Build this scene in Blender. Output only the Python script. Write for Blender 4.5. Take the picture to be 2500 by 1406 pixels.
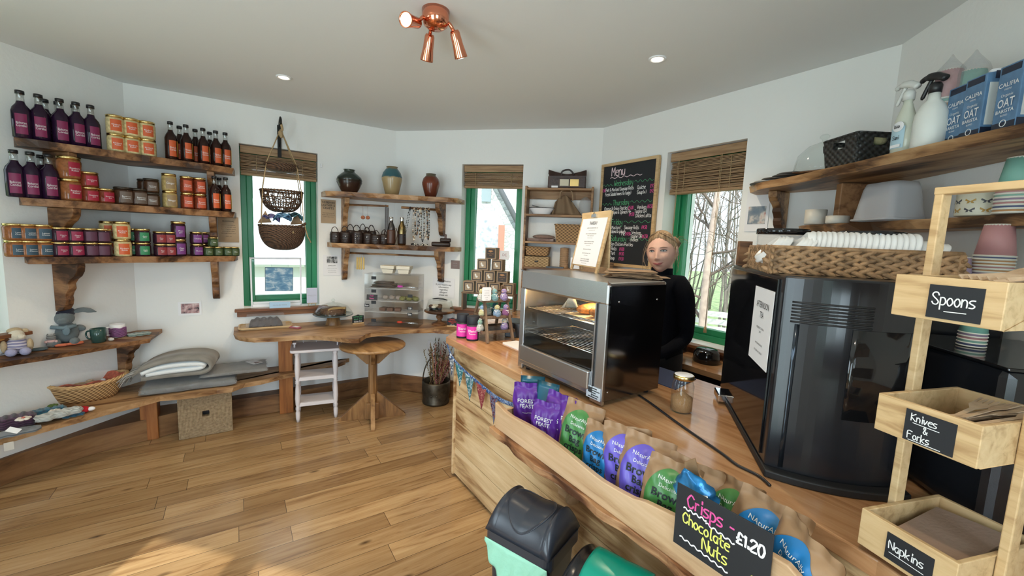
import bpy, bmesh, math, random
from mathutils import Vector, Matrix, Euler
random.seed(7)
PI = math.pi
S = bpy.context.scene
for o in list(bpy.data.objects): bpy.data.objects.remove(o)
COL = S.collection

# ------------------------------------------------------------------ camera
F, HC = 1020.0, 1.55
PT, RL = math.atan(117/F), math.atan(.0416)
fw = Vector((0, math.cos(PT), -math.sin(PT))); r0 = Vector((1, 0, 0)); u0 = r0.cross(fw)
rt = math.cos(RL)*r0 + math.sin(RL)*u0
up = -math.sin(RL)*r0 + math.cos(RL)*u0
cd = bpy.data.cameras.new('camera'); cam = bpy.data.objects.new('camera', cd); COL.objects.link(cam)
cd.sensor_width = 36; cd.lens = 36*F/2500; cd.clip_start = .02; cd.clip_end = 200
cam.matrix_world = Matrix(((rt.x, up.x, -fw.x, 0), (rt.y, up.y, -fw.y, 0), (rt.z, up.z, -fw.z, HC), (0, 0, 0, 1)))
S.camera = cam
CP = Vector((0, 0, HC))
def ray(px, py): return fw*F + rt*(px-1250) - up*(py-703)
def at_z(px, py, z):
    d = ray(px, py); return CP + d*((z-HC)/d.z)
def at_pl(px, py, a, b):                       # meet the vertical plane through plan points a, b
    d = ray(px, py); ax, ay = a[0], a[1]; dx, dy = b[0]-ax, b[1]-ay
    nx, ny = -dy, dx; t = (nx*ax+ny*ay)/(nx*d.x+ny*d.y); return CP + d*t

# ------------------------------------------------------------------ view, world, daylight
S.view_settings.view_transform = 'Standard'; S.view_settings.look = 'None'
S.view_settings.gamma = 1; S.view_settings.exposure = 0.42; S.view_settings.use_curve_mapping = False
w = bpy.data.worlds.new('sky'); S.world = w; w.use_nodes = True
nt = w.node_tree; bg = nt.nodes['Background']
bg.inputs[0].default_value = (.84, .94, 1.0, 1); bg.inputs[1].default_value = 1.7
def light(name, kind, loc, energy, color=(1, 1, 1), size=.1, aim=None, **kw):
    l = bpy.data.lights.new(name, kind); l.energy = energy; l.color = color
    for k, v in kw.items(): setattr(l, k, v)
    if kind == 'AREA': l.size = size
    elif kind in ('POINT', 'SPOT'): l.shadow_soft_size = size
    o = bpy.data.objects.new(name, l); COL.objects.link(o); o.location = loc
    if aim is not None: o.rotation_euler = (Vector(aim)-Vector(loc)).to_track_quat('-Z', 'Y').to_euler()
    return o
sun = light('sun', 'SUN', (0, 0, 12), 4.2, (1, .93, .80), aim=(.10, 8.0, 6.02)); sun.data.angle = .01

# ------------------------------------------------------------------ octagonal room frame
OC = Vector((-.71, 1.62)); OR = 2.52
V = [Vector((OC.x+OR*math.cos(math.radians(a)), OC.y+OR*math.sin(math.radians(a)))) for a in (235.3, 190.3, 145.3, 100.3, 55.3, 10.3, -34.7, -79.7)]
WI = {'L': 1, 'A': 2, 'B': 3, 'C': 4, 'D': 5, 'E': 6, 'G': 7, 'H': 0}
WL = (V[1]-V[0]).length
def wf(k):
    a = V[WI[k]]; b = V[(WI[k]+1) % 8]; d = (b-a).normalized(); return a, d, Vector((d.y, -d.x))
def W(k, u, off, z):
    a, d, n = wf(k); p = a+d*u+n*off; return Vector((p.x, p.y, z))
def at_w(k, px, py, off=0):
    a, d, n = wf(k); a = a+n*off; return at_pl(px, py, a, a+d)
def wrot(k):                                   # z rotation that turns local -Y to face the room, local +X along the wall
    a, d, n = wf(k); return math.atan2(d.y, d.x)
H = 2.53
# counter frame: t along the front edge, o towards the shopper
K0 = Vector((-.414, 2.653)); Kd = Vector((.5607, -.828)).normalized(); Kn = Vector((Kd.y, -Kd.x))
KR = math.atan2(Kd.y, Kd.x)
def K(t, o, z):
    p = K0+Kd*t+Kn*o; return Vector((p.x, p.y, z))
def at_k(px, py, o):
    a = K0+Kn*o; return at_pl(px, py, a, a+Kd)

# ------------------------------------------------------------------ materials
MT = {}
def new_mat(name):
    m = bpy.data.materials.new(name); m.use_nodes = True; n = m.node_tree.nodes; l = m.node_tree.links
    return m, n, l, n['Principled BSDF']
def node(n, t, **kw):
    x = n.new(t)
    for k, v in kw.items(): setattr(x, k, v)
    return x
def coords(n, l, scale=(1, 1, 1), rot=0, kind='Object'):       # turn into the grain direction first, then stretch
    tc = n.new('ShaderNodeTexCoord'); mp = n.new('ShaderNodeMapping'); mp.vector_type = 'TEXTURE'
    l.new(tc.outputs[kind], mp.inputs[0]); mp.inputs['Scale'].default_value = tuple(1/s for s in scale); mp.inputs['Rotation'].default_value = (0, 0, rot)
    return mp.outputs[0]
def ramp(n, l, src, stops):
    r = n.new('ShaderNodeValToRGB'); e = r.color_ramp.elements
    e[0].position, e[0].color = stops[0][0], (*stops[0][1], 1); e[1].position, e[1].color = stops[-1][0], (*stops[-1][1], 1)
    for p, c in stops[1:-1]:
        x = e.new(p); x.color = (*c, 1)
    l.new(src, r.inputs[0]); return r.outputs[0]
def bump(n, l, src, b, strength=.3, dist=.01):
    x = n.new('ShaderNodeBump'); x.inputs['Strength'].default_value = strength; x.inputs['Distance'].default_value = dist
    l.new(src, x.inputs['Height']); l.new(x.outputs[0], b.inputs['Normal'])
def noise(n, l, vec, scale=5, detail=3, rough=.5, dist=0):
    x = n.new('ShaderNodeTexNoise'); x.inputs['Scale'].default_value = scale; x.inputs['Detail'].default_value = detail
    x.inputs['Roughness'].default_value = rough; x.inputs['Distortion'].default_value = dist; l.new(vec, x.inputs['Vector']); return x.outputs[0]
def mat(name, col, rough=.5, metal=0, spec=.5, var=0, vs=30, bmp=0, bs=60, emit=None, es=0, coat=0, sheen=0):
    if name in MT: return MT[name]
    m, n, l, b = new_mat(name); b.inputs['Base Color'].default_value = (*col, 1); b.inputs['Roughness'].default_value = rough
    b.inputs['Metallic'].default_value = metal; b.inputs['Specular IOR Level'].default_value = spec
    b.inputs['Coat Weight'].default_value = coat; b.inputs['Sheen Weight'].default_value = sheen
    if var:
        v = coords(n, l); s = noise(n, l, v, vs, 3)
        l.new(ramp(n, l, s, [(.3, tuple(c*(1-var) for c in col)), (.7, tuple(min(1, c*(1+var)) for c in col))]), b.inputs['Base Color'])
    if bmp:
        v = coords(n, l); bump(n, l, noise(n, l, v, bs, 4), b, bmp, .005)
    if emit: b.inputs['Emission Color'].default_value = (*emit, 1); b.inputs['Emission Strength'].default_value = es
    MT[name] = m; return m
def wood(name, dark, mid, light, grain=(1.5, 22, 22), rot=0, rough=.45, streak=.35, big=1.2, bmp=.12, spec=.4, kind='Object'):
    if name in MT: return MT[name]
    m, n, l, b = new_mat(name)
    v = coords(n, l, grain, rot, kind); g = noise(n, l, v, 1.6, 6, .62, .6)
    v2 = coords(n, l, (grain[0]*.5, grain[1]*.14, grain[2]*.14), rot, kind); g2 = noise(n, l, v2, big, 3, .5, 1.5)
    mx = node(n, 'ShaderNodeMath', operation='MULTIPLY_ADD'); l.new(g2, mx.inputs[0]); mx.inputs[1].default_value = streak*2; l.new(g, mx.inputs[2])
    ms = node(n, 'ShaderNodeMath', operation='SUBTRACT'); l.new(mx.outputs[0], ms.inputs[0]); ms.inputs[1].default_value = streak
    l.new(ramp(n, l, ms.outputs[0], [(.28, dark), (.48, mid), (.72, light)]), b.inputs['Base Color'])
    b.inputs['Roughness'].default_value = rough; b.inputs['Specular IOR Level'].default_value = spec
    bump(n, l, g, b, bmp, .003); MT[name] = m; return m
def glass(name, tint=(1, 1, 1), rough=.02, fac=1.0, base=.04):
    if name in MT: return MT[name]
    m, n, l, b = new_mat(name); n.remove(b)
    t = n.new('ShaderNodeBsdfTransparent'); t.inputs[0].default_value = (*tint, 1)
    g = n.new('ShaderNodeBsdfGlossy'); g.inputs['Roughness'].default_value = rough
    lw = n.new('ShaderNodeLayerWeight'); lw.inputs[0].default_value = .5
    p = node(n, 'ShaderNodeMath', operation='POWER'); l.new(lw.outputs['Facing'], p.inputs[0]); p.inputs[1].default_value = 3
    q = node(n, 'ShaderNodeMath', operation='MULTIPLY_ADD'); l.new(p.outputs[0], q.inputs[0]); q.inputs[1].default_value = .6*fac; q.inputs[2].default_value = base
    x = n.new('ShaderNodeMixShader'); l.new(q.outputs[0], x.inputs[0]); l.new(t.outputs[0], x.inputs[1]); l.new(g.outputs[0], x.inputs[2])
    l.new(x.outputs[0], n['Material Output'].inputs[0]); MT[name] = m; return m
def film(name, col=(.9, .9, .9), op=.25, rough=.15):          # thin plastic: part clear, part glossy
    if name in MT: return MT[name]
    m, n, l, b = new_mat(name)
    b.inputs['Base Color'].default_value = (*col, 1); b.inputs['Roughness'].default_value = rough; b.inputs['Specular IOR Level'].default_value = .8
    t = n.new('ShaderNodeBsdfTransparent'); x = n.new('ShaderNodeMixShader'); x.inputs[0].default_value = op
    bump(n, l, noise(n, l, coords(n, l), 25, 4, .6, 1.5), b, .9, .02)
    l.new(t.outputs[0], x.inputs[1]); l.new(b.outputs[0], x.inputs[2]); l.new(x.outputs[0], n['Material Output'].inputs[0]); MT[name] = m; return m
def weave(name, c1, c2, sx=60, sy=30, rough=.7, bmp=.8, kind='Object', rot=0):
    if name in MT: return MT[name]
    m, n, l, b = new_mat(name); v = coords(n, l, (1, 1, 1), rot, kind)
    sp = n.new('ShaderNodeSeparateXYZ'); l.new(v, sp.inputs[0])
    def mth(op, a, bb=None):
        x = node(n, 'ShaderNodeMath', operation=op)
        for i, s in enumerate((a, bb)):
            if s is None: continue
            if isinstance(s, (int, float)): x.inputs[i].default_value = s
            else: l.new(s, x.inputs[i])
        return x.outputs[0]
    h = mth('ADD', sp.outputs[0], sp.outputs[1]); sh = mth('SINE', mth('MULTIPLY', h, sx)); sv = mth('SINE', mth('MULTIPLY', sp.outputs[2], sy))
    f = mth('MULTIPLY', sh, sv); f2 = mth('MULTIPLY_ADD', f, .5); 
    n0 = f2.node; n0.inputs[2].default_value = .5
    l.new(ramp(n, l, f2, [(.05, c1), (.8, c2)]), b.inputs['Base Color']); b.inputs['Roughness'].default_value = rough
    bump(n, l, f2, b, bmp, .006); MT[name] = m; return m
def knit(name, c1, c2, sc=260, rough=.95):
    if name in MT: return MT[name]
    m, n, l, b = new_mat(name); v = coords(n, l)
    x = node(n, 'ShaderNodeTexWave', wave_type='BANDS', bands_direction='Z'); x.inputs['Scale'].default_value = sc/10; x.inputs['Distortion'].default_value = 3; x.inputs['Detail'].default_value = 2
    l.new(v, x.inputs[0]); l.new(ramp(n, l, x.outputs['Fac'], [(.1, c1), (.9, c2)]), b.inputs['Base Color'])
    b.inputs['Roughness'].default_value = rough; b.inputs['Sheen Weight'].default_value = .3; bump(n, l, x.outputs['Fac'], b, .6, .004); MT[name] = m; return m

# ------------------------------------------------------------------ mesh builder
class MB:
    def __init__(s): s.v = []; s.f = []; s.m = []; s.sm = []; s.T = Matrix()
    def add(s, vs, fs, mi=0, sm=False, T=None):
        T = s.T @ T if T is not None else s.T; b = len(s.v)
        s.v += [tuple(T @ Vector(v)) for v in vs]
        for f in fs: s.f.append([b+i for i in f]); s.m.append(mi); s.sm.append(sm)
        return s
    def box(s, c, d, mi=0, T=None, taper=(1, 1)):
        x, y, z = d[0]/2, d[1]/2, d[2]/2; tx, ty = taper; vs = []
        for k, (fx, fy) in ((-1, (1, 1)), (1, (tx, ty))):
            for i, j in ((-1, -1), (1, -1), (1, 1), (-1, 1)): vs.append((c[0]+i*x*fx, c[1]+j*y*fy, c[2]+k*z))
        return s.add(vs, [(3, 2, 1, 0), (4, 5, 6, 7), (0, 1, 5, 4), (1, 2, 6, 5), (2, 3, 7, 6), (3, 0, 4, 7)], mi, False, T)
    def prism(s, poly, z0, z1, mi=0, T=None, sm=False):
        n = len(poly); vs = [(p[0], p[1], z0) for p in poly]+[(p[0], p[1], z1) for p in poly]
        ar = sum(poly[i][0]*poly[(i+1) % n][1]-poly[(i+1) % n][0]*poly[i][1] for i in range(n))
        fs = [(i, (i+1) % n, n+(i+1) % n, n+i) for i in range(n)]; caps = [tuple(range(n-1, -1, -1)), tuple(range(n, 2*n))]
        if ar*(z1-z0) < 0: fs = [f[::-1] for f in fs]; caps = [c[::-1] for c in caps]
        s.add(vs, fs, mi, sm, T); b = len(s.v)-2*n
        for c in caps: s.f.append([b+i for i in c]); s.m.append(mi); s.sm.append(False)
        return s
    def lathe(s, pr, c=(0, 0, 0), seg=24, mi=0, T=None, sm=True, sx=1, sy=1):
        vs = []; fs = []; m = len(pr)
        for i in range(seg):
            a = 2*PI*i/seg
            for r, z in pr: vs.append((c[0]+r*math.cos(a)*sx, c[1]+r*math.sin(a)*sy, c[2]+z))
        for i in range(seg):
            j = (i+1) % seg
            for k in range(m-1): fs.append((i*m+k, j*m+k, j*m+k+1, i*m+k+1))
        if pr[0][0] > 1e-6: fs.append(tuple(i*m for i in range(seg-1, -1, -1)))
        if pr[-1][0] > 1e-6: fs.append(tuple(i*m+m-1 for i in range(seg)))
        return s.add(vs, fs, mi, sm, T)
    def tube(s, pts, r, seg=8, mi=0, T=None, closed=False, flat=1.0):
        P = [Vector(p) for p in pts]; n = len(P); R = r if isinstance(r, (list, tuple)) else [r]*n; vs = []; fs = []
        t = (P[1]-P[0]).normalized(); a = t.orthogonal().normalized()
        for i in range(n):
            if closed: t2 = (P[(i+1) % n]-P[i-1])
            else: t2 = P[min(i+1, n-1)]-P[max(i-1, 0)]
            if t2.length > 1e-9: t = t2.normalized()
            a = (a-t*a.dot(t))
            a = a.normalized() if a.length > 1e-6 else t.orthogonal().normalized()
            b = t.cross(a)
            for k in range(seg):
                q = 2*PI*k/seg; vs.append(tuple(P[i]+a*R[i]*math.cos(q)+b*R[i]*flat*math.sin(q)))
        for i in range(n if closed else n-1):
            j = (i+1) % n
            for k in range(seg): fs.append((i*seg+k, i*seg+(k+1) % seg, j*seg+(k+1) % seg, j*seg+k))
        if not closed: fs += [tuple(range(seg-1, -1, -1)), tuple((n-1)*seg+k for k in range(seg))]
        return s.add(vs, fs, mi, True, T)
    def ball(s, c, r, seg=16, ring=10, mi=0, T=None):
        r = r if isinstance(r, (list, tuple)) else (r, r, r)
        pr = [(math.sin(PI*k/ring), -math.cos(PI*k/ring)) for k in range(ring+1)]; pr[0] = (0, -1); pr[-1] = (0, 1)
        T2 = (T or Matrix()) @ Matrix.Translation(c) @ Matrix.Diagonal((*r, 1))
        return s.lathe(pr, (0, 0, 0), seg, mi, T2)
    def grid(s, fn, nu, nv, mi=0, sm=True, T=None, wrap=False, flip=False):
        vs = [fn(i/nu, j/nv) for i in range(nu+(0 if wrap else 1)) for j in range(nv+1)]; m = nv+1; N = nu if wrap else nu+1
        fs = [(i*m+j, ((i+1) % N)*m+j, ((i+1) % N)*m+j+1, i*m+j+1) for i in range(nu) for j in range(nv)]
        if flip: fs = [f[::-1] for f in fs]
        return s.add(vs, fs, mi, sm, T)
    def mesh(s, name, mats):
        me = bpy.data.meshes.new(name); me.from_pydata(s.v, [], s.f); 
        for m in (mats if isinstance(mats, (list, tuple)) else [mats]): me.materials.append(m)
        me.polygons.foreach_set('material_index', s.m); me.polygons.foreach_set('use_smooth', s.sm)
        bm = bmesh.new(); bm.from_mesh(me); bmesh.ops.remove_doubles(bm, verts=bm.verts, dist=1e-6); bm.to_mesh(me); bm.free()
        return me
def put(name, me, parent=None, bevel=0, sub=0, solid=0, loc=None):
    o = bpy.data.objects.new(name, me); COL.objects.link(o)
    if parent: o.parent = parent
    if loc is not None: o.location = loc
    if solid: x = o.modifiers.new('solid', 'SOLIDIFY'); x.thickness = solid; x.offset = 0
    if bevel: x = o.modifiers.new('bevel', 'BEVEL'); x.width = bevel; x.segments = 2; x.limit_method = 'ANGLE'; x.angle_limit = math.radians(40)
    if sub: x = o.modifiers.new('sub', 'SUBSURF'); x.levels = sub; x.render_levels = sub
    return o
def part(name, mb, mats, parent, label=None, **kw):
    o = put(name, mb.mesh(name, mats), parent, **kw)
    if label: o['label'] = label
    return o
def tag(o, label, cat, group=None, kind=None):
    o['label'] = label; o['category'] = cat
    if group: o['group'] = group
    if kind: o['kind'] = kind
    return o
def thing(name, label, cat, loc=(0, 0, 0), rz=0, group=None, rot=None):
    o = bpy.data.objects.new(name, None); COL.objects.link(o); o.empty_display_size = .05
    o.location = loc; o.rotation_euler = rot if rot else (0, 0, rz); return tag(o, label, cat, group)
def solo(name, mb, mats, label, cat, loc=(0, 0, 0), rz=0, group=None, rot=None, **kw):
    o = part(name, mb, mats, None, **kw); o.location = loc; o.rotation_euler = rot if rot else (0, 0, rz); return tag(o, label, cat, group)
def struct(name, mb, mats, label=None, cat='room part', **kw):
    o = part(name, mb, mats, None, **kw); o['kind'] = 'structure'; o['label'] = label or name.replace('_', ' '); o['category'] = cat; return o
def dup(root, loc, rz=None, label=None, group=None, rot=None, scale=None):
    r = root.copy(); COL.objects.link(r); r.location = loc
    if rz is not None: r.rotation_euler = (0, 0, rz)
    if rot: r.rotation_euler = rot
    if scale: r.scale = (scale,)*3
    if label: r['label'] = label
    if group: r['group'] = group
    for ch in list(root.children):
        c = ch.copy(); COL.objects.link(c); c.parent = r
        for g in list(ch.children):
            d = g.copy(); COL.objects.link(d); d.parent = c
    return r
def Rz(a): return Matrix.Rotation(a, 4, 'Z')
def Rx(a): return Matrix.Rotation(a, 4, 'X')
def Ry(a): return Matrix.Rotation(a, 4, 'Y')
def Tr(*a): return Matrix.Translation(a)
def smooth(pts, k=5, closed=False):
    P = [Vector(p) for p in pts]; n = len(P); out = []
    for i in range(n if closed else n-1):
        if closed: a, b, c, d = P[i-1], P[i], P[(i+1) % n], P[(i+2) % n]
        else: a, b, c, d = P[max(i-1, 0)], P[i], P[i+1], P[min(i+2, n-1)]
        for j in range(k):
            t = j/k; out.append(.5*((2*b)+(c-a)*t+(2*a-5*b+4*c-d)*t*t+(3*b-a-3*c+d)*t**3))
    if not closed: out.append(P[-1])
    return out

# ------------------------------------------------------------------ writing
FONT = {  # single-stroke hand: strokes are lists of xy on a 4 x 6 grid, baseline y=1 for lower case bodies up to y=4
'A':'01 26 41/1 3,33','B':'01 06/06 36 35 24 04/24 44 42 31 01','C':'45 26 04 03 11 31 42','D':'01 06/06 26 44 43 31 01','E':'46 06 01 41/04 34','F':'46 06 01/04 34','G':'45 26 04 03 11 31 42 43 23','H':'01 06/41 46/04 44','I':'11 16','J':'36 32 21 11 02','K':'01 06/46 04/13 41','L':'06 01 31','M':'01 06 23 46 41','N':'01 06 41 46','O':'16 04 03 11 31 43 44 36 16','P':'01 06 36 45 44 33 03','Q':'16 04 03 11 31 43 44 36 16/22 50','R':'01 06 36 45 44 33 03/23 41','S':'45 36 16 05 14 33 42 31 11 02','T':'06 46/26 21','U':'06 02 11 31 42 46','V':'06 21 46','W':'06 11 24 31 46','X':'01 46/06 41','Y':'06 24 46/24 21','Z':'06 46 01 41',
'a':'34 14 03 02 11 21 33 34 31','b':'06 01/03 14 24 33 32 21 11 02','c':'34 14 03 02 11 31','d':'33 14 03 02 11 31/36 31','e':'03 33 34 14 03 02 11 31','f':'36 26 15 11/04 24','g':'34 14 03 02 21 32/34 30 2. 0.','h':'06 01/03 14 24 33 31','i':'14 11/15 16','j':'24 20 0./25 26','k':'06 01/34 02/12 31','l':'16 11 21','m':'04 01/03 14 21/23 34 41','n':'04 01/03 14 24 33 31','o':'14 03 02 11 21 32 33 24 14','p':'04 0./04 24 33 32 21 01','q':'34 14 03 02 11 31/34 3.','r':'04 01/03 14 24','s':'34 14 03 32 21 01','t':'16 12 21 31/04 34','u':'04 02 11 21 33/34 31','v':'04 11 34','w':'04 11 23 31 44','x':'04 31/34 01','y':'04 12 32/34 30 1. 0.','z':'04 34 01 31',
'0':'16 04 03 11 31 43 44 36 16','1':'05 16 11','2':'05 16 36 45 01 41','3':'06 36 14 34 43 31 01','4':'36 03 43/36 31','5':'46 06 04 34 43 31 01','6':'36 04 02 11 31 42 33 03','7':'06 46 11','8':'26 05 23 41 01 23 45 26','9':'44 04 06 46 41','£':'45 26 15 12 01 41/03 33','&':'41 05 16 25 02 11 21 43','/':'01 46','(':'26 14 13 21',')':'16 24 23 11','-':'13 33','.':'11 12','!':'16 13/11 12',"'":'16 15',' ':''}
def strokes(s, h):
    """polyline strokes of a line of handwriting, cap height h, returns (strokes, width)"""
    out = []; x = 0; k = h/5
    for ch in s:
        g = FONT.get(ch, ''); wd = 0
        if ch == 'A': g = '01 26 41/13 33'
        for st in g.split('/'):
            pp = []
            for q in st.split():
                a = int(q[0]); b = -1 if q[1] == '.' else int(q[1]); wd = max(wd, a)
                pp.append(Vector((x+a*k*.62+random.uniform(-.05, .05)*k, (b-1)*k+random.uniform(-.07, .07)*k, 0)))
            if len(pp) > 1: out.append([p.to_2d() for p in smooth(pp, 3)] if len(pp) > 2 else [p.to_2d() for p in pp])
        x += (wd*.62+.75)*k if ch != ' ' else 1.6*k
    return out, x
def ribbon(mb, pts, w, mi=0, T=None, lift=.0006):
    P = [Vector((p[0], p[1])) for p in pts]; vs = []; n = len(P)
    for i in range(n):
        t = P[min(i+1, n-1)]-P[max(i-1, 0)]
        t = t.normalized() if t.length > 1e-9 else Vector((1, 0)); q = Vector((-t.y, t.x))*w/2
        e = t*(w*.35)*(-1 if i == 0 else 1 if i == n-1 else 0)
        vs += [(P[i].x+q.x+e.x, P[i].y+q.y+e.y, lift), (P[i].x-q.x+e.x, P[i].y-q.y+e.y, lift)]
    mb.add(vs, [(2*i, 2*i+1, 2*i+3, 2*i+2) for i in range(n-1)], mi, False, T)
def hand(mb, s, x, y, h, w=None, mi=0, T=None, align='l', slope=0, maxw=None):
    st, wd = strokes(s, h); k = 1
    if maxw and wd > maxw: k = maxw/wd
    x0 = x-(wd*k/2 if align == 'c' else 0)
    for p in st: ribbon(mb, [(x0+q.x*k, y+q.y+slope*q.x*k) for q in p], w or h*.12, mi, T)
    return wd*k
def wavy(mb, x0, x1, y, amp, n, w, mi=0, T=None, slope=0):
    N = n*6; ribbon(mb, [(x0+(x1-x0)*i/N, y+amp*math.sin(2*PI*n*i/N)+slope*(x1-x0)*i/N) for i in range(N+1)], w, mi, T)
_tc = {}
def print_text(mb, s, x, y, h, T=None, mi=0, align='c', bold=0, sx=1.0, maxw=None, lift=.0006, rot=0):
    key = (s, bold)
    if key not in _tc:
        c = bpy.data.curves.new('t', 'FONT'); c.body = s; c.size = 1; c.resolution_u = 2; c.offset = bold; c.align_x = 'LEFT'
        o = bpy.data.objects.new('t', c); COL.objects.link(o); dg = bpy.context.evaluated_depsgraph_get()
        me = bpy.data.meshes.new_from_object(o.evaluated_get(dg))
        _tc[key] = ([v.co.copy() for v in me.vertices], [tuple(p.vertices) for p in me.polygons]); bpy.data.objects.remove(o); bpy.data.meshes.remove(me)
    vs, fs = _tc[key]
    if not vs: return
    wd = max(v.x for v in vs); k = h/.72; kx = k*sx
    if maxw and wd*kx > maxw: kx = maxw/wd
    x0 = x-(wd*kx/2 if align == 'c' else 0); R = Tr(x, y, 0) @ Rz(rot) @ Tr(-x, -y, 0)
    mb.add([R @ Vector((x0+v.x*kx, y+v.y*k, lift)) for v in vs], fs, mi, False, T)
UP = Rx(PI/2)      # turns the writing plane xy upright: text reads from -Y
# ------------------------------------------------------------------ materials in use
m_wall = mat('white_plaster', (.83, .825, .80), .85, bmp=.25, bs=35)
m_ceil = mat('ceiling_paint', (.74, .75, .74), .9, bmp=.05, bs=80)
m_shelf = wood('shelf_wood', (.045, .018, .007), (.17, .075, .03), (.34, .17, .075), (2, 20, 20), 0, .5, .8, 1.4)
m_bench = wood('bench_wood', (.14, .06, .024), (.36, .20, .09), (.52, .32, .165), (2, 18, 18), math.radians(33), .45, .6)
m_pine = wood('warm_pine', (.20, .065, .016), (.34, .12, .03), (.44, .18, .055), (14, 14, 1.2), 0, .5, .4)
m_table = wood('table_wood', (.19, .09, .032), (.37, .20, .08), (.48, .28, .12), (1.6, 16, 16), math.radians(25), .3, .4, spec=.5)
m_leg = wood('table_leg_wood', (.10, .045, .015), (.24, .12, .045), (.36, .20, .08), (14, 14, 1.5), 0, .35, .4)
m_sill = wood('sill_wood', (.10, .035, .014), (.20, .075, .03), (.27, .12, .05), (2, 20, 20), 0, .4, .3)
m_skirt = wood('skirting_wood', (.09, .04, .015), (.19, .09, .035), (.28, .145, .06), (2, 2, 12), 0, .55, .4)
m_top = wood('counter_beech', (.28, .13, .055), (.45, .235, .11), (.55, .33, .17), (1.3, 14, 14), KR, .16, .35, spec=.6)
m_panel = wood('counter_ash', (.22, .10, .035), (.58, .40, .21), (.74, .57, .35), (1.3, 13, 13), KR, .5, .55, 1.3)
m_bamboo = wood('bamboo', (.42, .26, .12), (.60, .41, .21), (.68, .49, .27), (3, 30, 30), 0, .4, .3, bmp=.05)
m_blind = wood('blind_wood', (.20, .11, .055), (.36, .22, .115), (.44, .29, .16), (2, 30, 30), 0, .6, .3)
m_green = mat('green_paint', (.012, .22, .085), .35)
m_white = mat('white_gloss', (.85, .84, .85), .35)
m_paper = mat('paper', (.80, .79, .80), .8)
m_kraft = mat('kraft_paper', (.34, .21, .115), .75, var=.15, vs=25, bmp=.25, bs=40)
m_black = mat('black_plastic', (.012, .012, .014), .35)
m_slate = mat('chalkboard', (.012, .014, .018), .6)
m_ink = mat('ink', (.03, .03, .03), .8)
m_grey = mat('grey_ink', (.30, .30, .31), .8)
m_chalkw = mat('chalk_white', (.80, .80, .80), .8); m_chalkg = mat('chalk_green', (.10, .38, .18), .8); m_chalkp = mat('chalk_pink', (.72, .09, .32), .8); m_chalky = mat('chalk_yellow', (.78, .78, .16), .8)
m_glass = glass('clear_glass', (.97, .99, .98))
m_pane = glass('window_pane', (.96, .99, 1.0), fac=.5, base=.02)
m_acryl = glass('clear_acrylic', (.985, .99, .995), .05, .7, .03)
m_film = film('plastic_wrap', (.45, .46, .47), .26, .06)
m_steel = mat('brushed_steel', (.62, .63, .65), .28, 1.0, bmp=.05, bs=200)
m_chrome = mat('chrome', (.8, .8, .82), .12, 1.0)
m_gold = mat('gold_lid', (.70, .52, .22), .25, 1.0)
m_copper = mat('copper', (.78, .30, .18), .12, 1.0)
m_wicker = weave('wicker', (.09, .045, .018), (.42, .25, .11), 190, 240)
m_rope = mat('rope', (.42, .29, .15), .9, bmp=.6, bs=150)

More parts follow.
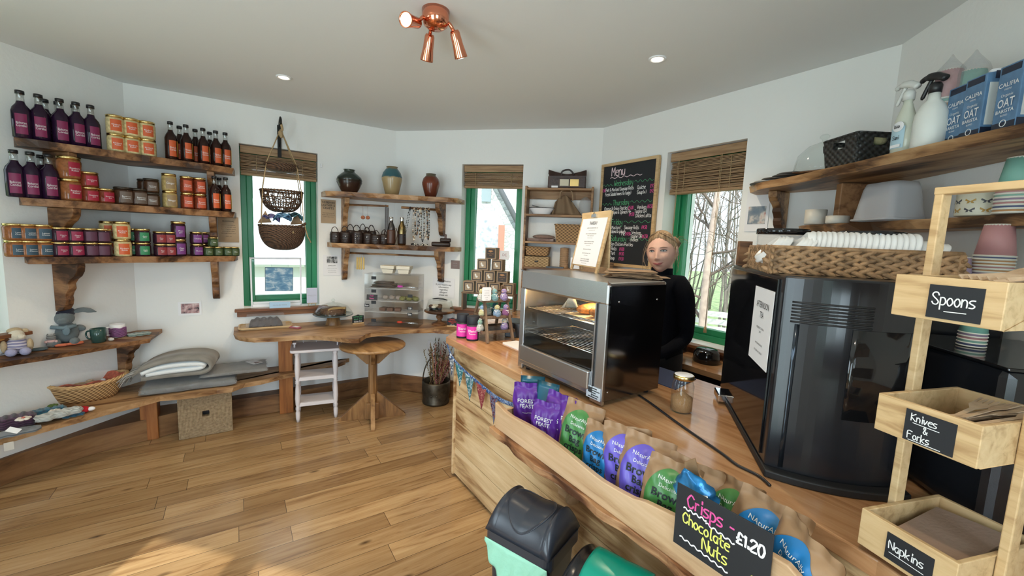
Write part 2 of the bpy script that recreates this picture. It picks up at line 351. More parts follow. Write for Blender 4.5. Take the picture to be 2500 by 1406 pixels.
def floor_mat():
    m, n, l, b = new_mat('oak_planks'); v = coords(n, l, (1, 1, 1), math.radians(33.6))
    sp = n.new('ShaderNodeSeparateXYZ'); l.new(v, sp.inputs[0]); rw = node(n, 'ShaderNodeMath', operation='DIVIDE'); l.new(sp.outputs[1], rw.inputs[0]); rw.inputs[1].default_value = .129
    fl_ = node(n, 'ShaderNodeMath', operation='FLOOR'); l.new(rw.outputs[0], fl_.inputs[0]); wn = n.new('ShaderNodeTexWhiteNoise'); wn.noise_dimensions = '1D'; l.new(fl_.outputs[0], wn.inputs['W'])
    sx = node(n, 'ShaderNodeMath', operation='MULTIPLY_ADD'); l.new(wn.outputs['Value'], sx.inputs[0]); sx.inputs[1].default_value = 1.15; l.new(sp.outputs[0], sx.inputs[2])
    cb_ = n.new('ShaderNodeCombineXYZ'); l.new(sx.outputs[0], cb_.inputs[0]); l.new(sp.outputs[1], cb_.inputs[1])
    br = n.new('ShaderNodeTexBrick'); l.new(cb_.outputs[0], br.inputs[0]); br.offset = 0; br.offset_frequency = 2
    for k, x in (('Scale', 1), ('Mortar Size', .0012), ('Mortar Smooth', .1), ('Bias', 0), ('Brick Width', 1.15), ('Row Height', .129)): br.inputs[k].default_value = x
    br.inputs['Color1'].default_value = (0, 0, 0, 1); br.inputs['Color2'].default_value = (1, 1, 1, 1); br.inputs['Mortar'].default_value = (.5, .5, .5, 1)
    mp = n.new('ShaderNodeMapping'); mp.inputs['Scale'].default_value = (2.0, 26, 1); l.new(v, mp.inputs[0])
    ad = node(n, 'ShaderNodeVectorMath', operation='MULTIPLY_ADD'); l.new(br.outputs[0], ad.inputs[0]); ad.inputs[1].default_value = (37, 53, 0); l.new(mp.outputs[0], ad.inputs[2])
    g = noise(n, l, ad.outputs[0], 1.2, 7, .62, .8)
    c1 = ramp(n, l, g, [(.27, (.17, .085, .034)), (.45, (.36, .22, .105)), (.72, (.47, .315, .165))])
    c2 = ramp(n, l, br.outputs[0], [(.0, (.68, .63, .57)), (.5, (.92, .90, .86)), (1, (1.15, 1.15, 1.12))])
    mx = node(n, 'ShaderNodeMix', data_type='RGBA', blend_type='MULTIPLY'); mx.inputs[0].default_value = 1; l.new(c1, mx.inputs[6]); l.new(c2, mx.inputs[7])
    # knots
    mk = n.new('ShaderNodeMapping'); mk.inputs['Scale'].default_value = (2.2, 5.5, 1); l.new(v, mk.inputs[0])
    vo = n.new('ShaderNodeTexVoronoi'); vo.inputs['Scale'].default_value = 1; l.new(mk.outputs[0], vo.inputs[0])
    kn = ramp(n, l, vo.outputs['Distance'], [(.02, (.12, .09, .07)), (.09, (1, 1, 1))])
    m2 = node(n, 'ShaderNodeMix', data_type='RGBA', blend_type='MULTIPLY'); m2.inputs[0].default_value = .85; l.new(mx.outputs[2], m2.inputs[6]); l.new(kn, m2.inputs[7])
    m3 = node(n, 'ShaderNodeMix', data_type='RGBA'); l.new(br.outputs['Fac'], m3.inputs[0]); l.new(m2.outputs[2], m3.inputs[6]); m3.inputs[7].default_value = (.05, .028, .014, 1)
    l.new(m3.outputs[2], b.inputs['Base Color']); b.inputs['Roughness'].default_value = .2; b.inputs['Specular IOR Level'].default_value = .55
    bump(n, l, g, b, .08, .002); return m
m_floor = floor_mat()

# ------------------------------------------------------------------ room shell
OUT = 1.16
VO = [Vector(((v.x-OC.x)*OUT+OC.x, (v.y-OC.y)*OUT+OC.y)) for v in V]
mb = MB(); mb.prism([(v.x, v.y) for v in VO][::-1], -.12, 0); struct('floor', mb, m_floor, 'oak plank floor')
mb = MB(); mb.prism([(v.x, v.y) for v in VO][::-1], H, H+.15); struct('ceiling', mb, m_ceil, 'flat pale grey ceiling')
NAMES = {'L': 'wall_left', 'A': 'wall_back_left', 'B': 'wall_back', 'C': 'wall_back_right', 'D': 'wall_right', 'E': 'wall_front_right', 'G': 'wall_front', 'H': 'wall_front_left'}
WU0, WU1, WZ0, WZ1, RV = .672, 1.246, .895, 2.226, .13
OPEN = {'L': (WU0, WU1, WZ0, WZ1), 'A': (WU0, WU1, WZ0, WZ1), 'B': (WU0, WU1, WZ0, WZ1), 'C': (WU0, WU1, WZ0, WZ1), 'D': None, 'E': (.5, 1.4, .9, 2.2), 'G': (.35, 1.58, 0, 2.12), 'H': (.5, 1.4, .6, 2.2)}
for k, nm in NAMES.items():
    i = WI[k]; a, d, n = wf(k); va, vb = V[i], V[(i+1) % 8]; oa, ob = VO[i], VO[(i+1) % 8]; dep = (oa-va).dot(-n)
    def pt(u, off): p = a+d*u-n*off; return (p.x, p.y)
    mb = MB(); op = OPEN[k]
    def quad(p, z0, z1): mb.prism(p, z0, z1)
    if op:
        u0, u1, z0, z1 = op
        quad([(va.x, va.y), (oa.x, oa.y), pt(u0, dep), pt(u0, 0)], 0, H)
        quad([pt(u1, 0), pt(u1, dep), (ob.x, ob.y), (vb.x, vb.y)], 0, H)
        quad([pt(u0, 0), pt(u0, dep), pt(u1, dep), pt(u1, 0)], z1, H)
        if z0 > 0: quad([pt(u0, 0), pt(u0, dep), pt(u1, dep), pt(u1, 0)], 0, z0)
    else: quad([(va.x, va.y), (oa.x, oa.y), (ob.x, ob.y), (vb.x, vb.y)], 0, H)
    struct(nm, mb, m_wall, 'white plastered ' + nm.replace('_', ' '))
# curved skirting with a filled top, following the rounded corner on the left
def L2(k, u, o): p = W(k, u, o, 0); return (p.x, p.y)
fr = [L2('L', .2, .022), L2('L', 1.1, .022), L2('L', 1.33, .05), L2('L', 1.55, .10), (-2.609, 2.843), (-2.45, 3.04), L2('A', .58, .11), L2('A', .9, .12), L2('A', 1.25, .10), L2('A', 1.6, .06), L2('A', 1.85, .03), L2('B', .06, .03), L2('B', .4, .028), L2('B', 1.9, .022)]
fr = [tuple(p)[:2] for p in smooth([(x, y, 0) for x, y in fr], 5)]
bk = [L2('B', 1.9, -.01), L2('B', 0, -.01), L2('A', 0, -.01), L2('L', .2, -.01)]
mb = MB(); mb.prism(fr+bk, 0, .16); struct('baseboard_left', mb, m_skirt, 'dark stained skirting board curving round the left corner', bevel=.004)
for k, nm in (('C', 'baseboard_back_right'), ('D', 'baseboard_right')):
    mb = MB(); mb.prism([L2(k, 0, .02), L2(k, WL, .02), L2(k, WL, -.01), L2(k, 0, -.01)], 0, .16); struct(nm, mb, m_skirt)

# windows: green timber frame and sash, pane, sill board with apron
def window(k, no, sill=True):
    u0, u1, z0, z1 = WU0, WU1, WZ0, WZ1; T = Matrix.Translation(W(k, 0, 0, 0)) @ Rz(wrot(k))
    e = bpy.data.objects.new('window_%d' % no, None); COL.objects.link(e); e.matrix_world = T; e['kind'] = 'structure'; e['label'] = 'narrow green framed window %s' % {'L': 'at the far left edge', 'A': 'behind the hanging baskets', 'B': 'behind the stacked boxes', 'C': 'beside the menu board'}[k]; e['category'] = 'window'
    def ring(x0, x1, a, b, wd, y0, y1):
        mb = MB()
        for c, s in (((x0+wd/2, (y0+y1)/2, (a+b)/2), (wd, y1-y0, b-a)), ((x1-wd/2, (y0+y1)/2, (a+b)/2), (wd, y1-y0, b-a)), (((x0+x1)/2, (y0+y1)/2, a+wd/2), (x1-x0-2*wd, y1-y0, wd)), (((x0+x1)/2, (y0+y1)/2, b-wd/2), (x1-x0-2*wd, y1-y0, wd))): mb.box(c, s)
        return mb
    part('window_frame', ring(u0, u1, z0, z1, .042, RV, RV+.07), m_green, e, bevel=.004)
    part('window_sash', ring(u0+.04, u1-.04, z0+.04, z1-.04, .045, RV+.02, RV+.075), m_green, e, bevel=.006)
    mb = MB(); mb.box(((u0+u1)/2, RV+.05, (z0+z1)/2), (u1-u0-.17, .006, z1-z0-.17)); part('pane', mb, m_pane, e)
    if sill:
        mb = MB(); mb.box(((u0+u1)/2, .035, z0-.012), (u1-u0+.13, .20, .022)); s = part('window_sill', mb, m_sill, e, bevel=.004)
        mb = MB(); mb.box(((u0+u1)/2, -.012, z0-.046), (u1-u0+.10, .022, .045)); part('sill_apron', mb, m_sill, e, bevel=.003)
    return e
for i, k in enumerate('LABC'): window(k, i+1)
# wooden slat blinds drawn up, each hangs in its reveal
def blind(k, z1, lab):
    t = thing('wooden_blind', lab, 'blind', W(k, (WU0+WU1)/2, -.075, 0), wrot(k), 'wooden slat blinds drawn up')
    wd = WU1-WU0-.012
    mb = MB(); mb.box((0, -.035, WZ1-.035), (wd, .012, .06)); mb.box((0, 0, WZ1-.02), (wd, .05, .035)); part('valance', mb, m_blind, t, bevel=.002)
    mb = MB(); zz = WZ1-.072; n = int((zz-z1-.02)/.0075)
    for i in range(n):
        z = zz-(zz-z1-.02)*i/(n-1); ti = random.uniform(-.10, .10); mb.box((random.uniform(-.003, .003), random.uniform(-.005, .005), 0), (wd, .046, .0042), T=Tr(0, 0, z) @ Rx(ti))
    part('slats', mb, m_blind, t)
    mb = MB(); mb.box((0, -.004, z1+.008), (wd, .05, .018)); part('bottom_rail', mb, m_blind, t, bevel=.003)
    mb = MB()
    for x in (-.17, .17): mb.tube([(x, -.027, zz), (x, -.027, z1)], .0025, 5)
    part('ladder_cord', mb, m_rope, t)
    return t
blind('A', 1.99, 'brown slatted blind drawn up in the window behind the hanging baskets')
blind('B', 2.02, 'brown slatted blind drawn up in the window behind the stacked boxes')
b3 = blind('C', 1.93, 'brown slatted blind drawn up in the window beside the menu board')
for x, zb in ((-.20, 1.52), (.12, .98)):
    mb = MB(); mb.tube([(x-.004, -.06, 2.16), (x-.002, -.06, zb+.04)], .0016, 5); mb.tube([(x+.006, -.06, 2.16), (x+.002, -.06, zb+.04)], .0016, 5); cdp = part('pull_cord', mb, m_rope, b3)
    mb = MB(); mb.lathe([(.003, .045), (.008, .035), (.011, 0), (0, 0)][::-1], (x, -.06, zb), 10); part('cord_acorn', mb, m_bamboo, cdp)

# ------------------------------------------------------------------ daylight through the glazing behind the viewer and the front windows
for k, e, sz in (('G', 46, (1.15, 2.0)), ('H', 22, (.86, 1.5)), ('E', 26, (.86, 1.2))):
    u0, u1, z0, z1 = OPEN[k]; p = W(k, (u0+u1)/2, -.42, (z0+z1)/2); q = W(k, (u0+u1)/2, 1, (z0+z1)/2)
    o = light('daylight', 'AREA', p, e, (.78, .89, 1.0), sz[0], aim=q); o.data.shape = 'RECTANGLE'; o.data.size_y = sz[1]
for k in 'LABC':
    p = W(k, (WU0+WU1)/2, -.30, 1.5); q = W(k, (WU0+WU1)/2, 1, 1.5)
    o = light('portal', 'AREA', p, 1, (1, 1, 1), .6, aim=q); o.data.shape = 'RECTANGLE'; o.data.size_y = 1.4; o.data.cycles.is_portal = True
# glazed entrance door and side windows behind the viewer
for k, no in (('G', 1), ('H', 5), ('E', 6)):
    u0, u1, z0, z1 = OPEN[k]; T = Matrix.Translation(W(k, 0, 0, 0)) @ Rz(wrot(k)); nm = 'door_1' if k == 'G' else 'window_%d' % no
    mb = MB(); c = (u0+u1)/2
    for x in ((u0+.04, c-.03, c+.03, u1-.04) if k == 'G' else (u0+.03, c, u1-.03)): mb.box((x, .15, (z0+z1)/2), (.06, .06, z1-z0))
    for z in (z0+.04, z1-.04): mb.box((c, .15, z), (u1-u0, .06, .08))
    o = struct(nm, mb, m_green, 'green framed glazed door behind the viewer' if k == 'G' else 'green framed side window behind the viewer'); o.matrix_world = T
    mb = MB(); mb.box((c, .16, (z0+z1)/2), (u1-u0-.04, .006, z1-z0-.04)); part('pane', mb, m_pane, o)

for k, nm in (('H', 'sun_shield_left'), ('E', 'sun_shield_right')):  # unseen slabs added to keep direct sun out of the side windows
    T = Matrix.Translation(W(k, 0, 0, 0)) @ Rz(wrot(k)); mb = MB(); mb.box((WL/2, 1.60, 2.42), (WL+1.6, 2.5, .08)); o = struct('trim_'+('1' if k == 'H' else '2'), mb, MT['shield_grey'] if 'shield_grey' in MT else mat('shield_grey', (.2, .2, .2), .8), 'unseen sun shield added outside the side window behind the viewer'); o.matrix_world = T
# ------------------------------------------------------------------ ceiling lamps
lampw = (1.0, .80, .55)
def downlight(x, y, lab, e=20):
    t = thing('recessed_downlight', lab, 'ceiling light', (x, y, H), 0, 'recessed ceiling downlights')
    mb = MB(); mb.lathe([(.030, -.001), (.032, -.006), (.042, -.007), (.045, -.004), (.045, 0)], seg=28); part('rim', mb, m_white, t)
    mb = MB(); mb.lathe([(0, -.003), (.029, -.002), (.030, -.001)], seg=20); part('bulb', mb, mat('lamp_glow', (1, .9, .75), .5, emit=(1, .86, .62), es=14), t)
    l = light('downlight_beam', 'SPOT', (0, 0, -.02), e, lampw, .03, spot_size=2.2, spot_blend=.8); l.parent = t
p = at_z(693, 188, H); downlight(p.x, p.y, 'small recessed downlight in the ceiling above the hanging baskets')
p = at_z(1605, 143, H); downlight(p.x, p.y, 'small recessed downlight in the ceiling above the menu board', 24)
for i, (x, y) in enumerate(((-2.3, .9), (.3, .5), (-1.2, -.2))): downlight(x, y, ('recessed downlight in the left part of the ceiling behind the viewer', 'recessed downlight in the ceiling above the viewer', 'recessed downlight in the ceiling near the entrance')[i])
p = at_z(1064, 26, H)
t = thing('spotlight_fixture', 'copper ceiling light with three swivel spot heads', 'ceiling light', (p.x, p.y, H))
mb = MB(); mb.lathe([(0, -.075), (.035, -.073), (.052, -.06), (.058, -.035), (.06, 0)], seg=32); part('mount', mb, m_copper, t)
glow = MT['lamp_glow']
for i, (bx, by, tgt) in enumerate(((-.052, -.03, (-.35, -1.2, -.42)), (-.03, .05, (-.25, .5, -1.0)), (.06, .02, (.3, .55, -1.05)))):
    a = Vector((bx, by, -.045)); d = Vector(tgt).normalized(); c = a+Vector((bx*.35, by*.5, -.03)); q = d.to_track_quat('Z', 'Y').to_matrix().to_4x4()
    mb = MB(); mb.tube([a*.7, a, c], .008, 10); mb.lathe([(0, -.012), (.018, -.010), (.022, 0), (.024, .05), (.030, .095), (.030, .100), (.026, .100), (.024, .09)], seg=22, T=Matrix.Translation(c) @ q)
    h = part('spot_head', mb, m_copper, t)
    mb = MB(); mb.lathe([(0, .103), (.018, .101), (.025, .092)][::-1], seg=20, T=Matrix.Translation(c) @ q); part('bulb', mb, glow, h)
    l = light('spot_beam', 'SPOT', c+d*.115, 30, lampw, .02, spot_size=1.9, spot_blend=.9); l.rotation_euler = d.to_track_quat('-Z', 'Y').to_euler(); l.parent = t

# ------------------------------------------------------------------ outside
def stone_mat(nm, c1, c2, sc=3.0):
    m, n, l, b = new_mat(nm); v = coords(n, l, (1, 1, 1.9))
    vo = n.new('ShaderNodeTexVoronoi'); vo.inputs['Scale'].default_value = sc; l.new(v, vo.inputs[0])
    x = n.new('ShaderNodeTexVoronoi'); x.feature = 'DISTANCE_TO_EDGE'; x.inputs['Scale'].default_value = sc; l.new(v, x.inputs[0])
    c = ramp(n, l, vo.outputs['Color'], [(.2, c1), (.8, c2)]); e = ramp(n, l, x.outputs[0], [(.01, (.62, .62, .62)), (.07, (1, 1, 1))])
    mx = node(n, 'ShaderNodeMix', data_type='RGBA', blend_type='MULTIPLY'); mx.inputs[0].default_value = 1; l.new(c, mx.inputs[6]); l.new(e, mx.inputs[7])
    l.new(mx.outputs[2], b.inputs['Base Color']); b.inputs['Roughness'].default_value = .9; bump(n, l, x.outputs[0], b, .5, .05); return m
m_stone = stone_mat('church_stone', (.46, .50, .52), (.66, .69, .69), 6.5); m_stone2 = stone_mat('pale_stone', (.55, .56, .55), (.78, .78, .75), 5)
m_grass = mat('grass', (.26, .34, .16), .95, var=.35, vs=6, bmp=.8, bs=30)
def grass_mat():
    return m_grass
mb = MB()
def gz(x, y): return -.35+.05*math.sin(x*.7)+.04*math.sin(y*.9)
mb.grid(lambda u, v: (-30+60*u, -20+55*v, gz(-30+60*u, -20+55*v)), 40, 40); struct('ground', mb, m_grass, 'grass outside the windows')
mb = MB(); mb.grid(lambda u, v: (-7+12*u, 5.0+1.3*v, gz(-7+12*u, 5.0+1.3*v)+.03), 24, 2); struct('ground_path', mb, mat('gravel', (.62, .60, .56), .95, bmp=.6, bs=90), 'pale gravel path outside')
# church gable with arched door and pointed lancet
t = thing('stone_church', 'pale stone gable with arched doorway and lancet seen through the middle window', 'building', (0, 9, -.45))
mb = MB(); mb.prism([(-3.2, 0), (.42, 0), (.42, 1.70), (-1.55, 5.05), (-3.2, 5.05)], 0, -.5, T=UP); part('wall', mb, m_stone, t)
mb = MB(); mb.tube([(.62, -.16, 1.42), (-1.6, -.16, 5.2)], .075, 4); part('barge_board', mb, mat('grey_slate', (.12, .13, .15), .7), t)
def arch(w, h, n=10, pointed=False):
    if pointed: return [(-w/2, 0), (w/2, 0), (w/2, h-.35*w), (w*.3, h-.1*w), (0, h), (-w*.3, h-.1*w), (-w/2, h-.35*w)]
    return [(-w/2, 0), (w/2, 0)]+[(w/2*math.cos(PI*i/n), h-w/2+w/2*math.sin(PI*i/n)) for i in range(n+1)]
mb = MB(); mb.prism([(x-.63, z+.3) for x, z in arch(.86, 2.30)], .02, .10, T=UP); mb2 = MB(); mb2.prism([(x-.63, z+.3) for x, z in arch(.62, 2.1)], .09, .12, T=UP)
ar = part('door_surround', mb, mat('dressed_stone', (.72, .68, .62), .85), t); part('door_leaf', mb2, mat('blue_grey_door', (.42, .48, .56), .7, var=.4, vs=14), ar)
mb = MB(); mb.box((-.27, -.14, 1.3), (.13, .06, 2.0)); part('doorpost', mb, mat('red_sandstone', (.55, .20, .15), .8), t)
mb = MB(); mb.prism([(x-.62, z+2.78) for x, z in arch(.20, .52, pointed=True)], .02, .05, T=UP); part('lancet', mb, mat('lancet_glass', (.25, .32, .36), .4), t)
t = thing('stone_outbuilding', 'low stone building with small arch right of the church gable', 'building', (1.1, 12, -.45))
mb = MB(); mb.prism([(-1.6, 0), (1.6, 0), (1.6, 2.5), (-1.6, 3.1)], 0, -1.5, T=UP); part('wall', mb, m_stone2, t)
mb = MB(); mb.prism([(x-.85, z) for x, z in arch(.42, 2.0)], .0, .06, T=UP); part('doorway', mb, mat('dark_opening', (.20, .18, .17), .9), t)
# slate roofed cottage
t = thing('slate_cottage', 'low white cottage with slate roof seen through the window behind the baskets', 'building', (-5.0, 8.4, -.45), math.radians(25))
mb = MB(); mb.box((0, 1.6, .8), (5, 3.2, 1.6)); part('wall', mb, mat('limewash', (.80, .81, .80), .9, bmp=.5, bs=8), t)
m, n, l, b = new_mat('roof_slates'); v = coords(n, l, (1, 1, 1), 0, 'UV'); v = coords(n, l, (1, 1, 1)); br = n.new('ShaderNodeTexBrick'); br.inputs['Scale'].default_value = 4.5; br.inputs['Mortar Size'].default_value = .02
br.inputs['Color1'].default_value = (.40, .44, .46, 1); br.inputs['Color2'].default_value = (.58, .62, .63, 1); br.inputs['Mortar'].default_value = (.34, .37, .40, 1); br.inputs['Row Height'].default_value = .6; br.inputs['Brick Width'].default_value = 1.3; l.new(v, br.inputs[0]); l.new(br.outputs[0], b.inputs['Base Color']); b.inputs['Roughness'].default_value = .7; m_slates = m
mb = MB(); T = Rx(math.radians(42)); mb.box((0, 1.25, .03), (5.4, 3.0, .06)); r = part('roof', mb, m_slates, t); r.location = (0, -.1, 1.45); r.rotation_euler = (math.radians(42), 0, 0)
# bare trees beyond the window beside the menu board
m_bark = mat('birch_bark', (.42, .33, .29), .9, var=.3, vs=8); m_twig = mat('twigs', (.13, .10, .085), .9); m_far = mat('far_twigs', (.17, .15, .135), .9)
def tree(loc, h, lean, lab, seed, mt, nb=9, depth=3, r=.06):
    rnd = random.Random(seed); mbt = MB(); mbb = MB()
    pts = [Vector((lean[0]*s*s*h+.05*math.sin(6*s+seed), lean[1]*s*s*h+.05*math.cos(5*s+seed), s*h)) for s in [i/8 for i in range(9)]]
    mbt.tube(pts, [r*(1-.75*i/8) for i in range(9)], 8)
    def br(p, d, L, rr, k):
        P = [p]; dd = d.copy()
        for i in range(5): dd = (dd+Vector((rnd.uniform(-.4, .4), rnd.uniform(-.4, .4), rnd.uniform(-.25, .35)))).normalized(); P.append(P[-1]+dd*L/5)
        mbb.tube(P, [rr*(1-.8*i/5) for i in range(6)], 4)
        if k > 0:
            for i in range(4): q = P[1+i]; br(q, (dd+Vector((rnd.uniform(-1, 1), rnd.uniform(-1, 1), rnd.uniform(-.4, .8)))).normalized(), L*.55, rr*.55, k-1)
    for i in range(nb):
        s = .22+.75*i/nb; p = pts[0].lerp(pts[-1], s); j = min(7, int(s*8)); p = pts[j].lerp(pts[j+1], s*8-j); a = rnd.uniform(0, 2*PI)
        br(p, Vector((math.cos(a), math.sin(a), rnd.uniform(.0, .7))).normalized(), h*.34*(1.1-s*.6), r*.34, depth-1)
    t = thing('bare_tree', lab, 'tree', loc, 0, 'bare trees outside the right window'); part('trunk', mbt, mt, t); part('branches', mbb, m_twig if mt is m_bark else m_far, t)
tree((2.50, 5.3, -.4), 4.6, (.02, .02), 'pale birch trunk nearest the window beside the menu board', 3, m_bark, 12, 3, .065)
tree((3.05, 5.6, -.4), 4.8, (.10, 0), 'pale leaning birch just right of the nearest birch outside', 5, m_bark, 11, 3, .06)
for i, (x, y) in enumerate(((2.9, 7.3), (3.9, 7.6), (3.3, 8.8), (4.6, 9.0), (4.2, 10.5), (5.3, 10.2), (5.6, 12))):
    tree((x, y, -.4), 5.2, (.03*(-1)**i, 0), ['thin grey tree behind the two birches', 'thin grey tree right of the birches', 'grey tree in the second row outside', 'bushy grey tree in the second row outside', 'far grey tree in the wood', 'far bushy tree in the wood', 'farthest grey tree in the wood'][i], 20+i, m_far, 12, 3, .03)
mb = MB()
for i in range(60):
    x, y = random.uniform(3.6, 9.5), random.uniform(11.5, 14); mb.tube([(x, y, -.4), (x+random.uniform(-.6, .6), y, 2.5), (x+random.uniform(-1.2, 1.2), y, 5.5)], [.025, .015, .006], 4)
tag(part('distant_thicket', mb, m_far, None), 'distant thicket of thin grey stems behind the trees', 'thicket', kind='stuff')
t = thing('garden_bench', 'pale slatted bench on the grass outside the right window', 'bench', (3.35, 6.6, -.38), -.5)
mb = MB()
for i in range(4): mb.box((0, .12*i, .42), (1.1, .09, .03)); 
for i in range(3): mb.box((0, .44, .56+.13*i), (1.1, .03, .09))
part('seat', mb, mat('bench_grey', (.6, .6, .57), .8), t)
for x in (-.5, .5):
    for y in (0, .4): mb = MB(); mb.box((x, y, .21), (.06, .06, .42)); part('leg', mb, MT['bench_grey'], t)
# ================================================================== left wall: live-edge shelves with bottles and jars
def bracket(mb, d, h, th, T):
    """curvy corbel: profile in local (-y out, z down from 0)"""
    out = [(0, 0), (d, 0), (d*1.0, -.06*h), (d*.97, -.16*h), (d*.86, -.26*h), (d*.70, -.33*h), (d*.58, -.42*h), (d*.60, -.52*h), (d*.50, -.60*h), (d*.44, -.68*h), (d*.46, -.76*h), (d*.42, -.86*h), (d*.30, -.96*h), (d*.10, -1.0*h), (0, -1.0*h)]
    P = [(p[0], p[1]) for p in out]
    R = Matrix(((0, 0, 1, 0), (-1, 0, 0, 0), (0, 1, 0, 0), (0, 0, 0, 1)))   # (a,b,c) -> x=c, y=-a, z=b
    mb.prism(P, -th/2, th/2, T=T @ R)
def live_edge(p, q, n=26, amp=.008, seed=1, bow=0):
    rnd = random.Random(seed); p = Vector(p[:2]); q = Vector(q[:2]); d = (q-p); nn = Vector((d.y, -d.x)).normalized(); out = []
    ph = [rnd.uniform(0, 6) for _ in range(3)]
    for i in range(n+1):
        s = i/n; a = amp*(math.sin(5*s*2+ph[0])+.6*math.sin(13*s*2+ph[1])+.3*math.sin(31*s+ph[2]))+bow*math.sin(PI*s)
        e = min(s, 1-s)*n
        if e < 2: a -= (.028 if e < .5 else .010 if e < 1.5 else 0)
        out.append(tuple(p+d*s+nn*a))
    return out
def slab(front, back, z1, th):
    """front edge slopes under like a waney edge"""
    mb = MB(); top = front+back; n = len(front); c = Vector((sum(p[0] for p in back)/len(back), sum(p[1] for p in back)/len(back)))
    low = []
    for i, p in enumerate(front):
        v = (c-Vector(p)).normalized(); k = .012+.008*math.sin(i*1.7); low.append((p[0]+v.x*k, p[1]+v.y*k))
    low += back; N = len(top); vs = [(p[0], p[1], z1) for p in top]+[(p[0], p[1], z1-th) for p in low]
    mb.add(vs, [tuple(range(N)), tuple(range(2*N-1, N-1, -1))]+[(i, N+i, N+(i+1) % N, (i+1) % N) for i in range(N)])
    a = Vector(front[0]); b = Vector(front[-1]); mb2 = mb
    return mb
SQ, SP = W('L', 1.268, .135, 0), W('A', .645, .19, 0)
sdir = (SP-SQ).normalized(); snrm = Vector((sdir.y, -sdir.x, 0)); SR = math.atan2(sdir.y, sdir.x)
SHZ = [2.005, 1.675, 1.338]; SL = (SP-SQ).length
def S3(u, back, z): p = SQ+sdir*u-snrm*back; return Vector((p.x, p.y, z))
def on_shelf(px, py, back, i):
    a = SQ-snrm*back; p = at_pl(px, py, a, a+sdir); return Vector((p.x, p.y, SHZ[i]))
shelf_labels = ['top live-edge shelf on the left wall, under the tall bottles', 'middle live-edge shelf of the three left shelves, with brown and red jars', 'lowest live-edge shelf of the three left shelves, white ends and four rows of small jars']
for i, z in enumerate(SHZ):
    t = thing('live_edge_shelf', shelf_labels[i], 'shelf', (0, 0, 0), 0, 'live-edge shelves on the left wall')
    fr = live_edge(SQ-sdir*.0, SP, seed=i+2, amp=.006)
    bk = [L2('A', .64, .004), L2('A', 0, .004), L2('L', 1.335, .004)]
    part('board', slab(fr, bk, z, .042), m_shelf, t)
    for k, u, d in (('L', 1.48, .21), ('A', .49, .19)):
        mb = MB(); bracket(mb, d, .285 if i < 2 else .31, .045, Matrix.Translation(W(k, u, .003, z-.043)) @ Rz(wrot(k))); part('bracket', mb, m_shelf, t, bevel=.004)
# --- bottles and jars
def bottle(nm, lab, body, labcol, text, h=.262, r=.040, group=None, extra=None):
    t = thing(nm, lab, 'bottle', (0, 0, 0), 0, group)
    mb = MB(); mb.lathe([(r*.82, 0), (r, .006), (r, h*.56), (r*.86, h*.64), (r*.5, h*.72), (r*.42, h*.76), (r*.40, h*.78)], seg=24); part('syrup', mb, body, t)
    mb = MB(); mb.lathe([(r*.41, h*.775), (r*.40, h*.80), (r*.37, h*.92), (r*.40, h*.925), (r*.40, h*.95)], seg=18); part('neck', mb, glass('neck_glass', (.86, .88, .88), .03, 1, .16), t)
    mb = MB(); mb.lathe([(r*.46, h*.925), (r*.46, h*.995), (r*.40, h), (0, h)], seg=20); part('cap', mb, m_black, t)
    lb = label_patch(r+.0008, h*.08, h*.50, 1.15, labcol, t, text)
    if extra: label_patch(r+.0008, h*.08, h*.50, .32, extra, t, None, a0=.95)
    return t
def label_patch(r, z0, z1, span, m, parent, text=None, a0=0, tcol=None):
    mb = MB(); mb.grid(lambda u, v: (r*math.sin(a0+(u-.5)*span), -r*math.cos(a0+(u-.5)*span), z0+(z1-z0)*v), 10, 1); o = part('label', mb, m, parent)
    if text:
        tm = MB(); k = (z1-z0)
        for s, y, hh in text: print_text(tm, s, 0, z0+k*y, k*hh, maxw=r*span*.86, lift=0)
        tm.v = [((r+.0007)*math.sin(x/r), -(r+.0007)*math.cos(x/r), y) for x, y, z in tm.v]
        part('lettering', tm, tcol or m_chalkw, o)
    return o
m_syrup = mat('dark_cordial', (.018, .006, .022), .08, spec=.35); m_syrup2 = mat('brown_cordial', (.022, .008, .006), .08, spec=.35)
m_mag = mat('magenta_label', (.20, .010, .07), .5); m_org = mat('orange_label', (.60, .10, .022), .5); m_yel = mat('yellow_label', (.72, .42, .06), .5)
CORD = [('Blackcurrant', .50, .12), ('Cordial', .36, .12)]
mags = bottle('cordial_bottle', 'tall dark bottle with a magenta label', m_syrup, m_mag, CORD, .262, .041, 'magenta labelled cordial bottles')
orgs = bottle('cordial_bottle', 'slim dark bottle with an orange label', m_syrup2, m_org, [('Rhubarb', .5, .11), ('Cordial', .36, .11)], .255, .035, 'orange labelled cordial bottles', m_yel)
used = set()
def place(proto, loc, rz, lab, group=None, scale=None):
    if proto.name not in used:
        used.add(proto.name); proto.location = loc; proto.rotation_euler = (0, 0, rz); proto['label'] = lab
        if group: proto['group'] = group
        if scale: proto.scale = (scale,)*3
        return proto
    return dup(proto, loc, rz, lab, group, scale=scale)
ORD = ['first', 'second', 'third', 'fourth', 'fifth', 'sixth', 'seventh', 'eighth', 'ninth', 'tenth', 'eleventh', 'twelfth', 'thirteenth', 'fourteenth', 'fifteenth', 'sixteenth', 'seventeenth', 'eighteenth', 'nineteenth']
for j, (x, y) in enumerate(((54, 300), (98, 300), (150, 315), (190, 330), (226, 345))):
    place(mags, on_shelf(x, y, .045+.004*j, 0), SR+.1*j-.15, 'tall dark bottle with magenta label, %s from left, front row, top left shelf' % ORD[j])
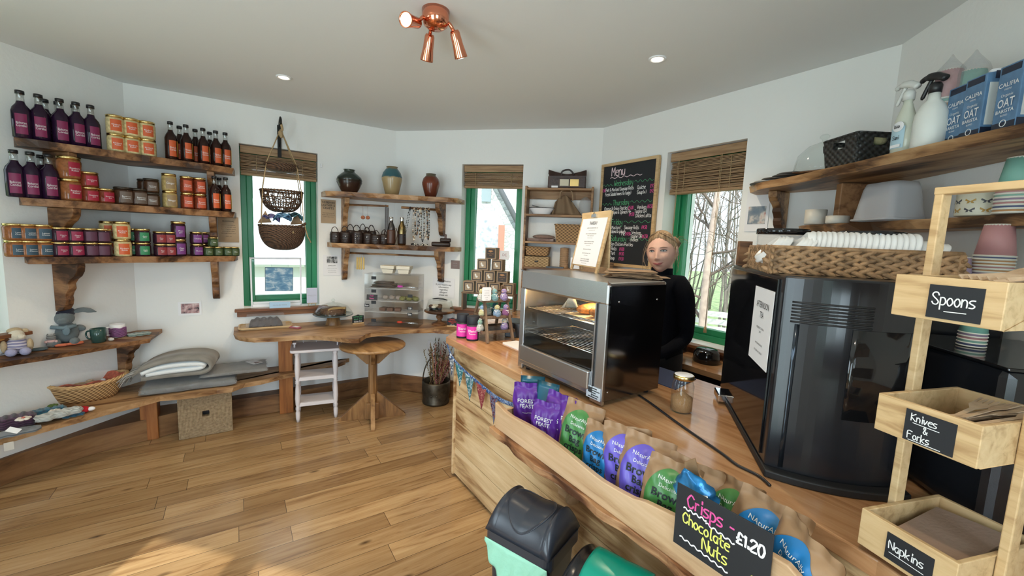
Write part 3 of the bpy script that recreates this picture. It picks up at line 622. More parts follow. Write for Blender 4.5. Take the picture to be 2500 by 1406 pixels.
for j, (x, y) in enumerate(((112, 300), (145, 300), (186, 315))):
    place(mags, on_shelf(x, y, .155, 0), SR, 'dark bottle, only neck showing, back row of top left shelf, %s from left' % ORD[j], 'back row of cordial bottles')
for j, (x, y) in enumerate(((38, 440), (78, 440), (122, 440))):
    place(mags, on_shelf(x, y, .045, 1), SR-.1+.1*j, 'tall dark bottle with magenta label, %s from left, middle left shelf' % ORD[j])
place(mags, on_shelf(104, 440, .145, 1), SR, 'dark bottle standing behind the three magenta labelled bottles of the middle left shelf')
for j, (x, y, b) in enumerate(((418, 360, .04), (456, 365, .04), (497, 365, .042), (528, 370, .042), (551, 370, .042))):
    place(orgs, on_shelf(x, y, b, 0), SR+.05, 'slim dark bottle with orange label, %s from left, front row, top left shelf' % ORD[j])
for j, (x, y) in enumerate(((440, 360), (478, 365), (513, 365))):
    place(orgs, on_shelf(x, y, .135, 0), SR, 'dark bottle in back row right of cream jars, top shelf, %s from left' % ORD[j])
for j, (x, y, b) in enumerate(((524, 470, .04), (552, 475, .038), (536, 470, .12))):
    place(orgs, on_shelf(x, y, b, 1), SR, ['orange labelled bottle beside the right bracket on the middle left shelf', 'last orange labelled bottle at the right end of the middle left shelf', 'dark bottle half hidden behind the two orange labelled bottles of the middle shelf'][j])
def jar(nm, lab, cont, lcol, text, h=.108, r=.042, lid=None, group=None, lidr=1.0, span=1.25):
    t = thing(nm, lab, 'jar', (0, 0, 0), 0, group)
    mb = MB(); mb.lathe([(r*.86, 0), (r*.98, .005), (r, .015), (r, h*.76), (r*.93, h*.83), (r*.88, h*.86)], seg=26); part('contents', mb, cont, t)
    mb = MB(); mb.lathe([(r*.90, h*.86), (r*.97*lidr, h*.865), (r*.98*lidr, h*.98), (r*.90, h), (0, h*.995)], seg=26); part('lid', mb, lid or m_gold, t)
    label_patch(r+.0008, h*.12, h*.74, span, lcol, t, text); return t
def jm(nm, c): return mat(nm, c, .1, spec=.35, var=.25, vs=60)
c_cream = jm('cream_preserve', (.62, .50, .26)); c_choc = jm('brown_chutney', (.05, .022, .012)); c_red = jm('red_jam', (.16, .03, .012)); c_dark = jm('dark_jam', (.03, .01, .018)); c_amber = jm('amber_marmalade', (.28, .10, .035)); c_green = jm('green_jelly', (.03, .05, .02)); c_gold2 = jm('golden_curd', (.42, .30, .12))
def lm(nm, c): return mat(nm, c, .55)
l_crim = lm('crimson_label', (.36, .010, .035)); l_brown = lm('brown_label', (.13, .09, .07)); l_tan = lm('tan_label', (.30, .20, .10)); l_navy = lm('navy_label', (.035, .075, .11)); l_wine = lm('wine_label', (.28, .015, .06)); l_plum = lm('plum_label', (.10, .03, .06)); l_gr = lm('green_label', (.03, .22, .09)); l_ruby = lm('ruby_label', (.26, .03, .035)); l_vio = lm('violet_label', (.17, .04, .20)); l_olive = lm('olive_label', (.06, .09, .03)); l_rust = lm('rust_label', (.50, .08, .03))
T1 = lambda a, b: [(a, .50, .13), (b, .34, .13)]
J = {
 'cream': jar('preserve_jar', 'x', c_cream, m_org, T1('Rhubarb', 'Relish'), .113, .045, group='cream jars with orange labels'),
 'bigred': jar('preserve_jar', 'x', c_amber, l_crim, T1('Raspberry', 'Relish'), .132, .056, group='large red jars', span=1.0),
 'crim': jar('preserve_jar', 'x', c_red, l_crim, T1('Raspberry', 'Jam'), .092, .044, group='small crimson jars'),
 'brown': jar('preserve_jar', 'x', c_choc, l_brown, T1('Beetroot', 'Chutney'), .112, .052, mat('dark_lid', (.05, .04, .03), .3, .6), group='brown chutney jars'),
 'brown2': jar('preserve_jar', 'x', c_choc, l_brown, T1('Beetroot', 'Chutney'), .092, .043, MT['dark_lid'], group='small brown chutney jars'),
 'tan': jar('preserve_jar', 'x', c_gold2, l_tan, [('Ginger', .42, .2)], .116, .042, group='tan ginger jars'),
 'rust': jar('preserve_jar', 'x', c_red, l_rust, T1('Tomato', 'Chutney'), .114, .040, group='rust labelled jars'),
 'navy': jar('preserve_jar', 'x', c_amber, l_navy, [('Lemon', .5, .14), ('Cheese', .32, .14)], .094, .046, group='navy labelled jars', span=1.2),
 'wine': jar('preserve_jar', 'x', c_dark, l_wine, T1('Cherry', 'Jam'), .088, .044, group='wine labelled jars'),
 'plum': jar('preserve_jar', 'x', c_dark, l_plum, None, .088, .042, group='plum labelled jars'),
 'green': jar('preserve_jar', 'x', c_dark, l_gr, T1('Apple', 'Mint'), .092, .042, group='green labelled jars'),
 'ruby': jar('preserve_jar', 'x', c_dark, l_ruby, T1('Plum', 'Jam'), .085, .041, group='ruby labelled jars'),
 'vio': jar('preserve_jar', 'x', c_dark, l_vio, T1('Plum', 'Jam'), .122, .043, group='tall violet jars'),
 'vio2': jar('preserve_jar', 'x', c_dark, l_vio, [('Chutney', .45, .16)], .088, .041, group='low violet jars'),
 'olive': jar('preserve_jar', 'x', c_green, l_olive, [('Mint', .45, .18)], .070, .034, group='small olive jars'),
}
JH = dict(cream=.113, bigred=.132, crim=.092, brown=.112, brown2=.092, tan=.116, rust=.114, navy=.094, wine=.088, plum=.088, green=.092, ruby=.085, vio=.122, vio2=.088, olive=.070)
WORD = dict(cream='cream jar with orange label', bigred='large red jar with crimson label', crim='small crimson labelled jar', brown='wide dark brown jar with brown label', brown2='small dark brown jar', tan='tan jar with golden lid', rust='red jar with rust coloured label', navy='amber jar with navy label', wine='dark jar with wine red label', plum='dark jar with plum label', green='dark jar with green label', ruby='dark jar with ruby label', vio='tall jar with violet label', vio2='low dark jar with violet label', olive='tiny dark jar with olive label')
SN = ['top', 'middle', 'lowest']
def jrow(kind, shelf, xs, back=.05, n=1, y=0, note='', turn=0):
    ys = (340, 455, 590)[shelf]
    for j, x in enumerate(xs):
        for k in range(n):
            p = on_shelf(x, ys, back, shelf); p.z += k*(JH[kind]+.0005); p += snrm*random.uniform(-.003, .003)
            pos = ('' if len(xs) == 1 else ' %s from the left' % ORD[j])
            lev = '' if n == 1 else (' upper layer' if k else ' lower layer')
            place(J[kind], p, SR+turn+random.uniform(-.1, .1), '%s%s%s, %s left shelf%s' % (WORD[kind], pos, lev, SN[shelf], note))
jrow('cream', 0, (283, 322, 360), .055, 2)
jrow('bigred', 1, (172,), .062, 2, turn=.3)
jrow('crim', 1, (219,), .052, 2, turn=.2, note=', stacked in a pair'); jrow('crim', 1, (257,), .052, 1, turn=.2, note=', alone beside the stacked pair')
jrow('brown2', 1, (264, 278), .15, 1, note=', back row'); jrow('brown', 1, (301, 338), .06, 1, note=', front row')
jrow('brown2', 1, (369,), .052, 2, note=', stacked beside the wide jars'); jrow('brown2', 1, (354,), .15, 2, note=', back row')
jrow('tan', 1, (413,), .052, 2); jrow('rust', 1, (456, 487), .05, 2)
jrow('navy', 2, (37, 70, 106), .055, 2, turn=.3); jrow('wine', 2, (147, 184), .052, 2, turn=.2); jrow('plum', 2, (222, 252), .05, 2)
jrow('cream', 2, (299,), .055, 2, note=', front'); jrow('cream', 2, (266, 283), .155, 2, note=', back row')
jrow('green', 2, (349,), .05, 2, note=', front'); jrow('green', 2, (326,), .13, 2, note=', behind the cream jars'); jrow('ruby', 2, (392, 415), .05, 2)
jrow('vio', 2, (437,), .05, 2); jrow('vio2', 2, (480,), .05, 2, note=', front'); jrow('vio2', 2, (497,), .13, 2, note=', back row')
jrow('olive', 2, (508, 532, 555, 572), .04, 1, note=', bottom row')
p = on_shelf(520, 590, .04, 2); p.z += .0705; place(J['olive'], p, SR, 'tiny dark jar with olive label balanced on top of the row of olive jars')

# --- papers on the plaster
def sheet(nm, k, px0, py0, px1, py1, col, lab, cat='notice', lines=(), off=.004, inkm=None, pic=None, frame=None):
    a = at_w(k, px0, py0, off); b = at_w(k, px1, py1, off); wd = (b-a).to_2d().length; hh = abs(a.z-b.z); c = (a+b)/2; c.z = min(a.z, b.z)
    t = thing(nm, lab, cat, c, wrot(k)); mb = MB(); mb.box((0, 0, hh/2), (wd, .0015, hh)); part('paper', mb, col, t)
    if lines:
        mb = MB()
        for s, y, h, *st in lines: print_text(mb, s, 0, hh*y, h*hh, maxw=wd*.9, bold=st[0] if st else 0, T=Tr(0, -.001, 0) @ UP)
        part('lettering', mb, inkm or m_ink, t)
    if pic:
        x0, x1, z0, z1, pm = pic; mb = MB(); mb.box((wd*(x0+x1)/2, -.0012, hh*(z0+z1)/2), (wd*(x1-x0), .001, hh*(z1-z0))); part('picture', mb, pm, t)
    if frame:
        mb = MB()
        for cx, cz, sx, sz in ((0, 0, 1, 0), (0, 1, 1, 0), (-.5, .5, 0, 1), (.5, .5, 0, 1)): mb.box((cx*wd, -.004, cz*hh), (wd*sx+.006, .008, hh*sz+.006))
        part('frame', mb, frame, t)
    return t
m_parch = mat('brown_parchment', (.42, .30, .19), .85, var=.12, vs=9)
def blur_pic(nm, cols, sc=18):
    m, n, l, b = new_mat(nm); l.new(ramp(n, l, noise(n, l, coords(n, l), sc, 4), cols), b.inputs['Base Color']); b.inputs['Roughness'].default_value = .5; return m
LOR = [('THE FIREWARD', .88, .07), ('SEASONAL', .80, .06), ('preserves and chutneys', .66, .035), ('made by hand each week', .58, .035), ('from fruit grown nearby', .50, .035), ('please ask for a taste', .42, .035), ('before you choose yours', .34, .035), ('thank you', .22, .035)]
sheet('wall_notice', 'A', 531, 528, 584, 592, m_parch, 'brown parchment notice pinned at the right end of the left shelves', lines=LOR[1:])
sheet('framed_photograph', 'A', 434, 738, 493, 768, m_white, 'small framed pink landscape photograph under the left shelves', 'picture', pic=(-.38, .40, .15, .88, blur_pic('pink_landscape', [(.35, (.03, .02, .03)), (.5, (.45, .25, .25)), (.7, (.75, .60, .58))], 30)))
sheet('wall_notice', 'A', 783, 486, 820, 546, m_parch, 'brown notice with block capitals beside the pottery shelf', lines=[('THE FIREWARD', .84, .09, .01), ('LEATHER &', .72, .09, .01), ('CRAFTS', .60, .09, .01), ('hand stitched goods', .42, .04), ('made in the workshop', .34, .04), ('orders taken here', .26, .04)])
sheet('wall_notice', 'A', 789, 622, 832, 672, m_paper, 'white notice with a black oval picture left of the pottery shelf bracket', lines=[('JEWELLERY', .46, .05), ('made from local stone', .34, .035), ('ask at the counter', .24, .035), ('for prices and sizes', .14, .035)], pic=(-.3, .3, .60, .92, blur_pic('black_oval', [(.4, (.01, .01, .01)), (.62, (.5, .5, .5))], 40)))
sheet('allergy_notice', 'B', 1057, 677, 1109, 728, m_paper, 'white allergy notice above the glass cake dome', lines=[('Allergy Notice', .80, .09, .01), ('If you require any', .62, .085, .01), ('information', .49, .085, .01), ('regarding', .36, .085, .01), ('allergens', .23, .085, .01), ('please ask', .09, .085, .01)])
sheet('wall_notice', 'B', 1101, 635, 1122, 657, mat('grey_plaque', (.22, .16, .15), .7), 'tiny grey brown plaque left of the middle window', lines=[('LOCAL', .6, .12), ('CRAFT', .3, .12)], inkm=m_grey)
sheet('wall_poster', 'C', 1826, 468, 1872, 565, m_paper, 'white poster with a red and grey still life beside the right shelf', 'poster', pic=(-.38, .38, .18, .62, blur_pic('red_still_life', [(.3, (.10, .16, .22)), (.48, (.20, .24, .28)), (.56, (.6, .55, .5)), (.64, (.45, .05, .04))], 12)))
sheet('wall_socket', 'B', 1044, 832, 1073, 858, m_white, 'white double wall socket behind the dried flowers', 'socket', off=.012)
mb = MB(); mb.box((0, 0, 0), (.012, .02, .03)); mb.box((0, -.008, -.012), (.016, .012, .01)); q = at_w('A', 784, 404, .012); solo('wall_hook', mb, m_white, 'tiny white hook high beside the pottery shelf', 'hook', q, wrot('A'))

# ================================================================== lower left shelves
m_rough = m_bench
mz = .765; mt = thing('low_live_edge_shelf', 'short dark live-edge shelf holding the knitted toys and mugs', 'shelf')
fr = [tuple(p)[:2] for p in (at_z(-110, 905, mz), at_z(-40, 893, mz), at_z(30, 880, mz), at_z(110, 868, mz), at_z(190, 856, mz), at_z(260, 844, mz), at_z(330, 832, mz), at_z(368, 826, mz), at_z(377, 820, mz))]
part('board', slab(fr, [L2('A', .14, .004), L2('A', 0, .004), L2('L', .75, .004)], mz, .030), m_shelf, mt)
mb = MB(); bracket(mb, .17, .26, .045, Matrix.Translation(W('L', 1.80, .003, mz-.031)) @ Rz(wrot('L'))); part('bracket', mb, m_shelf, mt, bevel=.004)
lz = .37
lt = thing('low_bench_shelf', 'long low live-edge bench shelf running along the skirting with blankets on it', 'shelf')
fr = [tuple(at_z(x, y, lz))[:2] for x, y in ((-140, 1108), (-60, 1087), (20, 1066), (100, 1043), (180, 1022), (250, 1003), (330, 984), (390, 968), (430, 966), (480, 960), (530, 950), (570, 946), (600, 935), (640, 928), (700, 913), (760, 903), (820, 890), (845, 880), (842, 872))]
part('board', slab(fr, [L2('A', 1.50, .004), L2('A', 0, .004), L2('L', .55, .004)], lz, .036), m_bench, lt)
def post(cx, cy, sx, sy, z, rz, parent, zz=0):
    mb = MB(); mb.box((0, 0, (z-zz)/2), (sx, sy, z-zz)); o = part('post', mb, m_pine, parent, bevel=.005); o.location = (cx, cy, zz); o.rotation_euler = (0, 0, rz)
a = at_z(345, 1078, 0); b = at_z(388, 1071, 0); d = (b-a).normalized(); nn = Vector((-d.y, d.x, 0)); c = (a+b)/2+nn*.055; post(c.x, c.y, (b-a).length, .11, lz-.037, math.atan2(d.y, d.x), lt)
# woven cube stool under the bench
a = at_z(438, 1070, 0); b = at_z(569, 1046, 0); d = (b-a).normalized(); nn = Vector((-d.y, d.x, 0)); wd = (b-a).length; c = (a+b)/2+nn*(wd/2-.04)
def rush_mat():
    m, n, l, b = new_mat('woven_rush'); v = coords(n, l); sp = n.new('ShaderNodeSeparateXYZ'); l.new(v, sp.inputs[0])
    def M2(op, a, c): 
        x = node(n, 'ShaderNodeMath', operation=op)
        for i, s in enumerate((a, c)):
            if isinstance(s, (int, float)): x.inputs[i].default_value = s
            else: l.new(s, x.inputs[i])
        return x.outputs[0]
    zc = M2('SUBTRACT', sp.outputs[2], wd*.5); ax = node(n, 'ShaderNodeMath', operation='ABSOLUTE'); l.new(sp.outputs[0], ax.inputs[0]); az = node(n, 'ShaderNodeMath', operation='ABSOLUTE'); l.new(zc, az.inputs[0])
    mxx = M2('MAXIMUM', ax.outputs[0], az.outputs[0]); s = M2('SINE', M2('MULTIPLY', mxx, 760), 0); ns = noise(n, l, v, 60, 4); s2 = M2('MULTIPLY_ADD', s, .22); s2.node.inputs[2].default_value = .5
    s3 = M2('ADD', M2('MULTIPLY', s2, .5), M2('MULTIPLY', ns, .6))
    l.new(ramp(n, l, s3, [(.30, (.12, .08, .04)), (.55, (.30, .21, .12)), (.8, (.42, .32, .20))]), b.inputs['Base Color']); b.inputs['Roughness'].default_value = .9; bump(n, l, s3, b, .8, .006); return m
t = thing('woven_cube_stool', 'square woven rush cube with a small square hole, under the low bench', 'stool', (c.x, c.y, 0), math.atan2(d.y, d.x)); mr = rush_mat(); q = wd*.13/2; h = wd/2; zc = wd*.52; ht = .335
mb = MB(); f = [(-h, 0), (h, 0), (h, ht), (-h, ht)]; g = [(-q, zc-q), (q, zc-q), (q, zc+q), (-q, zc+q)]
vs = [(x, -h, z) for x, z in f]+[(x, -h, z) for x, z in g]+[(x, -h+.05, z) for x, z in g]+[(x, h, z) for x, z in f]
mb.add(vs, [(0, 1, 5, 4), (1, 2, 6, 5), (2, 3, 7, 6), (3, 0, 4, 7), (4, 5, 9, 8), (5, 6, 10, 9), (6, 7, 11, 10), (7, 4, 8, 11), (1, 0, 12, 13), (2, 1, 13, 14), (3, 2, 14, 15), (0, 3, 15, 12), (12, 15, 14, 13)]); part('body', mb, mr, t, bevel=.004)
mb = MB(); mb.box((0, -h+.055, zc), (2*q+.02, .004, 2*q+.02)); part('hole_shade', mb, m_black, t)  # black plate stands for the shade inside the hole
# dark beam above the cube
mb = MB()

# oval wicker basket with a red cloth
bc = (at_z(150, 976, lz)+at_z(270, 966, lz))/2+Vector((.015, -.012, 0)); 
t = thing('wicker_basket', 'oval honey coloured wicker basket lined with red cloth on the low bench', 'basket', (bc.x, bc.y, lz), math.radians(38)); t.scale = (1.08, 1.08, 1.2)
m_wil = weave('pale_willow', (.16, .075, .025), (.62, .38, .17), 230, 330)
def oval(rx, ry, z, n=48): return [(rx*math.cos(2*PI*i/n), ry*math.sin(2*PI*i/n), z) for i in range(n)]
mb = MB()
def bsk(u, v):
    a = 2*PI*u; k = .70+.30*v**.8; return (.19*k*math.cos(a), .125*k*math.sin(a), .004+.105*v+.012*math.cos(2*a)*v)
mb.grid(bsk, 56, 8, wrap=True); mb.prism([(p[0]*.7, p[1]*.7) for p in oval(.19, .125, 0, 40)], 0, .006); part('body', mb, m_wil, t, solid=.006)
mb = MB()
for s in range(3): mb.tube([((.192+.006*math.cos(14*a+s*2.1))*math.cos(a), (.127+.006*math.cos(14*a+s*2.1))*math.sin(a), .112+.012*math.cos(2*a)+.006*math.sin(14*a+s*2.1)) for a in [2*PI*i/90 for i in range(90)]], .0055, 6, closed=True)
part('braided_rim', mb, mat('willow_rod', (.56, .34, .15), .6, var=.2), t)
mb = MB(); mb.grid(lambda u, v: (.18*(1-.45*v)*math.cos(2*PI*u), .116*(1-.45*v)*math.sin(2*PI*u), .118-.07*v+.010*math.sin(9*PI*2*u)*(1-v)*.6), 60, 6, wrap=True); mb.grid(lambda u, v: (.10*v*math.cos(2*PI*u), .064*v*math.sin(2*PI*u), .048+.006*math.sin(5*u*6)), 40, 4, wrap=True)
part('cloth_lining', mb, mat('red_print_cloth', (.50, .13, .08), .9, var=.45, vs=45), t)
mb = MB(); mb.ball((0, 0, .035), (.055, .034, .034), T=Tr(-.02, -.02, .045)); mb.ball((.045, 0, .06), (.026, .022, .022), T=Tr(-.02, -.02, .045)); solo('knitted_toy', mb, knit('oatmeal_knit', (.40, .27, .16), (.62, .45, .28)), 'beige knitted toy lying in the wicker basket', 'toy', (bc.x, bc.y, lz+.008), .6)
mb = MB(); mb.ball((0, 0, .014), .013); q = bc+Vector((.07, .05, 0)); solo('pompom', mb, m_white, 'tiny white pompom in the right end of the wicker basket', 'pompom', (q.x, q.y, lz+.10))

# blankets wrapped in plastic
def blanket(nm, L, D, hgt, colr, folds, twist, n=28):
    mb = MB()
    prof = []
    for i in range(n+1):
        a = 2*PI*i/n; c, s = math.cos(a), math.sin(a); prof.append((D/2*math.copysign(abs(c)**.55, c), hgt/2+hgt/2*math.copysign(abs(s)**.7, s)))
    return mb
m_wool = mat('grey_wool', (.23, .21, .18), .95, var=.18, vs=14, bmp=.5, bs=180, sheen=.4); m_wool2 = mat('silver_wool', (.15, .15, .145), .95, var=.25, vs=10, bmp=.5, bs=160, sheen=.4)
brz = math.radians(33); bp = lambda x, y, z: at_z(x, y, z)
def pack(lab, c, L, D, h, rz, m, wrap=True):
    t = thing('folded_blanket', lab, 'blanket', (c.x, c.y, c.z), rz)
    mb = MB()
    def fn(u, v):
        x = L*(v-.5); a = 2*PI*u; ca, sa = math.cos(a), math.sin(a); e = 1-.25*abs(2*v-1)**6
        return (x+.004*math.sin(9*a), D/2*math.copysign(abs(ca)**.4, ca)*(1+.03*math.sin(7*v+2*a)), h/2+h/2*e*math.copysign(abs(sa)**.55, sa)*(1+.08*math.sin(11*v+a)))
    mb.grid(fn, 44, 26, wrap=True, flip=True); part('wool', mb, m, t)
    if wrap:
        mb = MB()
        def f2(u, v):
            p = Vector(fn(u, v)); q = Vector((0, 0, h/2)); p = Vector((p.x*1.04, p.y*1.05, q.z+(p.z-q.z)*1.10+.002*math.sin(40*v+13*u)))
            return (p.x, p.y, max(p.z, .001))
        mb.grid(f2, 44, 26, wrap=True, flip=True); part('plastic_sleeve', mb, m_film, t)
    return t
c0 = W('A', .33, .245, lz+.001); pack('lower grey wool blanket wrapped in clear plastic on the low bench', c0, .54, .30, .055, brz, m_wool2)
c1 = W('A', .60, .215, lz+.066); pack('upper plastic wrapped grey blanket with a printed tag, under the fringed one', c1, .42, .27, .038, brz, m_wool)
mb = MB(); mb.box((0, 0, 0), (.075, .12, .001)); o = solo('price_tag', mb, m_paper, 'white printed tag lying on the wrapped grey blankets', 'tag', W('A', .73, .19, lz+.111), brz+.5)
mb = MB(); mb.box((.008, -.03, .0008), (.045, .035, .0006)); part('tag_photo', mb, MT.get('x') or blur_pic('tag_photo', [(.4, (.1, .05, .05)), (.6, (.5, .35, .3))], 60), o)
mb = MB(); 
for i in range(5): mb.box((0, .045-i*.012, .0008), (.055, .002, .0005))
part('print_lines', mb, m_grey, o)
# fringed folded throw: a rolled fold seen from its end
t = thing('fringed_throw', 'folded grey and white wool throw with a fringe on top of the wrapped blankets', 'blanket', W('A', .27, .235, lz+.108), brz-.12); t.scale = (1.3, 1.25, 1.5)
mb = MB(); Lx = .30
path = [(-.15, .004), (-.05, .010), (.05, .012), (.12, .014), (.155, .034), (.145, .064), (.09, .082), (.0, .084), (-.08, .074), (-.15, .050), (-.19, .022)]
path2 = [(-.13, .022), (-.04, .03), (.04, .033), (.10, .036), (.125, .044), (.115, .054), (.07, .058), (.0, .058), (-.08, .050), (-.15, .030)]
def sheetmb(path, y0, y1, mi):
    P = smooth([(x, 0, z) for x, z in path], 5); n = len(P)
    for k in range(1): mb.add([(p.x, y, p.z) for p in P for y in (y0, y1)], [(2*i, 2*i+2, 2*i+3, 2*i+1) for i in range(n-1)], mi, True)
sheetmb(path, -.115, .115, 0); part('outer_fold', mb, m_wool, t, solid=.016)
mb = MB(); sheetmb(path2, -.118, .112, 0); part('inner_fold', mb, mat('white_wool', (.72, .74, .74), .95, bmp=.5, bs=150), t, solid=.015)
mb = MB()
for i in range(46):
    y = -.118+.236*i/45; x0, z0 = -.175, .022+random.uniform(0, .02); L = random.uniform(.05, .09); mb.tube(smooth([(x0, y, z0), (x0-L*.5, y+random.uniform(-.012, .012), z0-.012), (x0-L, y+random.uniform(-.02, .02), z0-.04+random.uniform(-.02, 0))], 3), .0022, 4)
part('fringe', mb, mat('fringe_wool', (.40, .38, .35), .95), t)

# knitted things in front of the basket
def kbox(nm, lab, cat, c, size, rz, m, n=18):
    mb = MB(); L, D, h = size
    def fn(u, v):
        x = L*(v-.5); a = 2*PI*u; ca, sa = math.cos(a), math.sin(a); e = (1-abs(2*v-1)**8)**.5 if abs(2*v-1) < 1 else 0
        return (x, D/2*max(e, .55)*math.copysign(abs(ca)**.5, ca)+.005*math.sin(20*v), h*.5+h/2*max(e, .5)*math.copysign(abs(sa)**.6, sa)*(1+.12*math.sin(30*v)*abs(sa)))
    mb.grid(fn, 28, 30, wrap=True, flip=True)
    for s in (0, 1): b = len(mb.v)-29*31 if False else 0
    return solo(nm, mb, m, lab, cat, c, rz)
c = (at_z(85, 1046, lz)+at_z(190, 1018, lz))/2; d = at_z(190, 1018, lz)-at_z(85, 1046, lz)
m_cable = knit('cable_knit', (.30, .32, .31), (.58, .60, .58), 420)
kbox('knitted_headband', 'pale grey cable knit band lying at the front of the low bench', 'knitwear', c-Vector((0, 0, 0))+Vector((-.02, .03, .022)), (d.length*1.15, .085, .035), math.atan2(d.y, d.x), m_cable)
kbox('knitted_hat', 'teal knitted hat behind the pale cable knit band', 'knitwear', at_z(105, 1030, lz)+Vector((-.04, .07, .0)), (.15, .09, .055), .9, knit('teal_knit', (.01, .05, .10), (.02, .13, .20)))
kbox('knitted_mitten', 'blue knitted mitten under the right end of the cable knit band', 'knitwear', at_z(165, 1018, lz)+Vector((.02, .015, 0)), (.10, .05, .018), .95, knit('blue_knit', (.01, .05, .10), (.03, .12, .18)))
kbox('knitted_hat', 'dark plum knitted hat at the left end of the low bench', 'knitwear', at_z(28, 1052, lz)+Vector((-.03, .05, 0)), (.16, .12, .07), .9, knit('plum_knit', (.02, .008, .02), (.07, .02, .06)))
kbox('knitted_scarf', 'grey knitted scarf under the dark plum hat at the far left', 'knitwear', at_z(22, 1066, lz)+Vector((-.01, .02, 0)), (.22, .09, .02), .9, knit('grey_knit', (.08, .09, .10), (.20, .22, .24)))
mb = MB(); mb.ball((0, 0, .022), (.030, .022, .022)); o = solo('red_pouch', mb, mat('red_wool', (.48, .008, .02), .9, bmp=.5), 'small red knitted figure by the basket', 'toy', at_z(200, 1010, lz)+Vector((.0, .01, 0)), .6)
mb = MB(); mb.ball((.035, 0, .022), (.020, .014, .013)); part('white_head', mb, m_white, o)
def flower(c, r, m, nm, lab, ctr):
    mb = MB(); 
    for i in range(6): a = i*PI/3; mb.ball((r*.6*math.cos(a), r*.6*math.sin(a), r*.25), (r*.42, r*.42, r*.22), 10, 6)
    o = solo(nm, mb, m, lab, 'flower', c); mb = MB(); mb.ball((0, 0, r*.35), r*.25, 10, 6); part('flower_centre', mb, ctr, o); return o
m_cro = mat('cream_wool', (.72, .66, .58), .95, bmp=.5); m_gwool = mat('moss_wool', (.09, .14, .03), .95, bmp=.5)
flower(at_z(40, 1035, lz+.075)+Vector((-.02, .05, 0)), .032, m_cro, 'crochet_flower', 'cream crochet flower on the dark plum hat', mat('rose_wool', (.5, .15, .12), .9))
flower(at_z(115, 1000, lz+.05)+Vector((-.02, .05, 0)), .024, m_gwool, 'crochet_flower', 'moss green crochet flower behind the teal hat', m_gwool)
flower(at_z(128, 1010, lz+.045)+Vector((-.02, .03, 0)), .026, m_cro, 'crochet_flower', 'white crochet trim behind the cable knit band', m_cro)
mb = MB(); mb.box((0, 0, 0), (.055, .03, .0015)); solo('price_tag', mb, m_paper, 'blank white tag on the grey scarf at the far left', 'tag', at_z(33, 1050, lz+.05), .3, rot=(.5, .3, .2))
mb = MB(); mb.box((0, 0, 0), (.035, .0015, .045)); solo('price_tag', mb, mat('aged_tag', (.55, .52, .47), .8), 'pale tag hanging over the front edge at the far left', 'tag', at_z(22, 1078, lz-.02)+Vector((.012, -.012, -.02)), .9)

# soft toys and mugs on the shelf above
def on_mid(px, back): return None
def mp_(px, py): p = at_z(px, py, mz); return p
rb = mp_(165, 838)+Vector((-.01, .0, .0))
t = thing('knitted_rabbit', 'grey knitted rabbit with a navy cap and long ears sitting on the low left shelf', 'soft toy', (rb.x, rb.y, mz), .75); t.scale = (1.12,)*3
m_rb = knit('rabbit_knit', (.11, .135, .145), (.21, .25, .26), 1400); m_nv = mat('navy_felt', (.012, .014, .03), .95, sheen=.3)
mb = MB(); mb.ball((0, 0, .062), (.058, .05, .064)); mb.ball((-.05, -.03, .085), (.022, .05, .02), T=Rz(-.7)); mb.ball((.06, -.01, .08), (.022, .045, .02), T=Rz(.6)); mb.ball((-.035, -.06, .02), (.022, .04, .02)); mb.ball((.04, -.06, .02), (.022, .04, .02)); part('body', mb, m_rb, t)
mb = MB(); mb.ball((0, -.01, .150), (.045, .045, .042)); mb.ball((0, -.048, .140), (.024, .016, .018)); hd = part('head', mb, m_rb, t)
mb = MB(); mb.ball((0, .006, .176), (.047, .046, .030)); mb.ball((.01, 0, .19), (.036, .03, .02)); part('cap', mb, m_nv, hd)
mb = MB(); mb.tube(smooth([(.03, 0, .180), (.08, -.01, .192), (.135, -.02, .176)], 5), [.012]*3+[.017]*5+[.012, .006, .003], 8, flat=.5); part('ear', mb, m_rb, hd)
mb = MB(); mb.tube(smooth([(-.03, -.005, .172), (-.085, -.03, .145), (-.125, -.05, .092)], 5), [.012]*3+[.017]*5+[.012, .006, .003], 8, flat=.5); part('ear', mb, m_rb, hd)
mb = MB(); mb.tube([(-.05, -.045, .108), (0, -.058, .10), (.05, -.045, .108)], .011, 8); mb.ball((.01, -.06, .085), (.016, .008, .03)); part('scarf', mb, mat('blue_grey_knit', (.16, .22, .25), .9, bmp=.5, bs=200), t)
mb = MB(); 
for i in range(3): mb.lathe([(0, 0), (.008, .01), (.010, .05), (.006, .058), (0, .06)], (0, 0, 0), 10, T=Tr(-.045+.04*i, -.105, .012) @ Rz(.3*i) @ Ry(PI/2))
solo('knitted_carrots', mb, mat('orange_wool', (.62, .16, .08), .9, bmp=.5), 'bunch of orange knitted carrots at the feet of the grey rabbit', 'toy', (rb.x, rb.y, mz), .75)
mb = MB(); mb.ball((0, -.02, .07), .018); mb.ball((0, 0, .014), (.02, .02, .014)); q = rb+Vector((-.045, -.065, .185)); fl = flower(q, .014, m_cro, 'crochet_flower', 'tiny white flower on the cap of the grey rabbit', m_cro)
q = mp_(122, 850)+Vector((-.01, .02, 0)); t = thing('knitted_mouse', 'small grey knitted cat in a pink jumper left of the rabbit', 'soft toy', (q.x, q.y, mz), .7)
mb = MB(); mb.ball((0, 0, .022), (.024, .02, .022)); mb.ball((0, 0, .062), (.022, .019, .020)); mb.lathe([(.008, 0), (0, .014)], (-.014, 0, .076), 8); mb.lathe([(.008, 0), (0, .014)], (.014, 0, .076), 8); part('body', mb, knit('mouse_knit', (.13, .13, .12), (.26, .26, .25)), t)
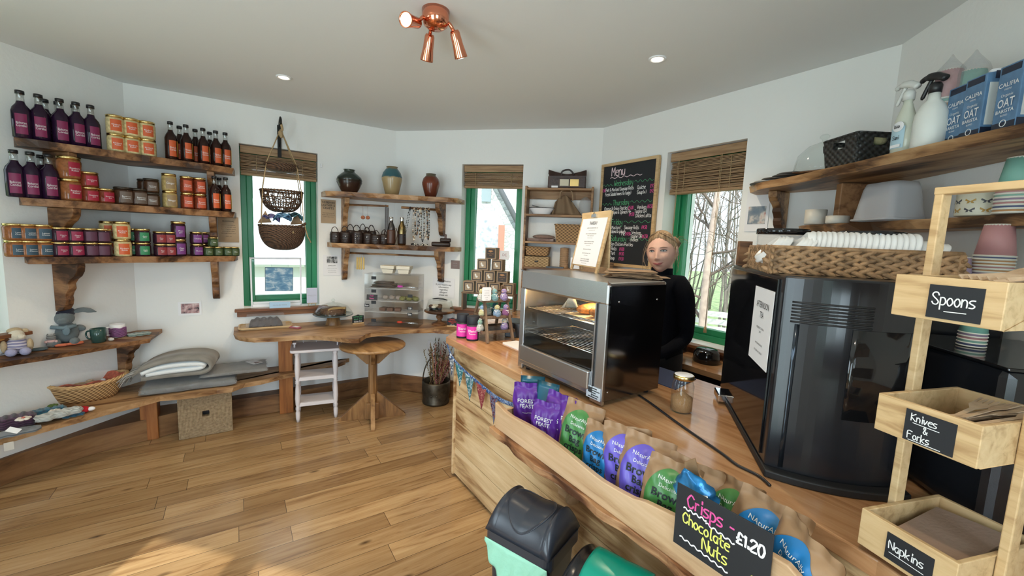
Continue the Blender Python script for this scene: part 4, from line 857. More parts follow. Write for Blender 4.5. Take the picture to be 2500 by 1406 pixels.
mb = MB(); mb.ball((0, 0, .040), (.022, .0195, .012)); mb.ball((-.022, -.01, .038), .008); mb.ball((.022, -.01, .038), .008); part('jumper', mb, mat('pale_pink_wool', (.62, .40, .38), .9, bmp=.5), t)
q = mp_(42, 868)+Vector((-.03, .03, 0)); t = thing('knitted_sheep', 'cream knitted lamb in a lilac striped dress at the left end of the toy shelf', 'soft toy', (q.x, q.y, mz), .85)
mb = MB(); mb.ball((0, 0, .05), (.048, .042, .05)); part('dress', mb, knit('lilac_stripe', (.20, .19, .33), (.62, .56, .62), 190), t)
mb = MB(); mb.ball((0, -.01, .115), (.034, .034, .032)); mb.ball((.02, -.04, .108), (.018, .02, .015)); part('head', mb, mat('cream_plush', (.66, .58, .46), .95, bmp=.9, bs=120, sheen=.4), t)
mb = MB(); mb.ball((-.005, .004, .140), (.032, .026, .018)); mb.ball((.035, 0, .135), (.014, .006, .014)); part('wool_tuft', mb, mat('tan_plush', (.48, .36, .22), .95, bmp=.9, bs=90), t)
mb = MB(); mb.ball((-.05, -.02, .055), (.014, .018, .036)); mb.ball((.05, -.02, .055), (.014, .018, .036)); part('arms', mb, MT['tan_plush'], t)
for x in (-.024, .03): mb = MB(); mb.ball((x, -.058, .024), (.024, .022, .024)); part('foot', mb, mat('lilac_plush', (.36, .35, .50), .95, bmp=.9, bs=120), t)
q = mp_(5, 872)+Vector((-.05, .02, 0)); t = thing('knitted_penguin', 'white and navy knitted bird with orange beak cut by the left frame edge', 'soft toy', (q.x, q.y, mz), .85)
mb = MB(); mb.ball((0, 0, .045), (.036, .036, .046)); part('body', mb, mat('white_plush', (.74, .76, .78), .95, bmp=.8, bs=120), t)
mb = MB(); mb.ball((0, 0, .102), (.028, .028, .026)); part('head', mb, mat('navy_plush', (.06, .08, .12), .95, bmp=.8, bs=120), t)
mb = MB(); mb.ball((.02, -.026, .10), (.014, .014, .008)); part('beak', mb, mat('orange_felt', (.60, .25, .05), .9), t)
def mug(lab, c, rz, m, m2, yarn=False):
    t = thing('mug', lab, 'mug', (c.x, c.y, mz), rz, 'mugs on the toy shelf')
    mb = MB(); mb.lathe([(.030, 0), (.036, .004), (.040, .05), (.041, .092), (.038, .092), (.036, .05), (.030, .008), (0, .008)], seg=28); part('cup', mb, m, t)
    if yarn: mb = MB(); [mb.tube([(.0415*math.cos(a), .0415*math.sin(a), .012+.009*i+.003*math.sin(5*a+i)) for a in [2*PI*j/30 for j in range(30)]], .0052, 6, closed=True) for i in range(7)]; part('knitted_cosy', mb, m2, t)
    mb = MB(); mb.tube(smooth([(-.036, 0, .075), (-.062, 0, .072), (-.070, 0, .048), (-.058, 0, .024), (-.036, 0, .022)], 5), .0048, 8); part('handle', mb, m, t)
    return t
mug('dark green glazed mug right of the grey rabbit', mp_(238, 838)+Vector((-.02, .03, 0)), .2, mat('green_glaze', (.025, .07, .06), .15, spec=.7), m_white)
mug('mug wrapped in a purple knitted cosy', mp_(284, 826)+Vector((-.02, .035, 0)), 1.0, m_white, mat('purple_yarn', (.25, .10, .23), .95, bmp=.7, bs=200), True)
mb = MB(); mb.ball((0, 0, .012), (.02, .012, .012)); solo('pebble', mb, mat('cream_stone', (.62, .57, .5), .5), 'small cream pebble in front of the green mug', 'pebble', mp_(268, 833)+Vector((-.0, .01, 0)))
kbox('knitted_dishcloth', 'small folded grey green cloth at the right end of the toy shelf', 'cloth', mp_(335, 822)+Vector((-.015, .035, 0)), (.13, .06, .022), 1.0, knit('sage_knit', (.12, .18, .15), (.36, .42, .38)))
mb = MB(); mb.prism([(-.04, -.025), (.03, -.02), (.04, .03), (-.01, .035)], 0, .003); solo('folded_card', mb, m_kraft, 'kraft paper card at the right end of the toy shelf', 'card', mp_(303, 826)+Vector((0, .02, 0)), .4)
mb = MB(); mb.ball((0, 0, .01), (.04, .022, .010)); solo('felt_leaf', mb, mat('slate_felt', (.08, .11, .12), .95), 'dark grey felt leaf between the lamb and the small grey cat', 'felt leaf', mp_(88, 858)+Vector((0, .015, 0)), .8)
# ================================================================== window sill picture, hanging baskets
ga = wrot('A'); gb = wrot('B')
c = W('A', .915, -.045, WZ0); t = thing('window_picture', 'white frame holding a clear sheet with a square cloud picture, on the left sill', 'picture', c, ga)
mb = MB(); w_, h_ = .385, .42
for cx, cz, sx, sz in ((0, .012, w_, .024), (0, h_-.006, w_, .012), (-w_/2+.006, h_/2, .012, h_), (w_/2-.006, h_/2, .012, h_)): mb.box((cx, 0, cz), (sx, .018, sz))
mb.box((0, 0, .035), (w_-.03, .012, .018)); part('frame', mb, m_white, t, bevel=.002)
mb = MB(); mb.box((0, 0, h_/2+.01), (w_-.03, .003, h_-.06)); part('clear_sheet', mb, m_acryl, t)
m, n, l, b = new_mat('cloud_print'); v = coords(n, l, (1, 1, 2)); l.new(ramp(n, l, noise(n, l, v, 14, 5, .6, .4), [(.40, (.10, .25, .42)), (.50, (.20, .37, .52)), (.60, (.55, .66, .72))]), b.inputs['Base Color']); m_cloud = m
mb = MB(); mb.box((.015, -.004, .235), (.205, .003, .20), T=Ry(.02)); pc = part('cloud_picture', mb, m_cloud, t)
mb = MB(); 
for cx, cz, sx, sz in ((.015, .134, .21, .004), (.015, .336, .21, .004), (-.09, .235, .004, .2), (.12, .235, .004, .2)): mb.box((cx, -.004, cz), (sx, .005, sz), T=Ry(.02))
part('picture_edge', mb, mat('blue_edge', (.05, .10, .16), .5), pc)
t = thing('sill_sign', 'pale blue folded sign in front of the white cloud picture frame', 'sign', W('A', .93, .055, WZ0), ga)
mb = MB(); mb.box((0, 0, .024), (.155, .012, .05)); part('card', mb, mat('pale_blue_card', (.42, .60, .78), .6), t)
mb = MB(); print_text(mb, 'CLOUD WAY', 0, .02, .009, T=Tr(0, -.0062, 0) @ UP, sx=1.4); part('lettering', mb, m_grey, t)
t = thing('table_easel', 'tiny wooden easel holding a pale lilac card on the left sill', 'easel', W('A', 1.185, .0, WZ0), ga-.05)
mb = MB()
for p, q in (((-.03, -.02, 0), (-.012, 0, .06)), ((.03, -.02, 0), (.012, 0, .06)), ((0, .04, 0), (0, 0, .055)), ((-.035, -.018, .022), (.035, -.018, .022))): mb.tube([p, q], .0025, 6)
part('stand', mb, m_bamboo, t)
mb = MB(); mb.box((0, -.014, .092), (.085, .004, .135)); cd_ = part('card', mb, mat('lilac_card', (.55, .56, .68), .6), t)
mb = MB(); print_text(mb, 'CLOUD WAY', 0, .09, .006, T=Tr(0, -.0162, 0) @ UP, sx=1.4); print_text(mb, 'prints for sale', 0, .078, .004, T=Tr(0, -.0162, 0) @ UP); part('lettering', mb, m_grey, cd_)
# iron hook and three tier basket
m_iron = mat('black_iron', (.015, .014, .013), .5, .5)
hk = W('A', .955, .0, 2.30); t = thing('iron_bracket', 'black iron wall hook above the left window carrying the hanging baskets', 'hook', hk, ga)
mb = MB(); mb.box((0, -.006, -.02), (.028, .012, .26)); mb.tube(smooth([(0, -.01, .08), (0, -.08, .13), (0, -.16, .14), (0, -.21, .115), (0, -.215, .09), (0, -.195, .075)], 5), .007, 8); mb.tube(smooth([(0, -.01, -.06), (0, -.06, .02), (0, -.12, .125)], 5), .005, 8); part('hook', mb, m_iron, t)
hb = W('A', .952, .20, 0)
t = thing('hanging_basket', 'three tier dark wicker basket hanging on rope in front of the left window', 'basket', (hb.x, hb.y, 2.36), ga)
m_dw = weave('dark_wicker', (.012, .006, .004), (.13, .065, .032), 260, 330)
def bowl(nm, R, Hh, z, open_, sxy=1.0, n=30):
    """strands of a woven bowl"""
    mb = MB(); rnd = random.Random(int(R*1000))
    def P(a, s): r = R*math.sin(PI/2*min(1, (s)**.75)); return (r*math.cos(a), r*math.sin(a)*sxy, z-Hh*math.cos(PI/2*s))
    if open_:
        for k in range(90):
            a0 = rnd.uniform(0, 2*PI); s0 = rnd.uniform(.15, .95); pts = []; da = rnd.uniform(-.5, .5); ds = rnd.uniform(-.25, .25)
            for i in range(6): pts.append(P(a0+da*i*.35, max(.02, min(1, s0+ds*i*.3+rnd.uniform(-.03, .03)))))
            mb.tube(pts, .0042, 4)
        for s in (.25, .45, .62, .8): mb.tube([P(a*2*PI/30, s+.02*math.sin(a*3)) for a in range(30)], .0045, 4, closed=True)
        for k in range(22): mb.tube([P(k*2*PI/22, s/8) for s in range(1, 9)], .0045, 4)
    else: mb.grid(lambda u, v: P(2*PI*u, max(.01, v)), 40, 12, wrap=True, flip=True)
    return mb, P
for R, Hh, z, op, sx_ in ((.115, .055, -.295, False, .8), (.150, .165, -.50, True, .8), (.165, .190, -.775, False, .85)):
    mb, P = bowl('b', R, Hh, z, op, sx_); bw = part('basket_tier', mb, m_dw, t, solid=0 if op else .007)
    mb = MB()
    for q in range(2): mb.tube([((R+.003*math.cos(20*a+q*3))*math.cos(a), (R+.003*math.cos(20*a+q*3))*math.sin(a)*sx_, z+.004*math.sin(20*a+q*3)+(.03*max(0, math.cos(a))**6 if R > .16 else 0)) for a in [2*PI*i/80 for i in range(80)]], .0062, 5, closed=True)
    part('rim', mb, m_dw, bw)
    if R > .16:
        mb = MB()
        for k in range(30): mb.tube([P(k*2*PI/30, s/9) for s in range(1, 10)], .0055, 4)
        part('rib_weave', mb, m_dw, bw)
mb = MB(); m4 = [(.9, .45), (.9, -.45), (-.9, .45), (-.9, -.45)]
for sx_, sy_ in m4:
    mb.tube([(0, 0, -.02), (sx_*.115, sy_*.10, -.29)], .0042, 6); mb.tube([(sx_*.115, sy_*.10, -.29), (sx_*.15, sy_*.14, -.50)], .0032, 6); mb.tube([(sx_*.15, sy_*.14, -.50), (sx_*.165, sy_*.16, -.775)], .0028, 6)
mb.tube(smooth([(.002, 0, .03), (.012, 0, -.02), (-.008, .006, -.05), (.006, -.01, -.08), (0, 0, -.03)], 5), .009, 8); mb.ball((0, 0, -.05), (.018, .016, .022)); mb.tube([(.155, -.05, -.76), (.175, -.06, -.85), (.20, -.06, -.90)], .004, 6); mb.tube([(.06, -.12, -.78), (.065, -.13, -.83)], .006, 6)
part('rope', mb, m_rope, t)
for i, (x, y, rz, m_, lab) in enumerate(((-.09, -.02, .5, 'purple', 'cream and violet patterned scrap of cloth'), (.0, -.05, -.1, 'blue', 'blue patterned cloth'), (.08, .02, .3, 'teal', 'teal patterned cloth'))):
    mm = mat('batik_'+m_, {'purple': (.13, .12, .28), 'blue': (.09, .20, .34), 'teal': (.05, .16, .20)}[m_], .85, var=.9, vs=38)
    mb = MB(); mb.grid(lambda u, v: (x+(u-.5)*.12+.02*v*math.sin(rz*4), y+(v-.5)*.10, -.73-.03*math.cos(PI*(u-.5))*-1+.018*math.sin(9*u+5*v)), 12, 10)
    o = part('patterned_cloth', mb, mm, None, solid=.006); o.location = (hb.x, hb.y, 2.36+.012*i); o.rotation_euler = (0, 0, ga); tag(o, lab+' lying in the lowest hanging basket', 'cloth', 'cloths in the hanging basket')
for x, y, rz, q in ((-.125, -.03, .6, 'left'), (.105, .03, -.8, 'right')):
    mb = MB(); mb.prism([(-.05, 0), (.05, .01), (0, .10)], -.0015, .0015, T=UP)
    o = part('kraft_packet', mb, m_kraft, None); o.location = Vector((hb.x, hb.y, 1.60))+Rz(ga) @ Vector((x, y, 0)); o.rotation_euler = (.2, 0, ga+rz*.5); tag(o, 'pointed kraft paper corner sticking up at the %s of the lowest hanging basket' % q, 'packet')
# ================================================================== pottery shelves across the back-left corner
PQ, PP = W('A', 1.262, .20, 0), W('B', .712, .20, 0); pdir = (PP-PQ).normalized(); pn = Vector((pdir.y, -pdir.x, 0)); PR = math.atan2(pdir.y, pdir.x)
def P3(px, py, back, z): a = PQ-pn*back; p = at_pl(px, py, a, a+pdir); return Vector((p.x, p.y, z))
m_pshelf = wood('pottery_shelf_wood', (.06, .025, .010), (.26, .125, .05), (.46, .27, .13), (2, 20, 20), 0, .45, .8, 1.6)
for i, (z, q0, q1, u0, u1, lab) in enumerate(((1.898, PQ, PP, 1.27, .705, 'upper live-edge shelf carrying three pottery vases'), (1.462, W('A', 1.308, .19, 0), W('B', .692, .19, 0), 1.315, .685, 'lower live-edge shelf carrying leather pouches, flasks and necklaces'))):
    t = thing('corner_shelf', lab, 'shelf', group='pottery shelves in the corner'); fr = live_edge(q0, q1, seed=11+i, amp=.006)
    part('board', slab(fr, [L2('B', u1, .004), L2('B', 0, .004), L2('A', u0, .004)], z, .040), m_pshelf, t)
    for k, u in (('A', 1.455), ('B', .50)):
        mb = MB(); bracket(mb, .165, .30, .042, Matrix.Translation(W(k, u, .003, z-.041)) @ Rz(wrot(k))); part('bracket', mb, m_pshelf, t, bevel=.004)
a, b = W('A', 1.455, .12, 1.80), P3(948, 495, .06, 1.80); t = thing('hanging_rail', 'wooden rail under the left half of the pottery shelf with earrings and a strap', 'rail')
mb = MB(); mb.tube([a, b], .009, 10); part('rod', mb, m_pshelf, t)
c0_, c1_ = P3(980, 495, .06, 1.795), W('B', .50, .12, 1.795); t = thing('hanging_rail', 'wooden rail under the right half of the pottery shelf holding necklaces', 'rail'); mb = MB(); mb.tube([c0_, c1_], .011, 10); part('rod', mb, m_pshelf, t)
t = thing('hanging_rail', 'long wooden rail under the lower corner shelf holding yellow candles', 'rail'); mb = MB(); mb.tube([W('A', 1.455, .11, 1.375), W('A', 1.7, .19, 1.373), W('B', .2, .19, 1.37), W('B', .50, .11, 1.368)], .009, 10); part('rod', mb, m_pshelf, t)
# vases
def vase(lab, px, py, back, prof, m, k=1):
    p = P3(px, py, back, 1.899); t = thing('pottery_vase', lab, 'vase', p, 0, 'pottery vases'); mb = MB(); mb.lathe([(r*k, z*k) for r, z in prof], seg=40); return t, mb
m_cel = mat('dark_celadon', (.02, .028, .022), .25, spec=.6, var=.6, vs=12)
def glaze(nm, stops, rough=.22, vs=None):
    m, n, l, b = new_mat(nm); v = coords(n, l); sp = n.new('ShaderNodeSeparateXYZ'); l.new(v, sp.inputs[0]); ns = noise(n, l, v, 22, 3)
    a = node(n, 'ShaderNodeMath', operation='MULTIPLY_ADD'); l.new(ns, a.inputs[0]); a.inputs[1].default_value = .03; l.new(sp.outputs[2], a.inputs[2])
    mr_ = node(n, 'ShaderNodeMath', operation='MULTIPLY'); l.new(a.outputs[0], mr_.inputs[0]); mr_.inputs[1].default_value = 3.0
    l.new(ramp(n, l, mr_.outputs[0], stops), b.inputs['Base Color']); b.inputs['Roughness'].default_value = rough; return m
t, mb = vase('squat dark green and brown vase, left of the three vases', 853, 430, .13, [(.058, 0), (.062, .005), (.085, .045), (.105, .09), (.104, .105), (.107, .108), (.098, .135), (.065, .165), (.045, .178), (.042, .195), (.050, .20), (.044, .20), (.036, .18)], m_cel); part('body', mb, glaze('squat_glaze', [(.1, (.045, .02, .012)), (.3, (.03, .014, .010)), (.42, (.018, .026, .020)), (.6, (.03, .042, .03))]), t)
t, mb = vase('tall buff vase with a teal glazed shoulder, middle of the three vases', 957, 435, .17, [(.052, 0), (.056, .005), (.072, .07), (.088, .14), (.089, .165), (.078, .20), (.055, .232), (.046, .240), (.050, .255), (.044, .256), (.038, .24)], m_cel); part('body', mb, glaze('buff_teal_glaze', [(.1, (.36, .25, .12)), (.505, (.42, .31, .16)), (.535, (.03, .10, .12)), (.72, (.045, .13, .15)), (.78, (.20, .15, .08))]), t)
t, mb = vase('red brown glazed vase, right of the three vases', 1052, 445, .12, [(.042, 0), (.046, .004), (.062, .05), (.077, .11), (.078, .13), (.068, .165), (.048, .188), (.042, .196), (.046, .208), (.040, .209), (.036, .19)], m_cel); part('body', mb, glaze('red_brown_glaze', [(.1, (.09, .02, .010)), (.4, (.17, .04, .018)), (.56, (.14, .035, .016)), (.62, (.10, .08, .05))]), t)
# leather goods on the lower shelf
m_lea = mat('dark_leather', (.022, .011, .008), .38, spec=.5, bmp=.4, bs=120); m_lea2 = mat('brown_leather', (.065, .025, .013), .4, bmp=.3, bs=120)
ZL = 1.463
pouch_data = ((818, .05, .052, .095, 'nearest the left end'), (843, .06, .055, .10, 'second from the left end'), (872, .05, .060, .11, 'with a silvery blue side'), (897, .06, .050, .10, 'beside the studded strap'), (918, .05, .055, .085, 'fifth from the left'), (938, .06, .045, .09, 'with shiny buckle, left of the flasks'), (856, .12, .05, .115, 'in the back row behind the silvery one'), (886, .12, .05, .12, 'in the back row behind the studded strap'), (908, .12, .05, .115, 'in the back row, right end'))
for i, (px, bk, r, h, w_) in enumerate(pouch_data):
    p = P3(px, 580, bk+.02, ZL); t = thing('leather_pouch', 'dark leather pouch %s, lower corner shelf' % w_, 'pouch', p, PR+random.uniform(-.3, .3), 'dark leather pouches')
    mb = MB(); mb.lathe([(r*.74, 0), (r*.80, .004), (r*.84, h*.5), (r*.80+.004*(i % 2), h*.86), (r*.72, h), (r*.60, h*.96), (0, h*.88)], seg=14, sy=.7); [mb.tube([(r*.82*math.cos(a), -abs(r*.62*math.sin(a)), h*(.3+.22*k)) for a in [PI*j/10 for j in range(11)]], .0022, 5) for k in range(3)]; part('bag', mb, m_lea, t)
    for q in range(2 if i else 1):
        mb = MB(); mb.tube(smooth([(-r*.5, .01*q, h*.85), (-r*.45, -.01, h*1.25), (0, -.012*q, h*1.45), (r*.4, 0, h*1.2), (r*.5, .008, h*.85)], 5), .0032, 6); part('strap', mb, m_lea, t)
    mb = MB(); mb.ball((r*.25, -r*.72, h*.6), (.007, .004, .007), 8, 6); part('buckle', mb, m_chrome, t)
p = P3(868, 580, .055, ZL); mb = MB(); 
for i in range(5): mb.ball((0, -.003, .012+.016*i), .0040, 8, 6)
mb.box((0, 0, .045), (.013, .003, .09), mi=1); solo('studded_strap', mb, [m_chrome, m_lea], 'dark strap with a row of five bright studs between leather pouches', 'strap', P3(868, 580, .0, ZL), PR)
for px, m_, lab, kk in ((955, m_chrome, 'steel bottle in a brown leather sleeve on the lower corner shelf', 1), (981, mat('bronze', (.22, .16, .07), .25, 1.0), 'bronze coloured bottle right of the leather sleeved steel bottle', 0)):
    p = P3(px, 580, .08, ZL); t = thing('drinks_bottle', lab, 'bottle', p, PR)
    mb = MB(); mb.lathe([(.030, 0), (.034, .004), (.035, .14), (.030, .165), (.017, .195), (.015, .212)], seg=26); part('flask', mb, m_ if kk == 0 else mat('dark_steel', (.12, .11, .11), .2, .9), t)
    mb = MB(); mb.lathe([(.017, .210), (.0185, .214), (.0185, .242), (.016, .245), (0, .245)], seg=22); part('cap', mb, m_chrome, t)
    mb = MB(); mb.lathe([(.0365, .012), (.038, .02), (.038, .125), (.0365, .132)] if kk else [(.0365, .01), (.0372, .02), (.0372, .09), (.0365, .10)], seg=26); part('leather_sleeve', mb, m_lea2 if kk else m_lea, t)
    if kk:
        for s in (-1, 1): mb = MB(); mb.tube(smooth([(s*.038, -.01, .03), (s*.055, 0, .10), (s*.040, -.01, .15)], 4), .004, 6); part('sleeve_strap', mb, m_lea2, t)
# hanging strap + earrings + necklaces
mb = MB(); q = P3(942, 500, .06, 0); mb.box((0, 0, 1.70), (.016, .004, .22)); mb.box((.018, .004, 1.69), (.014, .004, .20)); mb.tube([(-.005, 0, 1.60), (-.02, 0, 1.50), (-.03, -.01, 1.475)], .004, 6); solo('leather_strap', mb, m_lea, 'dark leather strap hanging from the left rail over the flasks', 'strap', (q.x, q.y, 0), PR)
for s, q in ((-1, 'left'), (1, 'right')):
    p = P3(892+6*s, 495, .07, 1.79); mb = MB(); mb.tube([(0, 0, 0), (0, 0, -.085)], .001, 4); mb.ball((0, 0, -.098), (.018, .008, .016), 12, 8); mb.ball((0, -.003, -.098), (.008, .008, .007), 8, 6)
    solo('wooden_earring', mb, mat('reddish_wood', (.30, .09, .035), .35), '%s one of two round reddish wooden earrings hanging under the pottery shelf' % q, 'earring', p, PR, 'wooden earrings')
rn = random.Random(5)
for i, px in enumerate((1002, 1012, 1018, 1027, 1033, 1040, 1047)):
    p = P3(px, 500, .05+.004*(i % 2), 1.80); L = (.27, .29, .24, .26, .30, .27, .28)[i]; cols = [mat('bead_black', (.012, .012, .014), .2), mat('bead_pearl', (.66, .60, .50), .25), mat('bead_brown', (.25, .13, .05), .35)]
    mb = MB(); wv = .007+.003*(i % 3); N = 56
    for k in range(N):
        a = 2*PI*k/N; x = wv*math.sin(a); z = -L/2+(L/2)*math.cos(a); r = rn.choice((.0045, .0055, .0072) if i not in (0, 4) else (.0038, .0048)); mb.ball((x, -.012+rn.uniform(-.004, .004), z), r, 6, 4, mi=rn.choice((0, 1, 1, 2) if i % 2 else (0, 0, 1, 2)) if i not in (0, 4) else 0)
    lab = ['black bead necklace hanging leftmost, angled to the left', 'cream and black bead necklace, second from the left', 'cream shell necklace third from the left', 'short dark mixed bead necklace, fourth from the left', 'long black necklace in the middle right', 'cream and brown bead necklace, second from the right', 'brown and cream necklace hanging rightmost'][i]
    o = solo('bead_necklace', mb, cols, lab+' on the right rail', 'necklace', p, PR, 'bead necklaces on the rail', rot=(0, .18 if i == 0 else 0, PR))
for px, q in ((1013, 'left'), (1036, 'right')):
    p = P3(px, 595, .02, ZL); mb = MB()
    for k in range(26): mb.ball((rn.uniform(-.03, .03), rn.uniform(-.02, .02), rn.uniform(.005, .02)), rn.choice((.004, .006)), 6, 4, mi=rn.choice((0, 1)))
    solo('bead_bracelet', mb, cols, 'small heap of black and cream beads, %s one, below the necklaces' % q, 'bracelet', p, PR)
p = P3(1082, 595, .055, ZL); t = thing('leather_roll', 'dark rolled leather case with a round loop at the right end of the lower shelf', 'leather roll', p, PR)
mb = MB(); mb.lathe([(0, -.085), (.018, -.083), (.021, -.07), (.021, .07), (.018, .083), (0, .085)], seg=18, T=Tr(-.02, 0, .022) @ Ry(PI/2)); part('lower_roll', mb, m_lea, t)
mb = MB(); mb.lathe([(0, -.05), (.016, -.048), (.018, -.04), (.018, .04), (.016, .048), (0, .05)], seg=18, T=Tr(.02, 0, .060) @ Ry(PI/2)); part('upper_roll', mb, m_lea, t)
mb = MB(); mb.box((.02, -.004, .090), (.022, .006, .03)); mb.ball((.02, -.004, .104), (.011, .004, .011)); part('loop', mb, m_lea2, t)
for i, px in enumerate((872, 877, 882, 888)):
    p = W('A', 1.70-.0, .17, 0); p = at_pl(px, 620, W('A', 1.5, .125, 0), W('A', 1.7, .185, 0)); mb = MB(); mb.lathe([(.004, -.105), (.0075, -.10), (.007, 0), (.002, .008), (0, .009)], seg=12); mb.tube([(0, 0, 0), (0, 0, .032)], .0008, 4)
    solo('beeswax_candle', mb, mat('beeswax', (.72, .50, .16), .4), 'yellow taper candle, %s from the left, hanging from the low rail' % ORD[i], 'candle', (p.x, p.y, 1.333), 0, 'beeswax candles')

# ================================================================== live-edge bench worktop in the corner
BZ = .745; pts = [(570, 817), (577, 821), (600, 824), (620, 825), (650, 824.5), (680, 823), (720, 820), (760, 819), (800, 822), (835, 826), (860, 827.5), (876, 827), (884, 822), (893, 816), (905, 812.5), (930, 811), (960, 808), (1000, 804.5), (1060, 803.5), (1120, 808)]
fr = [tuple(at_z(x, y, BZ))[:2] for x, y in pts]
t = thing('live_edge_worktop', 'long live-edge wooden worktop along the back left corner with cakes on it', 'worktop')
part('board', slab(fr, [L2('B', .86, .004), L2('B', 0, .004), L2('A', .60, .004)], BZ, .036), m_bench, t)
a, b = at_z(683, 1011, 0), at_z(717, 1006, 0); d = (b-a).normalized(); nn = Vector((-d.y, d.x, 0)); c = (a+b)/2+nn*.06; post(c.x, c.y, (b-a).length, .13, BZ-.037, math.atan2(d.y, d.x), t)
def bz(x, y): return at_z(x, y, BZ)
# boxed loaf cake on a wooden tray
q = (bz(590, 803)+bz(685, 797))/2; q2 = bz(685, 797)-bz(590, 803)
t = thing('cake_tray', 'rounded pale wooden tray at the left end of the live-edge worktop', 'tray', (q.x+.02, q.y+.03, BZ), math.atan2(q2.y, q2.x)); TR = (q.x+.02, q.y+.03, BZ, math.atan2(q2.y, q2.x))
def rrect(w, d, r, n=5): return [(sx*(w/2-r)+r*math.cos(a0+PI/2*i/n), sy*(d/2-r)+r*math.sin(a0+PI/2*i/n)) for sx, sy, a0 in ((1, 1, 0), (-1, 1, PI/2), (-1, -1, PI), (1, -1, 1.5*PI)) for i in range(n+1)]
mb = MB(); mb.prism(rrect(.37, .20, .03), 0, .012); part('base', mb, m_bamboo, t, bevel=.004)
mb = MB(); P_ = rrect(.375, .205, .032); mb.tube([(x, y, .014) for x, y in P_], .007, 8, closed=True); part('lip', mb, m_bamboo, t)
t = thing('cake_box', 'clear plastic box with a dark chocolate loaf on the left tray', 'cake box', (TR[0], TR[1], TR[2]+.0125), TR[3])
mb = MB(); mb.box((0, 0, .05), (.29, .14, .095), taper=(.93, .88)); part('lid', mb, film('box_plastic', (.8, .85, .9), .13, .08), t, bevel=.01)
mb = MB(); mb.grid(lambda u, v: (.24*(u-.5), .10*(v-.5), .006+.058*(1-(2*v-1)**6)*(1-(2*u-1)**8)+.006*math.sin(32*u)+.003*math.sin(20*v)), 50, 14); mb.box((0, 0, .004), (.24, .1, .006)); part('chocolate_loaf', mb, mat('chocolate', (.035, .014, .008), .6, bmp=.7, bs=90), t)
t = thing('wrapped_cake_slice', 'small pink and white wrapped bar lying on the worktop beside the boxed cake', 'wrapped cake', bz(715, 803)+Vector((0, .03, 0)), -.35)
mb = MB(); mb.box((0, 0, .008), (.11, .035, .014)); part('wrapper', mb, mat('pink_wrapper', (.42, .12, .16), .3), t, bevel=.004); mb = MB(); mb.box((.015, 0, .0155), (.05, .036, .001)); part('label', mb, m_paper, t)
# cake stand with glass dome
q = bz(808, 795)+Vector((0, .05, 0)); t = thing('cake_stand', 'wooden pedestal cake stand with a cake under a wide glass dome', 'cake stand', (q.x, q.y, BZ))
mb = MB(); mb.lathe([(.066, 0), (.066, .004), (.046, .082), (.04, .085)], seg=32); part('pedestal', mb, m_leg, t)
mb = MB(); mb.lathe([(.04, .082), (.15, .086), (.165, .094), (.165, .098), (.15, .097), (0, .097)], seg=44); part('plate', mb, mat('smoked_glass', (.10, .14, .16), .1, spec=.7), t)
mb = MB(); mb.lathe([(.158, .098), (.160, .102), (.150, .125), (.118, .165), (.06, .188), (.012, .195), (.010, .205)], seg=48); dm = part('glass_dome', mb, m_glass, t)
mb = MB(); mb.ball((0, 0, .217), (.016, .016, .014)); part('knob', mb, m_glass, dm)
t = thing('cake', 'dark fruit cake cut open under the wide glass dome', 'cake', (q.x, q.y, BZ+.0985)); mb = MB(); mb.lathe([(.10, 0), (.105, .006), (.105, .042), (.09, .050), (0, .052)], seg=32); part('sponge', mb, mat('fruit_cake', (.10, .045, .02), .8, var=.5, vs=70, bmp=.8, bs=80), t)
mb = MB(); mb.prism([(0, -.106), (.106, 0), (.09, .06), (0, 0)], .001, .056); part('cut_slice', mb, mat('sponge_yellow', (.46, .30, .12), .85, bmp=.5), t)
def slate_card(lab, c, rz, w_, h_, lines, cols, shape=True):
    t = thing('price_sign', lab, 'price sign', c, rz)
    mb = MB(); mb.box((0, .008, .006), (w_*.98, .03, .012)); part('base', mb, m_bamboo, t)
    P_ = [(-w_/2, .01), (w_/2, .01), (w_/2, h_*.86), (w_*.25, h_*.90), (0, h_), (-w_*.25, h_*.90), (-w_/2, h_*.86)] if shape else [(-w_/2, .01), (w_/2, .01), (w_/2, h_), (-w_/2, h_)]
    mb = MB(); mb.prism(P_, -.002, .002, T=UP); part('slate', mb, m_slate, t)
    for m_ in set(cols):
        mb = MB()
        for (s, y, hh), cc in zip(lines, cols):
            if cc is m_: hand(mb, s, 0, h_*y, h_*hh, h_*hh*.13, T=Tr(0, -.0022, 0) @ UP, align='c', maxw=w_*.88)
        part('lettering', mb, m_, t)
    return t
slate_card('small black sign with green and white writing right of the cake stand', bz(871, 792)+Vector((0, .03, 0)), ga+.2, .105, .085, [('Coffee Cake', .70, .17), ('Walnut  3.50', .45, .15), ('Gluten free', .2, .16)], [m_chalkg, m_chalkg, m_chalkw])
slate_card('small black sign with red and white writing right of the wooden cake pedestal', bz(1103, 800)+Vector((0, .04, 0)), gb, .10, .085, [('Carrot &', .72, .16), ('Walnut Cake', .5, .16), ('3.50', .33, .12), ('with icing', .12, .13)], [mat('chalk_red', (.6, .06, .04), .8)]*3+[m_chalkw])
slate_card('dark slate card standing behind the boxed loaf on the worktop', bz(584, 798)+Vector((.01, .10, 0)), ga, .06, .11, [('Loaf', .5, .15)], [m_chalkw], False)
